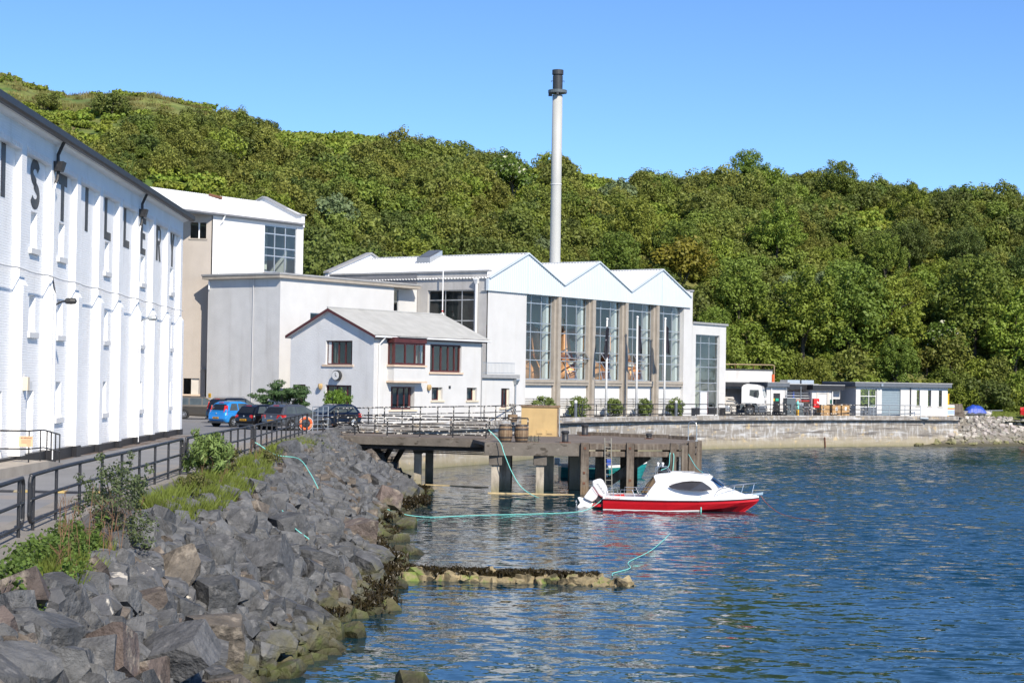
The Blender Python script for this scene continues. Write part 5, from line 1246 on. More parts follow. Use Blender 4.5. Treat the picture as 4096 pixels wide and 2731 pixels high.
b = MB(); b.tube([(-1.15, .15, -.02), (3.4, -.1, -.04)], .09, 8); b.build('floating_boom', M['ochre'] if False else pm('weathered_pole', (0.42, 0.33, 0.18), 0.85, var=0.25, scale=3), pier)
b = MB(); b.tube([(-4.9, 6.9, -.03), (-1.2, 5.2, -.04)], .09, 8); b.build('floating_boom', bpy.data.materials['weathered_pole'], pier)

# deck furniture
def barrel(label, x, y):
    o = thing('barrel', label, 'barrel', (x, y, DZ), random.uniform(0, 3), 'whisky barrels on the pier')
    prof = [(.30, 0), (.355, .2), (.385, .47), (.355, .74), (.30, .95)]
    n = 18
    for j in range(n):     # staves
        a0, a1 = 2 * math.pi * j / n + .012, 2 * math.pi * (j + 1) / n - .012
        b = MB()
        for rr_, z in prof: b.v += [(rr_ * math.cos(a0), rr_ * math.sin(a0), z), (rr_ * math.cos(a1), rr_ * math.sin(a1), z), ((rr_ - .03) * math.cos(a1), (rr_ - .03) * math.sin(a1), z), ((rr_ - .03) * math.cos(a0), (rr_ - .03) * math.sin(a0), z)]
        for i in range(4):
            for k in range(4): b.f.append((i * 4 + k, i * 4 + (k + 1) % 4, i * 4 + 4 + (k + 1) % 4, i * 4 + 4 + k))
        b.f += [(3, 2, 1, 0), (16, 17, 18, 19)]
        b.build('stave', M['wood_old'], o)
    for z0, r0, r1 in ((.02, .312, .33), (.22, .366, .376), (.66, .376, .366), (.86, .335, .318)):
        b = MB(); b.lathe([(r0, z0), (r0 + .006, z0 + .001), (r1 + .006, z0 + .07), (r1, z0 + .071)], 22); b.build('hoop', M['black_metal'], o)
    b = MB(); b.lathe([(.29, .86), (.29, .9)], 16); b.build('lid', M['dark_plastic'], o)
barrel('reddish-brown barrel at the pier corner next to the railing end', -.28, 95.75)
barrel('greyer wooden barrel between the first barrel and the lobster creel', .58, 95.95)
o = thing('lobster_creel', 'small netted lobster creel beside the barrels on the pier', 'creel', (1.2, 96.1, DZ))
for i in range(4):
    x = -.3 + i * .2; b = MB(); b.tube([(x, -.2, 0), (x, -.2, .25), (x, -.1, .36), (x, .1, .36), (x, .2, .25), (x, .2, 0)], .018, 5); b.build('hoop', M['dark_plastic'], o)
b = MB(); b.box(-.36, .36, -.22, .22, 0, .05); b.build('base', M['timber'], o)
nm = MB()
for i in range(60):
    a = Vector((random.uniform(-.32, .32), random.choice((-.2, .2)) * random.uniform(.6, 1), random.uniform(.05, .33))); d = Vector((random.uniform(-.14, .14), random.uniform(-.05, .05), random.uniform(-.1, .1))); nm.tube([a, a + d], .009, 3)
tag(nm.build('netting', pm('net', (0.12, 0.16, 0.12), 0.9, var=0.4, scale=12), o), kind='stuff')
o = thing('kiosk_cabinet', 'ochre plywood cabinet standing on the pier', 'cabinet', (.62, 106.6, DZ), R(-2))
b = MB(); b.box(0, 2.2, 0, 1.7, 0, 1.72); b.build('body', M['ochre'], o, bevel=.01)
b = MB(); b.box(-.05, 2.3, -.06, 1.75, 1.72, 1.82); b.build('lid', M['wood_old'], o)
b = MB(); b.box(2.12, 2.205, -.012, -.003, 0, 1.7); b.build('corner_trim', M['wood_old'], o)
for x in (.92, 1.5):
    b = MB(); b.box(x, x + .36, -.03, -.003, .12, .38); v = b.build('vent', M['ochre'], o); b = MB(); b.box(x + .03, x + .33, -.035, -.031, .14, .18); b.build('vent_slot', M['wood_old'], v)
b = MB(); b.hexa([(2.25, .2, 0), (2.32, .2, 0), (2.32, 1.5, 0), (2.25, 1.5, 0), (2.21, .2, 1.6), (2.25, .2, 1.6), (2.25, 1.5, 1.6), (2.21, 1.5, 1.6)]); b.build('leaning_board', M['galv'], o)
def bollard(label, x, y, h=.62, r=.2):
    o = thing('bollard', label, 'bollard', (x, y, DZ), 0, 'mooring bollards on the pier')
    b = MB(); b.lathe([(r * .95, 0), (r * .85, .1), (r * .85, h - .14)], 14); b.build('post', M['black_metal'], o, smooth=True)
    b = MB(); b.lathe([(r * .85, h - .14), (r * 1.1, h - .1), (r * 1.1, h - .02), (r * .8, h + .02)], 14); b.build('head', M['black_metal'], o)
    b = MB(); b.box(-r * 1.5, r * 1.5, -r * 1.3, r * 1.3, 0, .035); b.build('base_plate', M['rust'], o)
bollard('black mooring bollard at the front edge of the pier', 2.92, 96.2)
bollard('black mooring bollard at the rear edge of the pier', 4.5, 109.2, .68, .22)
bollard('stubby tapered bollard near the far corner of the pier', 8.05, 104.8, .3, .17)
o = thing('hoop_rail', 'galvanised hoop handrail over the pier corner ladder', 'handrail', (10.4, 103.2, DZ))
b = MB(); b.tube([(-.18, .4, 0), (-.18, .4, .85), (-.12, .35, 1.02), (.05, .1, 1.08), (.2, -.1, 1.02), (.24, -.15, .85), (.24, -.15, 0)], .03, 8); b.build('hoop', M['galv'], o)
b = MB(); b.box(-.26, -.1, .32, .48, -.02, .02); b.box(.16, .32, -.23, -.07, -.02, .02); b.build('foot_plate', M['galv'], o)
M['ladder_grey'] = pm('ladder_grey', (0.24, 0.23, 0.2), .7, .2, var=.2, scale=6)
o = thing('ladder', 'weathered aluminium ladder leaning against the pier front', 'ladder', (5.2, 96.1, 0))
for s_ in (-.17, .17):
    b = MB(); b.bar((s_ + .08, -.35, -.4), (s_, .0, 3.0), .05, .06, (0, 1, 0)); b.build('stile', M['ladder_grey'], o)
for k in range(11):
    z = -.1 + k * .29; t = (z + .4) / 3.4; b = MB(); b.bar((-.17 + .08 * (1 - t), -.35 + .35 * t, z), (.17 + .08 * (1 - t), -.35 + .35 * t, z), .035, .035); b.build('rung', M['ladder_grey'], o)

# railings, gate, lifebuoy
railing('bridge_railing', 'chipped black and white railing along the near side of the footbridge', [(-10.6, 101.75, 2.74), (-6.0, 100.55, 2.74), (-1.35, 99.35, 2.74)], 1.1, (1.0, .58, .18), 2.1)
railing('bridge_railing', 'chipped railing along the far side of the footbridge, behind the near one', [(-10.2, 106.0, 2.74), (-5, 105.3, 2.74), (1.0, 104.6, 2.74)], 1.1, (1.05, .6, .2), 2.2)
railing('quay_railing', 'chipped railing on the sea wall in front of the office house', [(p[0], p[1], QZ + .12) for p in [(-10.7, 109.8), (-9.9, 111.8)]] + [(p[0] - .2, p[1] + .1, QZ + .12) for p in QUAY[:5]] + [(2.7, 142.0, QZ + .12)], 1.1, (1.08, .62, .2), 2.3, rounded=(True, False))
railing('quay_railing', 'thin dark railing on the sea wall in front of the round bushes', [(p[0] - .2, p[1] + .15, QZ + .12) for p in [(5.9, 148.3)] + QUAY[6:8]] + [(18.6, 164.7, QZ + .12)], 1.1, (1.05, .6, .2), 2.4, rounded=(True, False), mat=M['fence_black'])
railing('quay_railing', 'chipped railing on the sea wall in front of the truck', [(19.0, 165.1, QZ + .12), (22.4, 168.5, QZ + .12), (26.6, 172.0, QZ + .12)], 1.1, (1.05, .6, .2), 2.2, rounded=(False, True))
railing('quay_railing', 'chipped railing on the sea wall in front of the crates and stores', [(27.2, 172.5, QZ + .12), (29.0, 174.1, QZ + .12), (35.2, 178.3, QZ + .12)], 1.1, (1.05, .6, .2), 2.1, rounded=(True, True))
railing('quay_railing', 'galvanised railing at the workshop shutter door end of the quay', [(35.7, 178.6, QZ + .12), (41.3, 181.7, QZ + .12)], 1.1, (1.05, .6, .2), 2.0, rounded=(True, False), mat=M['galv'])
for lab, x, y in (('white capped bollard post between the second and third bushes', 5.3, 147.6), ('white capped bollard post beside the last round bush', 14.7, 160.4)):
    o = thing('bollard_light', lab, 'bollard', (x, y, QZ), 0, 'bollard lights on the quay')
    b = MB(); b.lathe([(.13, 0), (.13, 1.3)], 12); b.build('post', M['slate_grey'], o); b = MB(); b.lathe([(.13, 1.3), (.13, 1.45), (.08, 1.53)], 12); b.build('cap', M['painted_white'], o)
o = thing('pier_gate', 'galvanised mesh gate standing open at the pier entrance', 'gate', (-11.35, 103.2, 2.74), R(70))
b = MB(); W2, H2 = 2.0, 1.55
b.tube([(0, 0, .05), (W2, 0, .05), (W2, 0, H2), (0, 0, H2)], .035, 6, closed=True); b.build('frame', M['galv'], o)
for i in range(1, 3): b = MB(); b.tube([(W2 * i / 3, 0, .05), (W2 * i / 3, 0, H2)], .022, 5); b.build('bar', M['galv'], o)
for i in range(1, 6): b = MB(); b.tube([(0, 0, .05 + (H2 - .05) * i / 6), (W2, 0, .05 + (H2 - .05) * i / 6)], .022, 5); b.build('bar', M['galv'], o)
o = thing('lifebuoy', 'faded orange lifebuoy ring hung on the railing by the pier gate', 'lifebuoy', (-11.6, 102.0, 3.35), R(15))
for j in range(8):
    a0, a1 = math.pi * j / 4, math.pi * (j + 1) / 4
    b = MB(); b.tube([(.31 * math.cos(a0 + (a1 - a0) * k / 4), 0, .31 * math.sin(a0 + (a1 - a0) * k / 4)) for k in range(5)], .075, 8); b.build('ring_section', M['orange'] if j % 2 == 0 or j == 5 else pm('buoy_faded%d' % j, (0.7, 0.25, 0.12), 0.6, var=0.2), o, smooth=True)
b = MB(); b.tube([(.41 * math.cos(t), -.02, .41 * math.sin(t)) for t in [2 * math.pi * k / 24 for k in range(24)]], .012, 4, closed=True); b.build('grab_line', M['white_paint'], o)

# roadside railing in the foreground: three framed sections
def fx(y): return lerp_path([(10, -7.2), (31.9, -9.0), (36, -9.4), (38.9, -9.6), (50, -9.95), (57, -10.25), (72, -10.35), (79.6, -10.6), (87.8, -10.85), (97.4, -11.1)], y)
def road_rail(label, y0, y1, n, sp):
    o = thing('road_railing', label, 'railing', (fx(y0), y0, QZ), 0, 'black railings along the road')
    me = MB().tube([(0, 0, -.3), (0, 0, 1.1)], .036, 8).mesh('post', M['fence_black'])
    for i in range(n):
        y = y0 + .45 + (y1 - y0 - .9) * i / (n - 1); obj('post', me, o, (fx(y) - fx(y0), y - y0, 0))
    def run(z, a, c_): return [(fx(a + (c_ - a) * k / 8) - fx(y0), a + (c_ - a) * k / 8 - y0, z) for k in range(9)]
    for z in (1.1, .63, .2):
        b = MB(); b.tube(run(z, y0 + (.14 if z != .63 else 0), y1 - (.14 if z != .63 else 0)), .043 if z > 1 else .036, 8); b.build('rail', M['fence_black'], o)
    for y, s_ in ((y0, 1), (y1, -1)):
        dx = fx(y) - fx(y0); b = MB(); b.tube([(dx, y - y0 + s_ * .14, 1.1), (dx, y - y0 + s_ * .05, 1.06), (dx, y - y0, .97), (dx, y - y0, .33), (dx, y - y0 + s_ * .05, .24), (dx, y - y0 + s_ * .14, .2)], .039, 8); b.build('end_loop', M['fence_black'], o)
road_rail('black road railing section nearest the camera, cut by the left frame edge', 20.0, 34.2, 6, 0)
road_rail('black road railing section with a shrub grown through it', 34.9, 56.2, 9, 0)
road_rail('black road railing section behind the bright leafy shrub', 56.8, 72.4, 9, 0)
road_rail('black road railing section leading up to the pier gate', 73.0, 98.4, 12, 0)

# ramp railing with the warning sign beside the warehouse
rp = thing('ramp', 'low concrete ramp landing beside the warehouse door', 'ramp', (-15.6, 57.6, QZ))
b = MB(); b.prism([(-1.35, -6), (.9, -6), (.9, -.2), (.75, .1), (-1.35, .1)], 'z', 0, .3); b.build('landing', M['concrete'], rp)
b = MB(); b.hexa([(-1.35, .1, 0), (.75, .1, 0), (.35, 4.0, 0), (-1.3, 4.0, 0), (-1.35, .1, .297), (.75, .1, .297), (.35, 4.0, .02), (-1.3, 4.0, .02)]); b.build('slope', M['concrete'], rp)
o = railing('ramp_railing', 'thin black handrail with a pale orange sign beside the warehouse', [(-16.95, 55.85, QZ + .3), (-15.0, 56.1, QZ + .3), (-14.87, 57.4, QZ + .3), (-15.28, 61.1, QZ + .03)], 1.0, (.98, .42), .95, mat=M['black_paint'], r=.024, pr=.022)
sg = thing('warning_sign', 'pale orange paper warning sign tied to the black handrail', 'sign', (-15.27, 55.99, 3.69), R(5))
b = MB(); b.box(0, .42, -.012, 0, 0, .33); pn = b.build('board', pm('sign_peach', (0.85, 0.5, 0.3), 0.6, var=0.03), sg)
text('WARNING', .068, pm('sign_ink', (0.12, 0.06, 0.05), 0.7), pn, face_mat((.23, -.016, .275), (1, 0, 0), (0, 0, 1)))
for k in range(6):
    b = MB(); b.box(.07 if k < 4 else .24, .37, -.0155, -.0125, .215 - k * .036, .222 - k * .036); b.build('text_line', bpy.data.materials['sign_ink'], pn)
b = MB(); b.prism([(.05, .255), (.1, .285), (.1, .295), (.06, .275)], 'y', -.0165, -.0125); b.build('mark', bpy.data.materials['sign_ink'], pn)

# ================================================================== boats
def loft(stations, closed_ends=True):
    """stations: list of point rows of the same length, skinned in order"""
    b = MB(); k = len(stations[0])
    for s in stations: b.v += [tuple(p) for p in s]
    for i in range(len(stations) - 1):
        for j in range(k - 1): b.f.append((i * k + j, (i + 1) * k + j, (i + 1) * k + j + 1, i * k + j + 1))
    return b
mbt = thing('motor_boat', 'red and white cabin motor boat moored in front of the pier', 'boat', (4.55, 85.6, 0), math.atan2(-1.1, 7.2))
# hull rows: keel, chine, knuckle, rubbing strake (red), on both sides
ST = [(0.0, 1.15, 0.62), (1.5, 1.22, 0.61), (3.0, 1.24, 0.62), (4.5, 1.12, 0.64), (5.6, .84, .68), (6.4, .5, .72), (6.95, .2, .76), (7.22, .02, .79)]
def hrow(x, hb, zs, side=1):
    t = x / 7.22
    kx = x if x < 5.5 else 5.5 + (x - 5.5) * .62
    zk = -.28 + .28 * max(0, (t - .72) / .28) ** 1.5
    zc = 0.03 + .38 * max(0, (t - .45) / .55) ** 1.7
    return [(kx, 0, zk), (x * .985 if x > 6 else x, side * hb * (.90 - .25 * t ** 3), zc), (x, side * hb * .97, zs - .32 + .06 * t), (x, side * hb, zs - .12)]
for side in (-1, 1):
    pass
b = MB()
for side in (-1, 1):
    q_ = loft([hrow(x, hb, zs, side) for x, hb, zs in ST]); b.add(q_.v, q_.f)
b.quad((0, -1.15, .5), (0, 1.15, .5), (0, 1.03, .03), (0, -1.03, .03)); b.add([(0, -1.03, .03), (0, 1.03, .03), (0, 0, -.28)], [(0, 1, 2)])
b.build('hull', M['boat_red'], mbt)
b = MB()
for side in (-1, 1):
    rows = [[(x, side * (hb + .01), zs - .13), (x, side * (hb + .035), zs - .1), (x, side * (hb + .03), zs + .02), (x, side * (hb - .10 if hb > .2 else 0), zs + .04), (x, 0 if x > 5.3 else side * (hb - .16), zs + (.10 if x > 5.3 else .02))] for x, hb, zs in ST]
    q_ = loft(rows); b.add(q_.v, q_.f)
b.box(-.02, .1, -1.14, 1.14, .48, .62)
b.build('gunwale', M['gel_white'], mbt)
b = MB()
for side in (-1, 1):
    q_ = loft([[(x, side * (hb + .037), zs - .145), (x, side * (hb + .037), zs - .11)] for x, hb, zs in ST]); b.add(q_.v, q_.f)
b.build('rubbing_strake', M['black_paint'], mbt)
b = MB()
for side in (-1, 1):
    rows = []
    for x, hb, zs in ST[:4]:
        h_ = hrow(x, hb, zs, side); c_ = h_[1]; rows.append([(c_[0], c_[1] * 1.012, c_[2] - .05), (c_[0], c_[1] * 1.012 + side * .01, c_[2] + .005)])
    q_ = loft(rows); b.add(q_.v, q_.f)
b.build('boot_stripe', M['gel_white'], mbt)
b = MB(); b.box(.1, 2.1, -1.0, 1.0, .1, .2); b.build('cockpit_sole', M['gel_white'], mbt)
b = MB(); b.hexa([(-.55, -.95, .12), (.0, -.95, .12), (.0, .95, .12), (-.55, .95, .12), (-.5, -.95, .24), (0, -.95, .24), (0, .95, .24), (-.5, .95, .24)]); b.build('swim_platform', M['boat_red'], mbt)
# cabin: side outline with tumblehome
def cab(x, z, hw): return (x, hw, z)
OUT = [(1.9, .62), (2.42, 1.32), (2.3, 1.62), (2.5, 1.68), (3.2, 1.77), (4.2, 1.78), (4.85, 1.70), (5.02, 1.64), (5.62, 1.17), (6.15, .98), (6.62, .80), (6.66, .66)]
def hw_at(x, z):
    base = .94 if x < 4.4 else .94 - (x - 4.4) * .33
    return max(.06, base - .28 * max(0, z - .62))
b = MB(); n = len(OUT)
ins = lambda x, z, k: (x, k * hw_at(x, z), z)
b.v = [ins(x, z, -1) for x, z in OUT] + [ins(x, z, 1) for x, z in OUT]
b.f = [tuple(range(n)), tuple(range(2 * n - 1, n - 1, -1))] + [(i, i + n, i + n + 1, i + 1) for i in range(n - 1)]
cabin = b.build('cabin', M['gel_white'], mbt, bevel=.05)
def cab_panel(pts, off=.006, name='side_window', mat=None):
    for side in (-1, 1):
        q_ = MB(); q_.v = [(x, side * (hw_at(x, z) + off), z) for x, z in pts]; q_.f = [tuple(range(len(pts)))]; q_.build(name, mat or M['glass_dark2'], cabin)
M['glass_dark2'] = pm('tinted_window', (0.05, 0.045, 0.045), 0.06, var=0.3, scale=2, spec=0.6)
lens = [(3.02, 1.16), (3.15, 1.08), (3.45, 1.02), (4.0, .98), (4.6, .97), (5.08, 1.02), (4.92, 1.18), (4.62, 1.38), (4.5, 1.41), (4.1, 1.42), (3.7, 1.38), (3.35, 1.29)]
cab_panel(lens)
q_ = MB(); q_.hexa([(5.06, -.63, 1.60), (5.06, .63, 1.60), (5.60, .5, 1.21), (5.60, -.5, 1.21), (5.09, -.63, 1.63), (5.09, .63, 1.63), (5.64, .5, 1.23), (5.64, -.5, 1.23)]); q_.build('windscreen', pm('screen_blue', (0.03, 0.09, 0.22), 0.05, var=0.1, spec=0.8), cabin)
cab_panel([(5.0, 1.52), (5.12, 1.50), (5.55, 1.16), (5.38, 1.13)], name='quarter_light', mat=bpy.data.materials['screen_blue'])
b = MB(); b.box(3.1, 4.2, -.45, .45, 1.76, 1.82); b.build('roof_hatch', M['gel_white'], cabin, bevel=.02)
b = MB(); b.tube([(2.4, -.5, 1.66), (2.4, -.5, 2.0), (2.6, -.5, 2.06), (2.9, -.5, 2.0), (3.05, -.5, 1.75)], .02, 6); b.tube([(2.4, .5, 1.66), (2.4, .5, 2.0), (2.6, .5, 2.06), (2.9, .5, 2.0), (3.05, .5, 1.75)], .02, 6); b.tube([(2.5, -.5, 2.04), (2.5, .5, 2.04)], .02, 6); b.tube([(2.42, -.5, 1.85), (2.95, -.5, 1.85)], .015, 6)
b.build('radar_arch', M['steel'], cabin)
for x in (2.5, 2.72): b = MB(); b.lathe([(.03, 0), (.03, .08), (.06, .1), (.06, .17), (.02, .19)], 8, (x, -.3, 2.05)); b.build('aerial', M['gel_white'], cabin)
b = MB(); b.tube([(3.6, -.6, 1.76), (3.65, -.6, 1.82), (4.9, -.58, 1.78), (4.95, -.58, 1.71)], .014, 5); b.build('grab_rail', M['steel'], cabin)
b = MB()
for side in (-1, 1):
    b.tube([(5.65, side * .62, 1.12), (6.2, side * .5, 1.24), (7.1, side * .12, 1.36)], .02, 6)
    b.tube([(5.15, side * .9, .72), (5.3, side * .85, .98), (5.5, side * .74, 1.1), (5.65, side * .62, 1.12)], .02, 6)
    for x, hw in ((6.05, .55), (6.45, .38), (6.95, .16)): b.tube([(x - .08, side * (hw + .12), .76), (x + .05, side * hw, 1.2 + (x - 6) * .14)], .016, 5)
b.tube([(7.1, -.12, 1.36), (7.1, .12, 1.36)], .02, 6); b.build('pulpit_rail', M['steel'], mbt)
b = MB()
for side in (-1, 1):
    b.tube([(.15, side * 1.02, .62), (.15, side * 1.02, .9), (.45, side * 1.02, .93), (.5, side * 1.02, .62)], .018, 6)
    b.tube([(.8, side * 1.05, .64), (.82, side * 1.05, .95), (2.1, side * 1.02, .97), (2.15, side * 1.0, .75)], .018, 6); b.tube([(1.5, side * 1.05, .64), (1.35, side * 1.05, .96)], .016, 5)
b.build('stern_rail', M['steel'], mbt)
b = MB(); b.hexa([(6.95, -.14, .78), (7.4, -.1, .82), (7.4, .1, .82), (6.95, .14, .78), (6.95, -.14, .86), (7.42, -.1, .95), (7.42, .1, .95), (6.95, .14, .86)]); b.build('bow_roller', M['steel'], mbt)
b = MB(); b.hexa([(.35, -1.0, .64), (1.0, -1.0, .64), (1.0, -.8, .64), (.35, -.8, .64), (.5, -1.0, .68), (.95, -1.0, .75), (.95, -.82, .75), (.5, -.82, .68)]); b.build('red_cover', M['red'], mbt)
text('Island Cruiser', .13, pm('script_red', (0.6, 0.12, 0.12), 0.5), mbt, face_mat((.45, -1.205, .56), (1, -.04, 0), (0, 0, 1)), shear=.35)
# tilted outboard
ob = MB()
cowl = [(-.62, 1.28), (-.42, 1.36), (-.26, 1.40), (-.14, 1.32), (.05, 1.02), (.12, .78), (.08, .6), (-.12, .50), (-.30, .62), (-.50, .92), (-.6, 1.05)]
mbm = MB(); mbm.prism(cowl, 'y', -.24, .24); cw = mbm.build('outboard_cowl', M['gel_white'], mbt, bevel=.07)
mbm = MB(); mbm.prism([(-.62, 1.05), (-.5, .95), (-.3, .62), (-.45, .40), (-.62, .28), (-.95, .42), (-1.02, .5)], 'y', -.17, .17); mbm.build('outboard_midsection', M['gel_white'], mbt, bevel=.04)
mbm = MB(); mbm.prism([(-.95, .44), (-.66, .28), (-.5, .12), (-.75, -.02), (-1.0, .02), (-1.3, -.06), (-1.33, .05), (-1.2, .22), (-1.33, .46), (-1.26, .5)], 'y', -.06, .06); mbm.build('outboard_leg', M['gel_white'], mbt, bevel=.02)
mbm = MB(); mbm.prism([(-.32, .58), (-.02, .42), (0, .2), (-.25, .14), (-.45, .36)], 'y', -.13, .13); mbm.build('outboard_bracket', M['dark_plastic'], mbt)
mbm = MB()
for k in range(3):
    a = k * 2.1; c_ = Vector((-1.38, 0, .18)); mbm.hexa([c_ + Vector(v) for v in ((-.02, 0, 0), (.02, 0, .0), (.03, .2 * math.cos(a), .2 * math.sin(a)), (-.03, .2 * math.cos(a) + .05, .2 * math.sin(a)), (-.02, .05, .05), (.02, .05, .05), (.03, .17 * math.cos(a + .6), .17 * math.sin(a + .6)), (-.03, .17 * math.cos(a + .6), .17 * math.sin(a + .6)))])
mbm.build('propeller', M['galv'], mbt)
mbm = MB(); mbm.tube([(-.57, -.246, 1.0), (-.44, -.246, .8), (-.2, -.246, .56), (-.06, -.246, .52)], .008, 4); mbm.build('cowl_stripe', M['red'], cw)
text('EVINRUDE', .125, M['slate_grey'], cw, face_mat((-.20, -.246, .93), (.62, 0, -.78), (.78, 0, .62)))

tb = thing('rowing_boat', 'teal clinker-built open boat moored behind the pier piles', 'boat', (3.1, 112.5, 0), R(6))
TS = [(0, .7, .72), (1.2, .85, .68), (2.6, .9, .68), (4.0, .75, .76), (5.0, .4, .88), (5.5, .03, .98)]
for k in range(4):    # overlapping strakes
    b = MB()
    for side in (-1, 1):
        rows = []
        for x, hb, zs in TS:
            z0, z1 = -.1 + (zs - .02) * k / 4 , -.1 + (zs - .02) * (k + 1) / 4 + .02
            f0, f1 = (.72 + .28 * (k / 4)), (.72 + .28 * ((k + 1) / 4))
            xx = x - (.35 * (1 - (k / 4)) if x > 5.2 else 0)
            rows.append([(xx, side * (hb * f0 + .02), z0), (xx, side * (hb * f0 + .035), z0 + .01), (x if k == 3 else xx + .08 * (x > 5.2), side * hb * f1, z1)])
        q_ = loft(rows); b.add(q_.v, q_.f)
    b.build('strake', M['teal'], tb)
b = MB(); b.quad((0, -.7, .66), (0, .7, .66), (0, .5, -.1), (0, -.5, -.1)); b.build('transom', M['teal'], tb)
b = MB()
for side in (-1, 1):
    q_ = loft([[(x, side * (hb + .03), zs - .06), (x, side * (hb + .05), zs + .1), (x, side * (hb - .08 if hb > .1 else 0), zs + .1)] for x, hb, zs in TS]); b.add(q_.v, q_.f)
b.build('gunwale', M['gel_white'], tb)
for x in (1.3, 2.9): b = MB(); b.box(x, x + .25, -.8, .8, .5, .55); b.build('thwart', M['gel_white'], tb)
b = MB(); b.lathe([(.1, 0), (.14, .05), (.14, .5), (.1, .56)], 10, (2.3, -.97, .18), 'x'); b.build('fender', M['gel_white'], tb, smooth=True)
b = MB(); b.box(-.35, .0, -.16, .16, .75, 1.2); b.build('outboard', M['gel_white'], tb, bevel=.05)
b = MB(); b.box(2.9, 3.25, -.3, .0, .7, 1.15); b.build('console', M['blue'], tb, bevel=.04)

# ropes
def rope(name, label, pts, r=.022, mat=None, sag=0):
    P = [Vector(p) for p in pts]; out = []
    for i in range(len(P) - 1):
        for k in range(8):
            t = k / 8; a = P[max(i - 1, 0)]; d = P[min(i + 2, len(P) - 1)]; b_, c_ = P[i], P[i + 1]
            out.append(.5 * ((2 * b_) + (c_ - a) * t + (2 * a - 5 * b_ + 4 * c_ - d) * t * t + (3 * b_ - a - 3 * c_ + d) * t ** 3))
    out.append(P[-1]); b = MB(); b.tube(out, r, 6)
    return tag(b.build(name, mat or M['rope']), label, 'rope')
rope('mooring_rope', 'turquoise rope hanging from the pier corner railing into the water', [(-1.15, 95.0, 3.35), (-.55, 94.6, 2.75), (-.3, 94.4, 2.1), (.1, 94.2, 1.2), (.6, 93.8, .45), (1.35, 92.8, .02), (2.0, 91.5, -.02)], .022)
rope('mooring_rope', 'turquoise rope from the boat stern along the water to the rocks', [(4.55, 85.2, .62), (4.0, 84.0, .25), (3.2, 82.5, .04), (1.2, 81.0, .02), (-1.5, 79.5, .02), (-3.6, 78.0, .03), (-4.9, 77.5, .25), (-5.6, 77.2, .6)], .015)
rope('mooring_rope', 'turquoise rope from the bow-side cabin up to the pier pile', [(9.2, 85.0, 1.7), (9.4, 91.0, 1.75), (9.6, 97.0, 2.15)], .02)
rope('mooring_rope', 'turquoise rope tied round the timber pile above the boat', [(7.2, 85.6, 1.85), (8.1, 92.0, 1.75), (8.6, 96.9, 2.2), (8.8, 96.95, 2.1), (8.75, 96.9, 1.2)], .02)
rope('mooring_rope', 'short white-green line hanging over the boat side near the bow', [(8.9, 84.05, .72), (8.92, 83.95, .35), (8.92, 83.95, -.1)], .03)
rope('mooring_rope', 'turquoise rope floating on the water beyond the stone spit', [(3.2, 55.5, .05), (3.3, 56.5, .02), (3.9, 58.0, .02), (4.0, 60.0, .02), (4.9, 63.5, .02), (5.6, 67, .02), (6.6, 73, -.02)], .014)
rope('anchor_rope', 'thin rusty red line running from the bow into the water', [(11.75, 84.3, .78), (11.95, 83.5, .45), (12.4, 82.0, .1), (13.2, 80.0, .02), (14.5, 77.5, -.03), (18, 73.0, -.08)], .013, M['rope_red'])
rope('mooring_rope', 'turquoise rope tied to the road railing and laid down over the rocks', [(-10.35, 73.0, 3.3), (-10.2, 72.9, 3.25), (-9.4, 72.3, 2.85), (-8.4, 71.5, 2.75), (-7.6, 68.5, 2.35), (-7.0, 65.8, 1.95)], .02)
rope('mooring_rope', 'turquoise rope glimpsed between dark boulders on the bank', [(-6.7, 53.2, 2.05), (-6.3, 51.5, 1.95), (-6.0, 50.3, 1.8), (-5.5, 49.6, 1.55)], .018)
# ================================================================== vehicles
def paint(name, col, rough=.3, metal=.3): return pm(name, col, rough, metal, var=.05, scale=2, coat=.6, spec=.5)
def wheel_parts(parent, x, y, r, w, rimmat, side):
    b = MB(); b.lathe([(r * .62, -w / 2), (r * .93, -w / 2), (r, -w / 2 + .03), (r, w / 2 - .03), (r * .93, w / 2), (r * .62, w / 2)], 20, (0, 0, 0), 'y')
    wl = b.build('wheel', M['rubber'], parent, loc=(x, y, r))
    b = MB(); yo = side * (w / 2 + .004); b.lathe([(r * .62, -.01), (r * .6, .012)], 18, (0, yo - .006, 0), 'y'); b.build('wheel_back', M['dark_plastic'], wl)
    for k in range(7):
        a = 2 * math.pi * k / 7; b = MB(); b.bar((0, yo + side * .012, 0), (r * .58 * math.cos(a), yo + side * .004, r * .58 * math.sin(a)), .02, .09 * r / .3, (0, 1, 0)); b.build('spoke', rimmat, wl)
    b = MB(); b.lathe([(r * .56, -.012), (r * .64, -.012), (r * .64, .012), (r * .56, .012)], 18, (0, yo, 0), 'y'); b.build('rim', rimmat, wl)
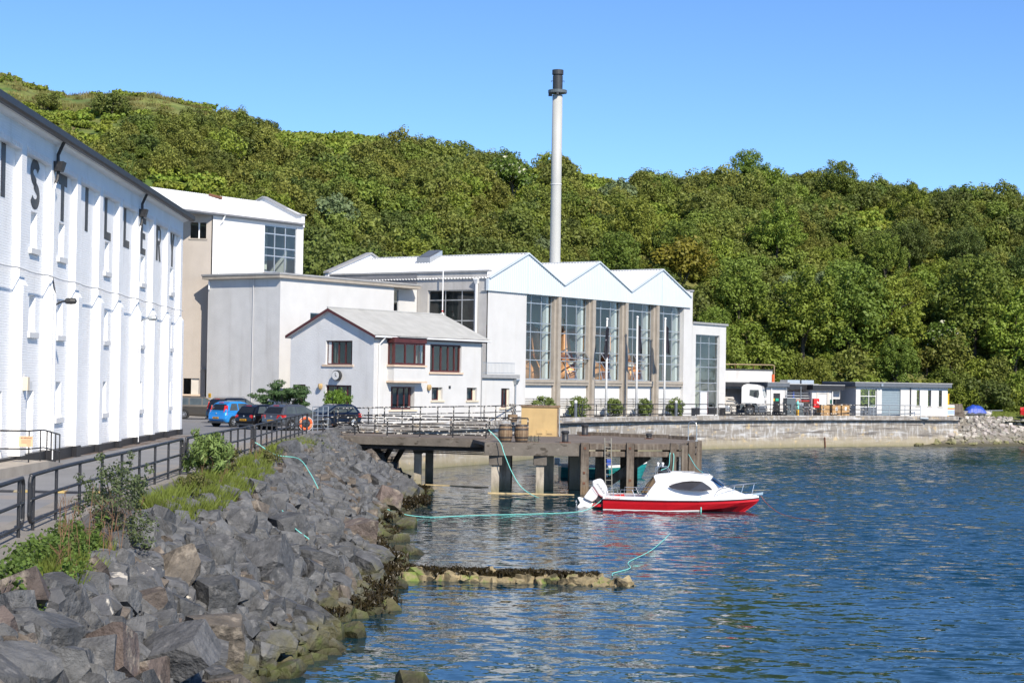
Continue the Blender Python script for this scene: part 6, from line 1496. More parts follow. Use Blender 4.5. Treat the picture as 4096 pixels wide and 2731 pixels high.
def car(label, loc, rz, col, L=3.9, W=1.68, H=1.5, kind='hatch', plate=None, rails=False, metal=.3, r=.3, lamp='tall', group='cars in the car park'):
    """x = forward, rear bumper at x = 0"""
    o = thing('parked_car', label, 'car', loc, rz, group)
    bm = paint('paint_' + label[:14].replace(' ', '_'), col, .3, metal)
    bel = H * .60 if kind != 'hatch' else H * .61
    rear = .08
    fx_ = L
    low = [(.1, .28), (.0, .5), (.02, .72), (.08, bel), (L * .62, bel), (L * .72, bel - .04), (L * .93, bel - .22), (L - .04, .62), (L, .45), (L - .1, .24), (L * .5, .2)]
    n = len(low); b = MB()
    hwf = lambda z: W / 2 - (.04 if z > bel - .1 else 0) - (.05 if z < .35 else 0)
    ins = .10
    inner = [(x + (ins if x < L / 2 else -ins) * (1 if (x < .3 or x > L * .85) else 0), z) for x, z in low]
    rows = [[(x, -hwf(z) + .14, z) for x, z in low], [(x, -hwf(z), z) for x, z in inner], [(x, hwf(z), z) for x, z in inner], [(x, hwf(z) - .14, z) for x, z in low]]
    b.v = [p for r_ in (rows[1], rows[0], rows[3], rows[2]) for p in r_]
    for k in range(3):
        for i in range(n): b.f.append((k * n + i, k * n + (i + 1) % n, (k + 1) * n + (i + 1) % n, (k + 1) * n + i))
    b.f += [tuple(range(n - 1, -1, -1)), tuple(range(3 * n, 4 * n))]
    b.build('body', bm, o, bevel=.075)
    # greenhouse
    tr_, tf = (.12, L * .52) if kind != 'hatch' else (.40, L * .50)
    if kind == 'estate': tr_ = .3
    rf = H
    side_pts = [(.10, bel), (tr_, rf - .14), (tr_ + .3, rf - .02), (tf - .45, rf), (tf - .05, rf - .07), (L * .76, bel - .03)]
    def hw(z): return W / 2 - .05 - .19 * (z - bel) / (rf - bel)
    b = MB(); m_ = len(side_pts)
    b.v = [(x, -hw(z), z) for x, z in side_pts] + [(x, hw(z), z) for x, z in side_pts]
    b.f = [tuple(range(m_)), tuple(range(2 * m_ - 1, m_ - 1, -1))] + [(i, i + m_, i + m_ + 1, i + 1) for i in range(m_ - 1)]
    gh = b.build('cabin', bm, o, bevel=.07)
    gl = M['car_glass']
    def lerp2(a, c_, t): return (a[0] + (c_[0] - a[0]) * t, a[1] + (c_[1] - a[1]) * t)
    A_, B_ = side_pts[0], side_pts[1]
    z0, z1 = bel + .05, rf - .13
    xr = lambda z: A_[0] + (B_[0] - A_[0]) * (z - bel) / (B_[1] - bel)
    xf = lambda z: side_pts[5][0] + (side_pts[4][0] - side_pts[5][0]) * (z - bel + .03) / (side_pts[4][1] - bel + .03)
    for sgn in (-1, 1):
        cuts = [.26, L * .27, L * .47, L * .64] if kind != 'hatch' else [.42, L * .30, L * .49, L * .62]
        segs = [(xr(z0) + .28, cuts[1] - .04), (cuts[1] + .04, cuts[2] - .04), (cuts[2] + .04, None)]
        for a, c_ in segs:
            ta = max(a, xr(z1) + .25); tc = c_ if c_ else xf(z1) - .1; c0 = c_ if c_ else xf(z0) - .12
            if tc - ta < .08: ta = tc - .08
            b = MB(); b.v = [(a, sgn * (hw(z0) + .006), z0), (c0, sgn * (hw(z0) + .006), z0), (tc, sgn * (hw(z1) + .006), z1), (ta, sgn * (hw(z1) + .006), z1)]; b.f = [(0, 1, 2, 3)]; b.build('side_window', gl, gh)
        b = MB(); b.box(cuts[1] - .3, cuts[1] - .1, sgn * (W / 2 - .0) - .012, sgn * (W / 2) + .012, bel - .12, bel - .085); b.build('door_handle', bm, o)
        b = MB(); b.box(L * .6, L * .6 + .12, sgn * W / 2 - .03, sgn * W / 2 + sgn * .14 + .03 * 0, bel + .02, bel + .15) if sgn > 0 else b.box(L * .6, L * .6 + .12, -W / 2 - .14, -W / 2 + .03, bel + .02, bel + .15); b.build('door_mirror', bm, o)
        # tail lights
        lt = MB()
        if lamp == 'tall': lt.hexa([(-.0 + .03, sgn * (W / 2 - .22), bel - .2), (.16, sgn * (W / 2 - .02), bel - .2), (.2, sgn * (W / 2 - .02), bel - .2), (.1, sgn * (W / 2 - .22), bel - .2), (.16, sgn * (W / 2 - .24), rf - .25), (.3, sgn * (W / 2 - .12), rf - .25), (.34, sgn * (W / 2 - .12), rf - .25), (.24, sgn * (W / 2 - .24), rf - .25)])
        elif lamp == 'round': lt.lathe([(.02, -.03), (.13, -.02), (.13, .04), (.02, .05)], 14, (.045, sgn * (W / 2 - .24), bel - .16), 'x')
        else: lt.hexa([(.0, sgn * (W / 2 - .42), bel - .24), (.1, sgn * (W / 2 + .002), bel - .24), (.35, sgn * (W / 2 + .002), bel - .24), (.2, sgn * (W / 2 - .42), bel - .24), (.02, sgn * (W / 2 - .36), bel - .03), (.12, sgn * (W / 2 + .002), bel - .03), (.37, sgn * (W / 2 + .002), bel - .03), (.25, sgn * (W / 2 - .36), bel - .03)])
        lt.build('tail_light', M['lens_red'], o)
        b = MB(); b.hexa([(L - .32, sgn * (W / 2 - .45), .62), (L - .05, sgn * (W / 2 - .45), .6), (L - .2, sgn * (W / 2 - .06), .6), (L - .42, sgn * (W / 2 - .06), .62), (L - .36, sgn * (W / 2 - .45), .78), (L - .16, sgn * (W / 2 - .45), .74), (L - .3, sgn * (W / 2 - .06), .74), (L - .46, sgn * (W / 2 - .06), .78)]); b.build('headlight', M['lens_clear'], o)
        for x in (L * .19, L * .80):
            b = MB(); b.lathe([(r + .05, -.06), (r + .05, .062)], 18, (x, sgn * (W / 2 - .055), r + .02), 'y'); b.build('wheel_arch', M['rubber'], o)
            wheel_parts(o, x, sgn * (W / 2 - .09), r, .19, M['alloy'], sgn)
        if rails:
            b = MB(); b.tube([(tr_ + .2, sgn * (hw(rf) - .03), rf - .01), (tr_ + .3, sgn * (hw(rf) - .03), rf + .05), (tf - .3, sgn * (hw(rf) - .03), rf + .05), (tf - .2, sgn * (hw(rf) - .03), rf - .01)], .018, 6); b.build('roof_rail', M['alu'], o)
    b = MB(); k0, k1 = bel + .07, rf - .17; b.v = [(xr(k0) - .012, -hw(k0) + .14, k0), (xr(k0) - .012, hw(k0) - .14, k0), (xr(k1) - .012, hw(k1) - .1, k1), (xr(k1) - .012, -hw(k1) + .1, k1)]; b.f = [(0, 3, 2, 1)]; b.build('rear_window', M['car_glass_dark'], gh)
    b = MB(); k0, k1 = bel + .04, rf - .1; b.v = [(xf(k0) + .012, -hw(k0) + .1, k0), (xf(k0) + .012, hw(k0) - .1, k0), (xf(k1) + .012, hw(k1) - .1, k1), (xf(k1) + .012, -hw(k1) + .1, k1)]; b.f = [(0, 1, 2, 3)]; b.build('windscreen', gl, gh)
    b = MB(); b.box(xr(rf - .1) - .03, xr(rf - .1) + .02, -.2, .2, rf - .1, rf - .06); b.build('brake_light', M['lens_red'], gh)
    b = MB(); b.box(-.02, .1, -W / 2 + .12, W / 2 - .12, .24, .36); b.build('rear_bumper', M['dark_plastic'], o)
    b = MB(); b.lathe([(.005, -.012), (.05, -.01), (.05, .01)], 12, (.025, 0, bel - .12), 'x'); b.build('badge', M['alu'], o)
    if plate:
        b = MB(); b.box(-.035, -.02, -.26, .26, .5, .61); p = b.build('number_plate', M['plate_yellow'], o)
        text(plate, .1, M['black_paint'], p, face_mat((-.038, 0, .555), (0, -1, 0), (0, 0, 1)))
    return o
M['car_glass'] = pm('car_glass', (0.07, 0.085, 0.085), 0.05, var=0.3, scale=1.5, spec=0.7)
M['car_glass_dark'] = pm('car_glass_dark', (0.018, 0.02, 0.022), 0.06, var=0.3, scale=1.5, spec=0.6)
M['lens_red'] = pm('lens_red', (0.5, 0.012, 0.01), 0.2, var=0.2, scale=9, layers=[('n', (0.8, 0.5, 0.45), 8, 0.62, 0.66, 0.8)])
M['lens_clear'] = pm('lens_clear', (0.7, 0.72, 0.75), 0.15, var=0.2, scale=9)
M['alloy'] = pm('alloy', (0.62, 0.63, 0.65), 0.3, 0.7, var=0.05)
M['plate_yellow'] = pm('plate_yellow', (0.8, 0.4, 0.01), 0.5, var=0.03)
car('bright blue hatchback seen from behind in the car park', (-17.75, 108.4, QZ), R(50), (0.03, 0.3, 0.75), 3.74, 1.66, 1.55, 'hatch', 'AP60 EYG', r=.31)
car('black hatchback with round tail lights next to the blue car', (-15.5, 104.4, QZ), R(52), (0.006, 0.006, 0.008), 3.9, 1.65, 1.45, 'hatch', 'SD08 XKJ', lamp='round')
car('dark grey hatchback between the black car and the pier gate', (-13.75, 103.2, QZ), R(52), (0.13, 0.135, 0.145), 4.2, 1.75, 1.5, 'hatch', 'KX14 HGV', lamp='wide', metal=.6)
car('brown-grey people carrier parked at the corner of the warehouse', (-23.9, 127.0, QZ), R(8), (0.085, 0.075, 0.062), 4.5, 1.8, 1.62, 'mpv', 'SB07 LNE', metal=.5, r=.33)
car('dark navy estate car with roof rails behind the blue hatchback', (-19.3, 116.8, QZ), R(50), (0.008, 0.01, 0.022), 4.5, 1.78, 1.66, 'estate', 'SF09 UDC', rails=True, r=.33)
car('dark navy car with its nose behind the pier gate railings', (-9.9, 113.3, QZ), R(188 + 40), (0.008, 0.012, 0.03), 4.1, 1.72, 1.45, 'hatch', None, lamp='wide', r=.31)

# ---- white truck
tk = thing('truck', 'white tipper truck cab parked in front of the open garage bay', 'truck', (20.15, 176.45, QZ), R(-14))
wp = paint('truck_white', (0.78, 0.78, 0.77), .35, 0)
X0, X1 = 2.55, 4.75
b = MB(); b.prism([(X0, 1.05), (X0, 2.75), (X0 + .15, 2.95), (X0 + .5, 3.08), (X1 - .75, 3.02), (X1 - .28, 2.85), (X1 - .2, 2.55), (X1 - .02, 1.75), (X1, 1.0), (X1 - .05, .9), (X0 + 1.6, .9), (X0 + 1.45, 1.2), (X0 + .3, 1.2), (X0 + .1, 1.05)], 'y', -1.2, 1.2)
cabo = b.build('cab', wp, tk, bevel=.08)
for s_ in (-1, 1):
    b = MB(); y = s_ * 1.206; b.v = [(X0 + .78, y, 1.95), (X0 + 1.62, y, 1.72), (X0 + 1.72, y, 2.1), (X0 + 1.66, y, 2.52), (X0 + .82, y, 2.52)]; b.f = [(0, 1, 2, 3, 4)]; b.build('side_window', M['car_glass'], cabo)
    b = MB(); b.box(X0 + 1.35, X0 + 1.5, s_ * 1.32 - .06, s_ * 1.32 + .06, 1.95, 2.4); b.build('mirror', M['dark_plastic'], cabo)
    b = MB(); b.box(X0 + .76, X0 + .775, s_ * 1.205 - .004, s_ * 1.205 + .004, 1.0, 2.6); b.build('door_line', M['coping_grey'], cabo)
b = MB(); b.v = [(X1 - .255, -1.08, 2.62), (X1 - .255, 1.08, 2.62), (X1 - .03, 1.12, 1.82), (X1 - .03, -1.12, 1.82)]; b.f = [(0, 1, 2, 3)]; b.v = [(x + .035, y, z) for x, y, z in b.v]; b.build('windscreen', pm('truck_screen', (0.12, 0.2, 0.23), .06, var=.2, spec=.8), cabo)
b = MB(); b.box(X1 - .01, X1 + .03, -.55, .55, 1.22, 1.5); b.build('grille', M['coping_grey'], cabo)
text('MAN', .13, M['black_paint'], cabo, face_mat((X1 + .035, 0, 1.3), (0, 1, 0), (0, 0, 1)))
b = MB(); b.prism([(X1 - .9, .35), (X1 + .02, .35), (X1 + .08, .6), (X1 + .04, 1.0), (X1 - .9, 1.0)], 'y', -1.22, 1.22); b.build('bumper', M['slate_grey'], tk, bevel=.04)
for s_ in (-1, 1):
    b = MB(); b.lathe([(.01, 0), (.1, .01), (.1, .03)], 12, (X1 + .06, s_ * .92, .82), 'x'); b.build('headlight', M['lens_clear'], tk)
b = MB(); b.box(X1 + .075, X1 + .085, -.25, .25, .42, .53); b.build('number_plate', M['white_paint'], tk)
b = MB(); b.prism([(X0 - .1, 1.0), (X0 + .1, 1.22), (X0 + 1.2, 1.22), (X0 + 1.55, .95), (X0 + 1.7, .55), (X0 + 1.58, .55), (X0 + 1.4, .9), (X0 + 1.1, 1.08), (X0 + .4, 1.08), (X0 + .1, .85), (X0, .6), (X0 - .1, .6)], 'y', -1.24, 1.24); b.build('mudguard', M['bin_grey'], tk)
for x in (X0 + .82, -.35):
    for s_ in (-1, 1):
        wheel_parts(tk, x, s_ * 1.03, .5, .3, M['galv'], s_)
b = MB(); b.box(-.9, X0 + .6, -.42, .42, .62, .92); b.build('chassis', M['dark_plastic'], tk)
b = MB(); b.box(.35, 1.4, -1.15, -.7, .35, .95); b.build('fuel_tank', M['alu'], tk, bevel=.08)
b = MB(); b.box(1.5, 2.0, -1.15, -.75, .35, .9); b.build('battery_box', M['concrete_pale'], tk)
b = MB(); b.lathe([(.5, 0), (.9, .3), (.95, .8), (.8, 1.4), (.3, 1.8)], 16, (-.9, 0, 1.9), 'x'); b.build('drum', M['dark_plastic'], tk)
b = MB(); b.hexa([(.5, -.9, 1.0), (2.3, -.9, 1.0), (2.3, .9, 1.0), (.5, .9, 1.0), (.9, -.7, 1.8), (1.5, -.7, 1.8), (1.5, .7, 1.8), (.9, .7, 1.8)]); b.build('hopper_body', M['concrete_pale'], tk)
b = MB(); b.tube([(2.2, -.9, 1.0), (1.9, -.95, 1.5), (1.2, -1.0, 1.6)], .05, 6); b.build('hose', M['rubber'], tk)

# ================================================================== things along the far quay
def crate(label, x, y, w, d, h, rz, mat='cardboard', lab=True):
    o = thing('crate', label, 'crate', (x, y, QZ), rz, 'crates on the quay')
    b = MB(); b.box(-w / 2, w / 2, -d / 2, d / 2, .1, h); b.build('box', M[mat], o, bevel=.015)
    b = MB(); b.box(-w / 2, w / 2, -d / 2, -d / 2 + .1, 0, .1); b.box(-w / 2, w / 2, d / 2 - .1, d / 2, 0, .1); b.build('pallet', M['wood_old'], o)
    b = MB(); b.box(-w / 2 - .01, w / 2 + .01, -.05, .05, .101, h + .008); b.build('strap', M['wood_old'], o)
    if lab: b = MB(); b.box(-.12, .12, -d / 2 - .012, -d / 2 - .005, h * .5, h * .8); b.build('paper_label', M['white_paint'], o)
crate('brown wooden crate furthest from the workshop', 30.75, 177.6, 1.0, .9, 1.1, R(25), 'cardboard', False)
crate('middle cardboard crate with a white paper label', 31.95, 178.05, .95, .9, 1.15, R(22))
crate('tall cardboard crate nearest the workshop window', 32.9, 178.5, .95, .9, 1.2, R(27))
o = thing('fire_hose_box', 'red hose box on a post in front of the roller door', 'hose box', (29.9, 176.7, QZ), R(24))
b = MB(); b.box(-.33, .33, -.15, .15, .85, 1.75); b.build('box', M['red'], o, bevel=.02)
b = MB(); b.box(-.06, .06, -.05, .05, 0, .85); b.build('post', M['dark_plastic'], o)
b = MB(); b.box(.05, .13, -.157, -.152, 1.3, 1.5); b.box(.18, .26, -.157, -.152, 1.25, 1.45); b.build('notice', M['white_paint'], o)
o = thing('grey_bin', 'dark grey steel cabinet beside the white store', 'cabinet', (27.15, 175.6, QZ), R(20))
b = MB(); b.box(-.5, .5, -.4, .4, .1, 1.75); b.build('body', M['bin_grey'], o, bevel=.02)
b = MB(); b.box(-.1, -.04, -.42, -.402, .9, 1.2); b.build('handle', M['black_paint'], o)
b = MB(); b.box(-.5, -.42, -.4, .4, 0, .1); b.box(.42, .5, -.4, .4, 0, .1); b.build('feet', M['black_paint'], o) if False else None
o = thing('gas_bottle', 'turquoise and yellow gas bottle next to the grey cabinet', 'gas bottle', (27.95, 175.6, QZ), 0)
b = MB(); b.lathe([(.13, 0), (.14, .7)], 12); b.build('lower_body', M['yellow'], o)
b = MB(); b.lathe([(.14, .7), (.14, 1.35), (.08, 1.5)], 12); b.build('upper_body', M['rope'], o)
b = MB(); b.lathe([(.05, 1.5), (.05, 1.6)], 8); b.build('valve', M['galv'], o)
o = thing('pipe_rack', 'blue steel rack stacked with red and grey pipes', 'rack', (27.7, 178.0, QZ), R(22))
for x in (.2, 2.6): b = MB(); b.box(x - .08, x + .08, -.1, .1, 0, 2.35); b.build('upright', M['blue'], o)
for k, (z, mt) in enumerate(((1.35, 'rust'), (1.5, 'red'), (1.75, 'galv'), (2.0, 'alu'), (2.25, 'slate_grey'))):
    b = MB(); b.tube([(-1.0 + .1 * k, -.15, z), (2.8 - .2 * k, -.15, z)], .05, 8); b.build('pipe', M[mt], o)
for x in (-.7, .9): b = MB(); b.tube([(x, -.3, 0), (x, -.3, 2.9)], .03, 6); b.build('scaffold_pole', M['galv'], o)
for k in range(4): b = MB(); b.box(-.8, 2.4, -.3, .2, .1 + k * .1, .18 + k * .1); b.build('plank', M['wood_old'] if k % 2 else M['timber'], o)
o = thing('machine_stand', 'small grey machine on a splayed stand before the pipe rack', 'machine', (28.2, 175.9, QZ), R(20))
b = MB(); b.hexa([(-.4, -.2, 0), (.4, -.2, 0), (.4, .2, 0), (-.4, .2, 0), (-.2, -.15, 1.0), (.2, -.15, 1.0), (.2, .15, 1.0), (-.2, .15, 1.0)]); b.build('stand', M['bin_grey'], o)
b = MB(); b.box(-.3, .3, -.25, .25, 1.0, 1.3); b.build('motor', M['galv'], o, bevel=.03)
for i, (x, y) in enumerate(((28.75, 175.6), (29.25, 175.9))):
    o = thing('trestle', ('galvanised trestle nearer the grey machine', 'galvanised trestle nearer the red hose box')[i], 'trestle', (x, y, QZ), R(25), 'trestles on the quay')
    for s_ in (-.15, .25):
        b = MB(); b.tube([(s_ - .2, -.15, 0), (s_, 0, .9), (s_ + .25, -.1, 0)], .025, 5); b.build('leg', M['galv'], o)
    b = MB(); b.tube([(-.2, 0, .9), (.3, 0, .9)], .025, 5); b.build('top_bar', M['galv'], o)
b = MB(); b.lathe([(.32, 0), (.34, .06), (.34, .14), (.3, .2), (.18, .2), (.18, 0)], 18)
for i in range(2):
    o = tag(obj('tyre', b.mesh('tyre', M['rubber']), None, (29.9 + .1 * i, 175.9, QZ + .21 * i)), ('lower black tyre of the pair on the quay', 'upper black tyre of the pair on the quay')[i], 'tyre', 'tyres on the quay')
o = thing('planter_tub', 'half-barrel tub with a bare shrub beside the annex', 'planter', sn(110.2, -75.6), ROTD)
b = MB(); b.lathe([(.3, 0), (.38, .3), (.36, .55)], 14); b.build('tub', M['wood_old'], o)
b = MB(); b.lathe([(.335, .1), (.345, .1), (.37, .17), (.36, .17)], 14); b.build('hoop', M['black_metal'], o)
tw_ = MB()
for k in range(10): tw_.tube([(0, 0, .5), (random.uniform(-.2, .2), random.uniform(-.2, .2), .9), (random.uniform(-.35, .35), random.uniform(-.3, .3), 1.35)], .012, 4)
tw_.build('twigs', M['timber'], o)

# flagpoles with limp dark flags
for i, (px, n_, lab, tz) in enumerate(((130.6, -80.0, 'white flagpole with limp dark flag, nearest the office house', 11.2), (135.65, -80.0, 'white flagpole with limp dark flag, middle of the three', 11.55), (140.55, -80.0, 'white flagpole with limp dark flag, nearest the entrance tower', 11.6))):
    o = thing('flagpole', lab, 'flagpole', sn(px, n_), ROTD, 'flagpoles before the still house')
    H_ = tz - QZ
    b = MB(); b.tube([(0, 0, 0), (0, 0, H_)], [.11, .07], 10); b.build('pole', M['white_paint'], o, smooth=True)
    b = MB(); b.lathe([(.03, 0), (.11, .05), (.12, .14), (.05, .2)], 10, (0, 0, H_)); b.build('finial', M['white_paint'], o)
    sgn = (-1, 1, 1)[i]; hh = 2.4 if i else 2.6
    b = MB(); nu, nv = 8, 10
    def fl(u, v):
        wdt = (.12 + .5 * v) * (1 - .25 * (u > .8))
        return (sgn * (.05 + u * wdt), -.12 + .16 * math.sin(u * 9 + v * 3) * (1 - .3 * v), H_ - .5 - v * hh - .35 * u * (1 - v * .3))
    b.grid(fl, nu, nv); fo = b.build('flag', M['flag'], o)
    so = fo.modifiers.new('thick', 'SOLIDIFY'); so.thickness = .012

# far right: tarped dinghy, red dinghy, yellow post, board, pallets
o = thing('tarped_dinghy', 'grey dinghy covered with a bright blue tarpaulin on the turf', 'dinghy', (48.6, 190.2, 3.05), R(8))
b = loft([[(x, -hb, .45), (x, -hb * .7, .05), (x, 0, 0), (x, hb * .7, .05), (x, hb, .45)] for x, hb in ((-1.5, .5), (0, .7), (1.4, .55), (2.3, .05))]); b.build('hull', M['concrete_pale'], o)
b = MB()
def tarp(u, v):
    x, y = -.7 + 2.2 * u, -.75 + 1.5 * v; e = math.sin(math.pi * u) ** .5 * math.sin(math.pi * v) ** .5
    return (x, y, .25 + .85 * e + .1 * mnoise.noise(Vector((x * 3, y * 3, 0))))
b.grid(tarp, 14, 10); b.build('tarpaulin', M['blue'], o)
b = MB(); b.tube([(1.0, -.3, .5), (3.4, -.3, .55)], .04, 6); b.build('oar', M['galv'], o)
o = thing('red_dinghy', 'bright red upturned dinghy at the right frame edge', 'dinghy', (55.6, 192.5, 3.1), R(20))
b = loft([[(x, -hb, .0), (x, -hb * .85, .5), (x, -hb * .3, .85), (x, hb * .3, .85), (x, hb * .85, .5), (x, hb, 0)] for x, hb in ((-1.4, .1), (-1.0, .6), (0, .8), (1.3, .75))]); b.build('hull', M['red'], o)
b = MB(); b.box(-.9, 1.3, -.03, .03, .82, .92); b.build('keel', M['red'], o)
o = thing('yellow_post', 'yellow painted post at the workshop corner', 'post', (45.0, 185.6, QZ), 0)
b = MB(); b.box(-.12, .12, -.1, .1, 0, 2.3); b.build('post', M['yellow'], o); b = MB(); b.box(-.16, .16, -.13, .13, 2.3, 2.38); b.build('cap', M['yellow'], o)
o = thing('notice_board', 'leaning notice board with coloured bands beside the workshop', 'sign', (44.9, 183.9, QZ), R(12))
b = MB(); b.box(-.4, .4, -.03, .03, .2, 1.25); b.build('panel', M['white_paint'], o)
for k, mt in enumerate(('rope', 'yellow', 'orange')): b = MB(); b.box(-.38, .38, -.04, -.032, 1.0 - k * .1, 1.08 - k * .1); b.build('band', M[mt], o)
b = MB(); b.box(-.38, .38, -.04, -.032, .3, .72); b.build('blue_field', pm('pale_blue', (0.35, 0.45, 0.75), .6), o)
o = thing('pallet_stack', 'old grey pallets and creels heaped beside the workshop', 'pallets', (46.0, 185.9, QZ), R(14))
for k in range(4): b = MB(); b.box(-.6, .7, -.5, .5, .02 + k * .15, .12 + k * .15); b.build('pallet', M['timber'], o)
b = MB(); b.hexa([(-.6, .5, 0), (1.2, .5, 0), (1.2, .6, 0), (-.6, .6, 0), (-.5, .7, 1.35), (1.0, .7, 1.35), (1.0, .8, 1.35), (-.5, .8, 1.35)]); b.build('board', M['timber'], o)
# ================================================================== vegetation
nprng = np.random.default_rng(4)
def leaf_cloud(centers, radii, per, leaf, outward=0.9, squash=1.0, shell=0.55, tri=False, droop=0.0):
    """arrays of leaf quads scattered over spherical clumps"""
    c = np.repeat(np.asarray(centers, float), per, axis=0); r = np.repeat(np.asarray(radii, float), per)
    n = len(c)
    d = nprng.normal(size=(n, 3)); d /= np.linalg.norm(d, axis=1)[:, None]
    p = c + d * (r * (shell + (1 - shell) * nprng.random(n)))[:, None] * np.array([1, 1, squash])
    nrm = d * outward + nprng.normal(size=(n, 3)) * .38 + np.array([0, 0, .3]); nrm /= np.linalg.norm(nrm, axis=1)[:, None]
    t = np.cross(nrm, nprng.normal(size=(n, 3))); t /= np.linalg.norm(t, axis=1)[:, None]
    t[:, 2] -= droop; b_ = np.cross(nrm, t)
    s = leaf * (.6 + .8 * nprng.random(n))[:, None]
    wd_ = .34 if droop == 0 else .17
    q = np.stack([p - t * s * .5, p + b_ * s * wd_, p + t * s * .62, p - b_ * s * wd_], 1)
    return q
def leaf_mesh(name, q, mat):
    n = len(q); me = bpy.data.meshes.new(name)
    me.from_pydata(q.reshape(-1, 3).tolist(), [], np.arange(n * 4).reshape(-1, 4).tolist())
    me.materials.append(mat); me.update(); return me
def crown_pts(rx, rz, nc, cr, zc, low=-.35, inner=.25):
    cs, rs = [], []
    while len(cs) < nc:
        d = nprng.normal(size=3); d /= np.linalg.norm(d)
        if d[2] < low: continue
        k = (.6 + .32 * nprng.random()) if nprng.random() > inner else .35 * nprng.random() + .15
        lob = 1 + .18 * math.sin(3 * math.atan2(d[1], d[0]) + 5 * d[2])
        cs.append((d[0] * rx * k * lob, d[1] * rx * k * lob, zc + d[2] * rz * k)); rs.append(cr * (.7 + .6 * nprng.random()))
    return cs, rs
def trunk_mesh(h, r, spread, mat, limbs=5, seed=0):
    rnd = random.Random(seed); b = MB()
    top = Vector((rnd.uniform(-.2, .2), rnd.uniform(-.2, .2), h * .62))
    b.tube([(0, 0, -.5), (top.x * .4, top.y * .3, h * .3), top], [r, r * .8, r * .55], 7)
    for i in range(limbs):
        a = 6.28 * i / limbs + rnd.random(); st_ = Vector((0, 0, h * (.22 + .4 * i / limbs)))
        e = Vector((math.cos(a) * spread, math.sin(a) * spread, h * rnd.uniform(.6, .95)))
        b.tube([st_, st_.lerp(e, .5) + Vector((0, 0, .1 * h)), e], [r * .5, r * .34, r * .12], 5)
    return b.mesh('trunk', mat)
M['bark'] = pm('bark', (0.09, 0.075, 0.06), .9, var=.3, scale=4, bump=.4)
M['leaf_scrub'] = leaf_mat('leaf_scrub', (0.175, 0.205, 0.042))
M['leaf_dark'] = leaf_mat('leaf_dark', (0.115, 0.15, 0.034))
M['leaf_bright'] = leaf_mat('leaf_bright', (0.2, 0.26, 0.038), objvar=.15)
M['leaf_mid'] = leaf_mat('leaf_mid', (0.165, 0.215, 0.036))
M['leaf_olive'] = leaf_mat('leaf_olive', (0.2, 0.175, 0.025), objvar=.12)
M['leaf_grey'] = leaf_mat('leaf_grey', (0.17, 0.22, 0.1), objvar=.12)
M['leaf_blossom'] = leaf_mat('leaf_blossom', (0.12, 0.19, 0.03), fleck=((0.7, 0.68, 0.5), 2.2, .6), objvar=.1)
M['bracken'] = leaf_mat('bracken', (0.21, 0.27, 0.04), objvar=.2)
KINDS = []   # (crown mesh, trunk mesh, natural radius)
def kind(rx, rz, nc, cr, per, leaf, mat, zc, th, name, low=-.35):
    cs, rs = crown_pts(rx, rz, nc, cr, zc, low)
    KINDS.append((leaf_mesh('crown', leaf_cloud(cs, rs, per, leaf), M[mat]), trunk_mesh(th, .09 * rx / 1.6, rx * .6, M['bark'], 5, len(KINDS)), name))
    return len(KINDS) - 1
SCRUB = [kind(1.9, 1.5, 44, .52, 60, .22, m_, 1.5, 2.4, 's', -.75) for m_ in ('leaf_scrub', 'leaf_scrub', 'leaf_dark', 'leaf_mid')]
SCRUB += [kind(1.7, 1.9, 44, .5, 60, .21, 'leaf_scrub', 1.9, 2.9, 's', -.75)]
BRIGHT = [kind(1.9, 1.6, 44, .52, 60, .23, 'leaf_bright', 1.6, 2.5, 'b', -.75)]
BIGB = [kind(4.3, 4.8, 150, .8, 70, .3, 'leaf_bright', 5.4, 8.0, 'B', -.8), kind(4.2, 5.2, 150, .8, 70, .3, 'leaf_mid', 5.6, 8.4, 'B', -.8)]
BIGD = [kind(4.6, 5.2, 160, .85, 70, .3, 'leaf_dark', 6.0, 8.8, 'D', -.75)]
OLIVE = [kind(3.0, 2.8, 60, .8, 60, .33, 'leaf_olive', 4.2, 5.5, 'o')]
GREYK = [kind(1.9, 1.5, 40, .55, 60, .25, 'leaf_grey', 1.8, 2.5, 'g')]
BLOS = [kind(2.4, 2.2, 48, .7, 60, .3, 'leaf_blossom', 3.2, 4.5, 'w')]
trees = []      # (kind, x, y, z, scale, rot)
cell = {}
def far_enough(x, y, d):
    c0 = (int(x // 6), int(y // 6))
    for i in (-1, 0, 1):
        for j in (-1, 0, 1):
            for (a, b_, e) in cell.get((c0[0] + i, c0[1] + j), ()):
                if (a - x) ** 2 + (b_ - y) ** 2 < ((d + e) * .5) ** 2: return False
    cell.setdefault(c0, []).append((x, y, d)); return True
def put(k, x, y, s, d, force=False):
    if far_enough(x, y, d) or force:
        trees.append((k, x, y, hill_at(x, y) - .25, s, random.uniform(0, 6.28))); return True
    return False
special = []
def hero(k, px, py_top, y, s, label, cat='tree'):
    u = (px - 2048) / 7200
    if y is None:
        el = (1487 + .0157 * px - py_top) / 7200; y = 170.0
        while y < 330 and (hill_z(u, y) - 6) / y < el: y += .5
    x = u * y
    put(k, x, y, s, 3.5 * s, True); special.append((len(trees) - 1, label))
    return x
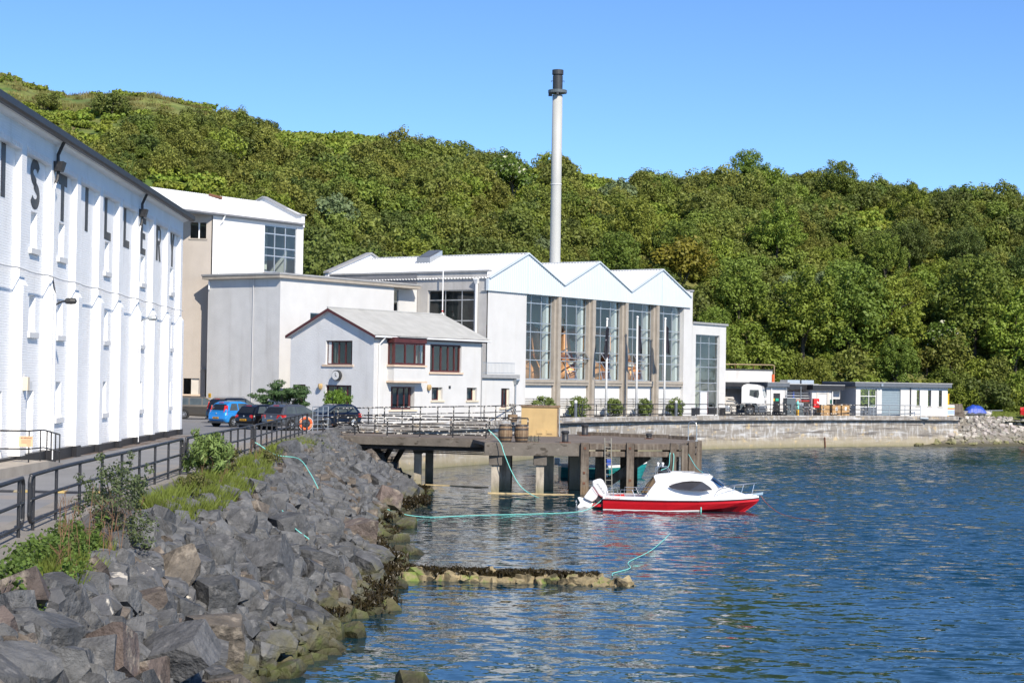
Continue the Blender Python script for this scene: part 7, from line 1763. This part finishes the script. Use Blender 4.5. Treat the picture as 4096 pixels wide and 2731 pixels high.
# trees one can single out
hero(BIGD[0], 1330, 760, 166, 1.25, 'tall dark broadleaf tree right behind the mash house')
hero(BIGD[0], 1500, 850, 172, 1.0, 'dark broadleaf tree between the mash house and the still house ridge')
hero(OLIVE[0], 1010, 690, 166, .95, 'yellow-green tree above the mash house roof')
hero(BIGD[0], 2640, 900, 189, 1.15, 'large dark tree with visible limbs behind the last roof gable')
hero(BIGD[0], 2480, 960, 192, .95, 'dark broadleaf tree just right of the chimney stack foot')
hero(OLIVE[0], 2720, 790, 212, 1.25, 'olive-gold tree above the dark tree right of the chimney')
hero(GREYK[0], 3180, 890, 216, 1.3, 'grey-green rounded bush, first of the pale pair on the slope')
hero(GREYK[0], 3290, 890, 217, 1.35, 'grey-green rounded bush, second of the pale pair on the slope')
hero(BIGB[0], 3210, 950, 203, 1.1, 'bright green tall tree above the small white store')
hero(BIGB[1], 3400, 940, 205, 1.15, 'broad bright green tree above the crates')
hero(BIGB[0], 3560, 1010, 207, 1.0, 'bright green tree above the workshop shutter door')
hero(BIGB[1], 3900, 1080, 208, 1.2, 'big green tree rising behind the tarped dinghy')
hero(BIGB[0], 4060, 1250, 205, 1.05, 'green tree at the right frame edge above the red dinghy')
hero(BLOS[0], 3800, 1250, 206, 1.15, 'white-flowering tree behind the workshop end')
hero(BLOS[0], 2040, 720, 236, 1.35, 'white-flecked whitebeam tree left of the chimney')
hero(BRIGHT[0], 880, 650, None, 1.5, 'bright yellow-green bush high above the mash house roof')
hero(BRIGHT[0], 2140, 930, 190, 1.2, 'bright green bush directly left of the chimney foot')
hero(BIGB[1], 2990, 620, 262, .7, 'bright round tree on the skyline right of the chimney')
hero(BIGB[1], 3350, 700, 255, .75, 'broad rounded tree just below the right skyline')
hero(BIGB[0], 3640, 760, 250, .7, 'yellowish rounded tree below the far right skyline')
hero(BIGB[1], 1690, 560, 268, .5, 'lone rounded tree standing up from the skyline heather') if False else None
hero(SCRUB[2], 172, 440, None, 1.0, 'dark round bush alone on the grassy slope above the warehouse roof')
hero(SCRUB[2], 430, 470, None, 1.4, 'wide dark bush clump with a pale trunk on the grassy slope')
CLEAR = [(-.105, .133, .034, .014), (-.19, .102, .036, .014), (.005, .108, .02, .012), (.05, .113, .022, .010), (.078, .089, .022, .013), (-.262, .135, .025, .008), (-.07, .134, .016, .008), (.2, .092, .02, .010)]
rnd = random.Random(21)
for sz, n in ((2.0, 500), (1.25, 6500), (.85, 11000)):
    for _ in range(n):
        u = rnd.uniform(-.36, .37); yb, yr = lerp_path(BASE, u), lerp_path(RIDGE, u)
        t = rnd.uniform(-.02, 1.03); y = yb + (yr - yb) * t; x = u * y; z = hill_z(u, y)
        el = (z + 1.5 - 6) / y
        lim = 1.1
        if u < -.158 and el > .120 + (u + .284) / .126 * .027 + .004 * math.sin(u * 90): continue
        if t > lim: continue
        if any(((u - a) / c_) ** 2 + ((el - b_) / d) ** 2 < 1 for a, b_, c_, d in CLEAR): continue
        k = rnd.choice(SCRUB)
        q_ = rnd.random()
        if u > .1 and t < .42:
            if q_ < .5: k = rnd.choice(BRIGHT + [SCRUB[3]])
        elif q_ < .05: k = BRIGHT[0]
        elif q_ < .056: k = GREYK[0]
        if sz == 2.0:
            if not (u > .05 and t < .45) : continue
            kk = rnd.choice(BIGB + BIGB + BIGD); put(kk, x, y, rnd.uniform(.55, .85), 6.2); continue
        s = sz * rnd.uniform(.7, 1.35) * (.8 if (u < -.158 or t > .9) else 1.0)
        put(k, x, y, s, 2.0 * s)
print('trees', len(trees))
labels = dict(special)
def in_view(x, y, z, s):
    u = x / y; return abs(u) < .305
def rank(i):
    k, x, y, z, s, r_ = trees[i]
    big = KINDS[k][2] in 'BD'
    el_ok = 1.0 if in_view(x, y, z, s) else .02
    # bases hidden by the buildings show little
    return -(s * (2.4 if big else 1.0) / y) * el_ok
order = sorted(range(len(trees)), key=lambda i: (0 if i in labels else 1, rank(i)))
solo = set(order[:300])
GL = {'s': ('scrub tree', 'bushy dark green scrub tree among many on the wooded hillside', 'scrub trees on the hillside'), 'b': ('bright_shrub', 'brighter green shrub tree scattered among the hillside scrub', 'bright shrubs on the hillside'),
      'B': ('leafy_tree', 'large fresh green broadleaf tree on the lower right of the hillside', 'large broadleaf trees low on the hillside'), 'D': ('dark_tree', 'large dark broadleaf tree among the lower hillside wood', 'large dark trees low on the hillside'),
      'o': ('olive_tree', 'olive tinted broadleaf tree on the hillside', 'olive trees'), 'g': ('grey_shrub', 'pale grey-green willow shrub among the hillside scrub', 'grey shrubs on the hillside'), 'w': ('flowering_tree', 'white flowering tree on the hillside', 'flowering trees')}
for i in order[:300]:
    k, x, y, z, s, r_ = trees[i]; cm, tm, nm = KINDS[k]
    nmx, lab, grp = GL[nm]
    nmx = {'s': 'scrub_tree', 'o': 'olive_toned_tree'}.get(nm, nmx)
    if i not in labels:
        u_ = x / y; zone = next(t_ for lim_, t_ in ((-.2, 'above the warehouse roof'), (-.11, 'above the mash house'), (-.04, 'left of the chimney stack'), (.03, 'just behind the chimney stack'), (.1, 'above the still house gables'), (.17, 'above the truck and stores'), (.24, 'above the workshop'), (9, 'at the right end of the hill')) if u_ < lim_)
        lv = (y - lerp_path(BASE, u_)) / (lerp_path(RIDGE, u_) - lerp_path(BASE, u_)); lev = 'lower' if lv < .3 else 'middle' if lv < .65 else 'upper'
        kd = {'s': 'bushy dark green scrub tree', 'b': 'bright green shrubby tree', 'B': 'large fresh green broadleaf tree', 'D': 'large dark broadleaf tree', 'o': 'olive tinted tree', 'g': 'pale grey-green willow shrub', 'w': 'white flowering tree'}[nm]
        lab = '%s on the %s slope %s' % (kd, lev, zone); grp = '%ss, %s slope %s' % (kd, lev, zone)
    o = thing(nmx, labels.get(i, lab), 'tree', (x, y, z), r_, None if i in labels else grp)
    o.scale = (s, s, s * (1.0 if nm in 'BD' else .95))
    obj('crown', cm, o); obj('trunk', tm, o)
# the remaining wood as one mass of instanced crowns
def scatter(name, pts, meshes, label=None):
    """pts: (kind index, x, y, z, scale, rot); one object, geometry nodes instances of plain meshes"""
    me = bpy.data.meshes.new(name); me.from_pydata([p[1:4] for p in pts], [], [])
    for an, ty, vals in (('k', 'INT', [p[0] for p in pts]), ('sc', 'FLOAT', [p[4] for p in pts]), ('rz', 'FLOAT', [p[5] for p in pts])):
        a = me.attributes.new(an, ty, 'POINT'); a.data.foreach_set('value', vals)
    o = obj(name, me); tag(o, kind='stuff')
    ng = bpy.data.node_groups.new(name, 'GeometryNodeTree')
    ng.interface.new_socket('Geometry', in_out='INPUT', socket_type='NodeSocketGeometry'); ng.interface.new_socket('Geometry', in_out='OUTPUT', socket_type='NodeSocketGeometry')
    N = ng.nodes; L = ng.links; gi = N.new('NodeGroupInput'); go = N.new('NodeGroupOutput'); jn = N.new('GeometryNodeJoinGeometry')
    def attr(n_, ty):
        a = N.new('GeometryNodeInputNamedAttribute'); a.data_type = ty; a.inputs[0].default_value = n_; return a.outputs[0]
    ak, asc, arz = attr('k', 'INT'), attr('sc', 'FLOAT'), attr('rz', 'FLOAT')
    cx = N.new('ShaderNodeCombineXYZ'); L.new(arz, cx.inputs[2])
    for ki, src in meshes.items():
        oi = N.new('GeometryNodeObjectInfo'); oi.inputs['Object'].default_value = src; oi.inputs['As Instance'].default_value = True
        cp = N.new('FunctionNodeCompare'); cp.data_type = 'INT'; cp.operation = 'EQUAL'
        ins_ = [s_ for s_ in cp.inputs if s_.type == 'INT']
        L.new(ak, ins_[0]); ins_[1].default_value = ki
        ip = N.new('GeometryNodeInstanceOnPoints'); L.new(gi.outputs[0], ip.inputs['Points']); L.new(cp.outputs[0], ip.inputs['Selection']); L.new(oi.outputs['Geometry'], ip.inputs['Instance'])
        L.new(cx.outputs[0], ip.inputs['Rotation']); L.new(asc, ip.inputs['Scale'])
        L.new(ip.outputs[0], jn.inputs[0])
    L.new(jn.outputs[0], go.inputs[0])
    md = o.modifiers.new('scatter', 'NODES'); md.node_group = ng
    return o
src_obj = {}
for o in list(C.objects):
    if o.name.split('.')[0] == 'crown':
        for k, (cm, tm, nm) in enumerate(KINDS):
            if o.data == cm and k not in src_obj: src_obj[k] = o
rest_t = [trees[i] for i in order[300:] if trees[i][0] in src_obj]
scatter('woodland', rest_t, src_obj)
# bracken and rough undergrowth clumps in the clearings and under the trees
BR = leaf_mesh('bracken_clump', leaf_cloud([(nprng.normal() * .6, nprng.normal() * .6, .35) for _ in range(16)], [.35] * 16, 22, .3, shell=.3), M['bracken'])
BR2 = leaf_mesh('undergrowth_clump', leaf_cloud([(nprng.normal() * .6, nprng.normal() * .6, .35) for _ in range(16)], [.38] * 16, 22, .3, shell=.3), M['leaf_scrub'])
GRT = leaf_mat('dry_grass', (0.2, 0.19, 0.06), objvar=.3)
def tuft_q(n, sp, h, w):
    p = nprng.normal(size=(n, 2)) * sp; a = nprng.random(n) * 6.28; hh = h * (.6 + .6 * nprng.random(n)); q = np.zeros((n, 4, 3))
    lean = nprng.normal(size=(n, 2)) * .3
    q[:, 0, :2] = p - np.stack([np.cos(a), np.sin(a)], 1) * w; q[:, 1, :2] = p + np.stack([np.cos(a), np.sin(a)], 1) * w
    q[:, 2, :2] = p + lean * hh[:, None]; q[:, 2, 2] = hh; q[:, 3, :2] = p + lean * hh[:, None] * .5 - np.stack([np.cos(a), np.sin(a)], 1) * w * .7; q[:, 3, 2] = hh * .55
    return q
TUF = leaf_mesh('grass_tuft', tuft_q(60, .5, .5, .05), GRT)
proto = []
cpts = []
for _ in range(5200):
    u = rnd.uniform(-.34, .34); yb, yr = lerp_path(BASE, u), lerp_path(RIDGE, u)
    t = rnd.uniform(0, 1.02); y = yb + (yr - yb) * t; x = u * y; z = hill_z(u, y); el = (z + 1.5 - 6) / y
    clear = any(((u - a) / c_) ** 2 + ((el - b_) / d) ** 2 < 1.15 for a, b_, c_, d in CLEAR)
    high = u < -.15 and t > .5
    if high: k = 2 if (t > .66 and rnd.random() < .9) else 0
    else: k = 0 if (clear or rnd.random() < .4) else 1
    cpts.append((k, x, y, z - .05, rnd.uniform(.7, 1.5) * (1.3 if clear else 1), rnd.uniform(0, 6.28)))
und = {0: bpy.data.objects.new('bracken_plant', BR), 1: bpy.data.objects.new('undergrowth_plant', BR2), 2: bpy.data.objects.new('grass_tussock', TUF)}
scatter('undergrowth', cpts, und)

# ---- shrubs on the quay
def leaf_shrub(name, label, loc, cs, rs, per, leaf, mat, stems=6, cat='shrub', group=None, droop=0.0, outward=.9, shell=.5, stem_r=.02, squash=1.0):
    o = thing(name, label, cat, loc, 0, group)
    obj('foliage', leaf_mesh('foliage', leaf_cloud(cs, rs, per, leaf, outward, squash, shell, droop=droop), M[mat]), o)
    b = MB()
    for i in range(stems):
        c_ = Vector(cs[int(len(cs) * i / stems)]); b.tube([(random.uniform(-.05, .05), random.uniform(-.05, .05), -.1), (c_.x * .4, c_.y * .4, c_.z * .5), c_], [stem_r, stem_r * .7, stem_r * .3], 5)
    b.build('stems', M['bark'], o); return o
M['leaf_box'] = leaf_mat('leaf_box', (0.16, 0.21, 0.06), objvar=0, var=.3, scale=2.5)
for i, (s, w_, h_, lab) in enumerate(((122.3, 2.4, 2.0, 'clipped round bush half hidden behind the ochre cabinet'), (127.5, 2.4, 1.85, 'widest clipped round bush, right of the ochre cabinet'), (133.25, 1.75, 1.75, 'clipped round bush at the foot of the first flagpole'), (138.3, 1.75, 1.75, 'clipped round bush at the foot of the middle flagpole'), (144.07, 1.75, 1.75, 'clipped round bush nearest the entrance tower'))):
    cs, rs = crown_pts(w_ / 2 * .9, h_ * .48, 80, .24, h_ * .48, -.95, .1)
    leaf_shrub('round_bush', lab, sn(s, -80.8), cs, rs, 45, .13, 'leaf_box', 5, 'bush', 'clipped bushes before the still house')
M['leaf_conifer'] = leaf_mat('leaf_conifer', (0.07, 0.125, 0.045), objvar=0, var=.45, scale=2.5)
cs, rs = [], []
for i in range(46):
    a = random.uniform(0, 6.28); rr_ = random.uniform(.4, 2.1); z = 1.15 + random.uniform(-.35, .55) + .75 * math.exp(-((rr_ * math.cos(a) - .2) ** 2) * 1.2) * random.random()
    cs.append((rr_ * math.cos(a), rr_ * .7 * math.sin(a), z + .5)); rs.append(random.uniform(.3, .5))
for i in range(10): cs.append((random.uniform(-.6, .9), random.uniform(-.4, .4), random.uniform(2.0, 2.75))); rs.append(.32)
leaf_shrub('conifer_shrub', 'spreading dark green conifer behind the parked cars', (-14.6, 115.6, QZ), cs, rs, 150, .17, 'leaf_conifer', 9, 'shrub', stem_r=.06, droop=.25, squash=.38)
M['leaf_fresh'] = leaf_mat('leaf_fresh', (0.13, 0.22, 0.03), objvar=0, var=.35, scale=2.5)
cs, rs = crown_pts(.95, .9, 40, .3, 1.4, -.7)
leaf_shrub('fresh_bush', 'fresh light green bush under the office clock', (-11.6, 119.3, QZ), cs, rs, 60, .15, 'leaf_fresh', 6, 'bush', droop=.5)

# ---- foreground plants on the bank
M['leaf_ragged'] = leaf_mat('leaf_ragged', (0.10, 0.13, 0.055), objvar=0, var=.4, scale=6)
cs, rs = crown_pts(.78, .8, 60, .17, .95, -.8, .15)
cs += [(random.uniform(-.2, .9), random.uniform(-.3, .3), random.uniform(.1, .5)) for _ in range(14)]; rs += [.2] * 14
cs += [(-.35, 0, 1.75), (.25, .1, 1.8), (.62, 0, 1.55), (-.75, 0, 1.35)]; rs += [.12] * 4
leaf_shrub('ragged_shrub', 'ragged small-leaved grey-green shrub growing through the road railing', (-7.75, 35.6, 2.6), cs, rs, 48, .058, 'leaf_ragged', 16, 'shrub', stem_r=.014)
M['leaf_buddleia'] = leaf_mat('leaf_buddleia', (0.17, 0.24, 0.07), objvar=0, var=.35, scale=5)
cs, rs = crown_pts(.72, .68, 50, .2, .85, -.7, .15); cs += [(-.45, 0, 1.55), (-.35, 0, 1.35), (.2, .1, 1.45)]; rs += [.16] * 3
leaf_shrub('leafy_shrub', 'bright pale green long-leaved shrub beside the road railing', (-9.35, 56.0, 2.65), cs, rs, 60, .14, 'leaf_buddleia', 12, 'shrub', droop=.4, stem_r=.016)
M['leaf_russet'] = leaf_mat('leaf_russet', (0.12, 0.12, 0.04), objvar=0, var=.5, scale=6)
for i, (x, y, w_, h_, lab) in enumerate(((-8.95, 57.5, .5, 1.2, 'russet weedy bush right of the bright pale shrub'), (-8.9, 50.5, .42, .65, 'low russet bush left of the bright pale shrub'), (-9.2, 68.5, .55, .6, 'russet weeds on the path edge near the tied rope'))):
    cs, rs = crown_pts(w_, h_ * .5, 26, .16, h_ * .5, -.8); leaf_shrub('weedy_bush', lab, (x, y, 2.6), cs, rs, 40, .075, 'leaf_russet', 9, 'bush', 'weedy bushes on the bank', stem_r=.012)
M['grass_blade'] = leaf_mat('grass_blade', (0.17, 0.21, 0.04), objvar=0, var=.5, scale=1.5, trans=.35)
M['bramble'] = leaf_mat('bramble', (0.11, 0.17, 0.035), objvar=0, var=.5, scale=3, trans=.3)
def bank_at(x, y):
    a, b_ = lerp_path(TOP, y), lerp_path(SHORE, y); t = (x - a) / (b_ - a); return bank_z(max(t, 0)) - .05
qs = []
for (y0, y1, t0, t1, n, h_) in ((43.5, 49.5, -.05, .2, 3800, .42), (49, 66, -.1, .19, 8500, .42), (66, 90, -.08, .13, 4200, .38), (28, 34, -.12, .14, 2400, .4), (90, 97, .0, .2, 900, .25)):
    for _ in range(n):
        y = rnd.uniform(y0, y1); t = rnd.uniform(t0, t1); a, b_ = lerp_path(TOP, y), lerp_path(SHORE, y); x = a + (b_ - a) * t
        if mnoise.noise(Vector((x * .9, y * .5, 7))) < -.12: continue
        hh = h_ * rnd.uniform(.4, 1.2); an = rnd.uniform(0, 6.28); w2 = .012; lx, ly = rnd.gauss(0, .3) * hh, rnd.gauss(0, .3) * hh; z = bank_at(x, y)
        c_, s_ = math.cos(an) * w2, math.sin(an) * w2
        qs.append([(x - c_, y - s_, z), (x + c_, y + s_, z), (x + lx * .5 + c_ * .7, y + ly * .5 + s_ * .7, z + hh * .6), (x + lx, y + ly, z + hh)])
tag(obj('bank_grass', leaf_mesh('bank_grass', np.array(qs), M['grass_blade'])), kind='stuff')
cs, rs = [], []
for _ in range(170):
    y = rnd.uniform(25.5, 34.5); t = rnd.uniform(-.28, .12 if y < 31 else .02); a, b_ = lerp_path(TOP, y), lerp_path(SHORE, y); x = a + (b_ - a) * t
    cs.append((x, y, bank_at(x, y) + rnd.uniform(.08, .45))); rs.append(rnd.uniform(.12, .24))
tag(obj('brambles', leaf_mesh('brambles', leaf_cloud(cs, rs, 34, .075, .3, shell=.2), M['bramble'])), kind='stuff')
M['dead_stem'] = pm('dead_stem', (0.2, 0.11, 0.06), .9, var=.4, scale=8)
ds = MB()
for _ in range(70):
    y = rnd.uniform(28.5, 38) if _ < 50 else rnd.uniform(50, 75); a = lerp_path(TOP, y); x = a + rnd.uniform(-.5, .5); z = bank_at(x, y); h_ = rnd.uniform(.5, 1.15); lx, ly = rnd.gauss(0, .12), rnd.gauss(0, .12)
    ds.tube([(x, y, z), (x + lx * .5, y + ly * .5, z + h_ * .6), (x + lx, y + ly, z + h_)], [.008, .006, .003], 4)
    for k in range(4):
        f = rnd.uniform(.5, .95); e = Vector((x + lx * f, y + ly * f, z + h_ * f)); ds.tube([e, e + Vector((rnd.gauss(0, .08), rnd.gauss(0, .08), .14))], .004, 3)
tag(ds.build('dry_stems', M['dead_stem']), kind='stuff')
# turf blades and weed on the far right
qs = []
for _ in range(2500):
    u, v = rnd.random(), rnd.random(); x, y = 44.8 + 16 * u, 188.6 + .28 * 34 * u * .47 + 7 * v; hh = rnd.uniform(.15, .4); z = 2.95 + .25 * v
    qs.append([(x - .03, y, z), (x + .03, y, z), (x + .05, y, z + hh * .6), (x + rnd.gauss(0, .1), y, z + hh)])
tag(obj('turf_grass', leaf_mesh('turf_grass', np.array(qs), M['grass_blade'])), kind='stuff')

# ---- seaweed at the tide line
M['weed'] = leaf_mat('weed', (0.035, 0.026, 0.01), objvar=0, var=.5, scale=4, trans=.1, rough=.35)
cs, rs = [], []
for _ in range(420):
    y = rnd.uniform(38, 100); b_ = lerp_path(SHORE, y)
    if mnoise.noise(Vector((y * .16, 2, 9))) < -.05 and not 50 < y < 57: continue
    cs.append((b_ + rnd.uniform(-.55, .35), y, .12 + rnd.uniform(-.05, .3))); rs.append(rnd.uniform(.18, .38))
for _ in range(260): t = rnd.random() ** 1.4; cs.append((-4.3 + 7.2 * t, 53.9 + rnd.uniform(-.5, .5) + (1.0 - t) * .6, .16 + rnd.uniform(0, .16) * (1 - t * .5))); rs.append(rnd.uniform(.14, .26) * (1 if t < .3 else .7))
tag(obj('seaweed', leaf_mesh('seaweed', leaf_cloud(cs, rs, 110, .1, .5, .42, shell=.25, droop=.6), M['weed'])), kind='stuff')
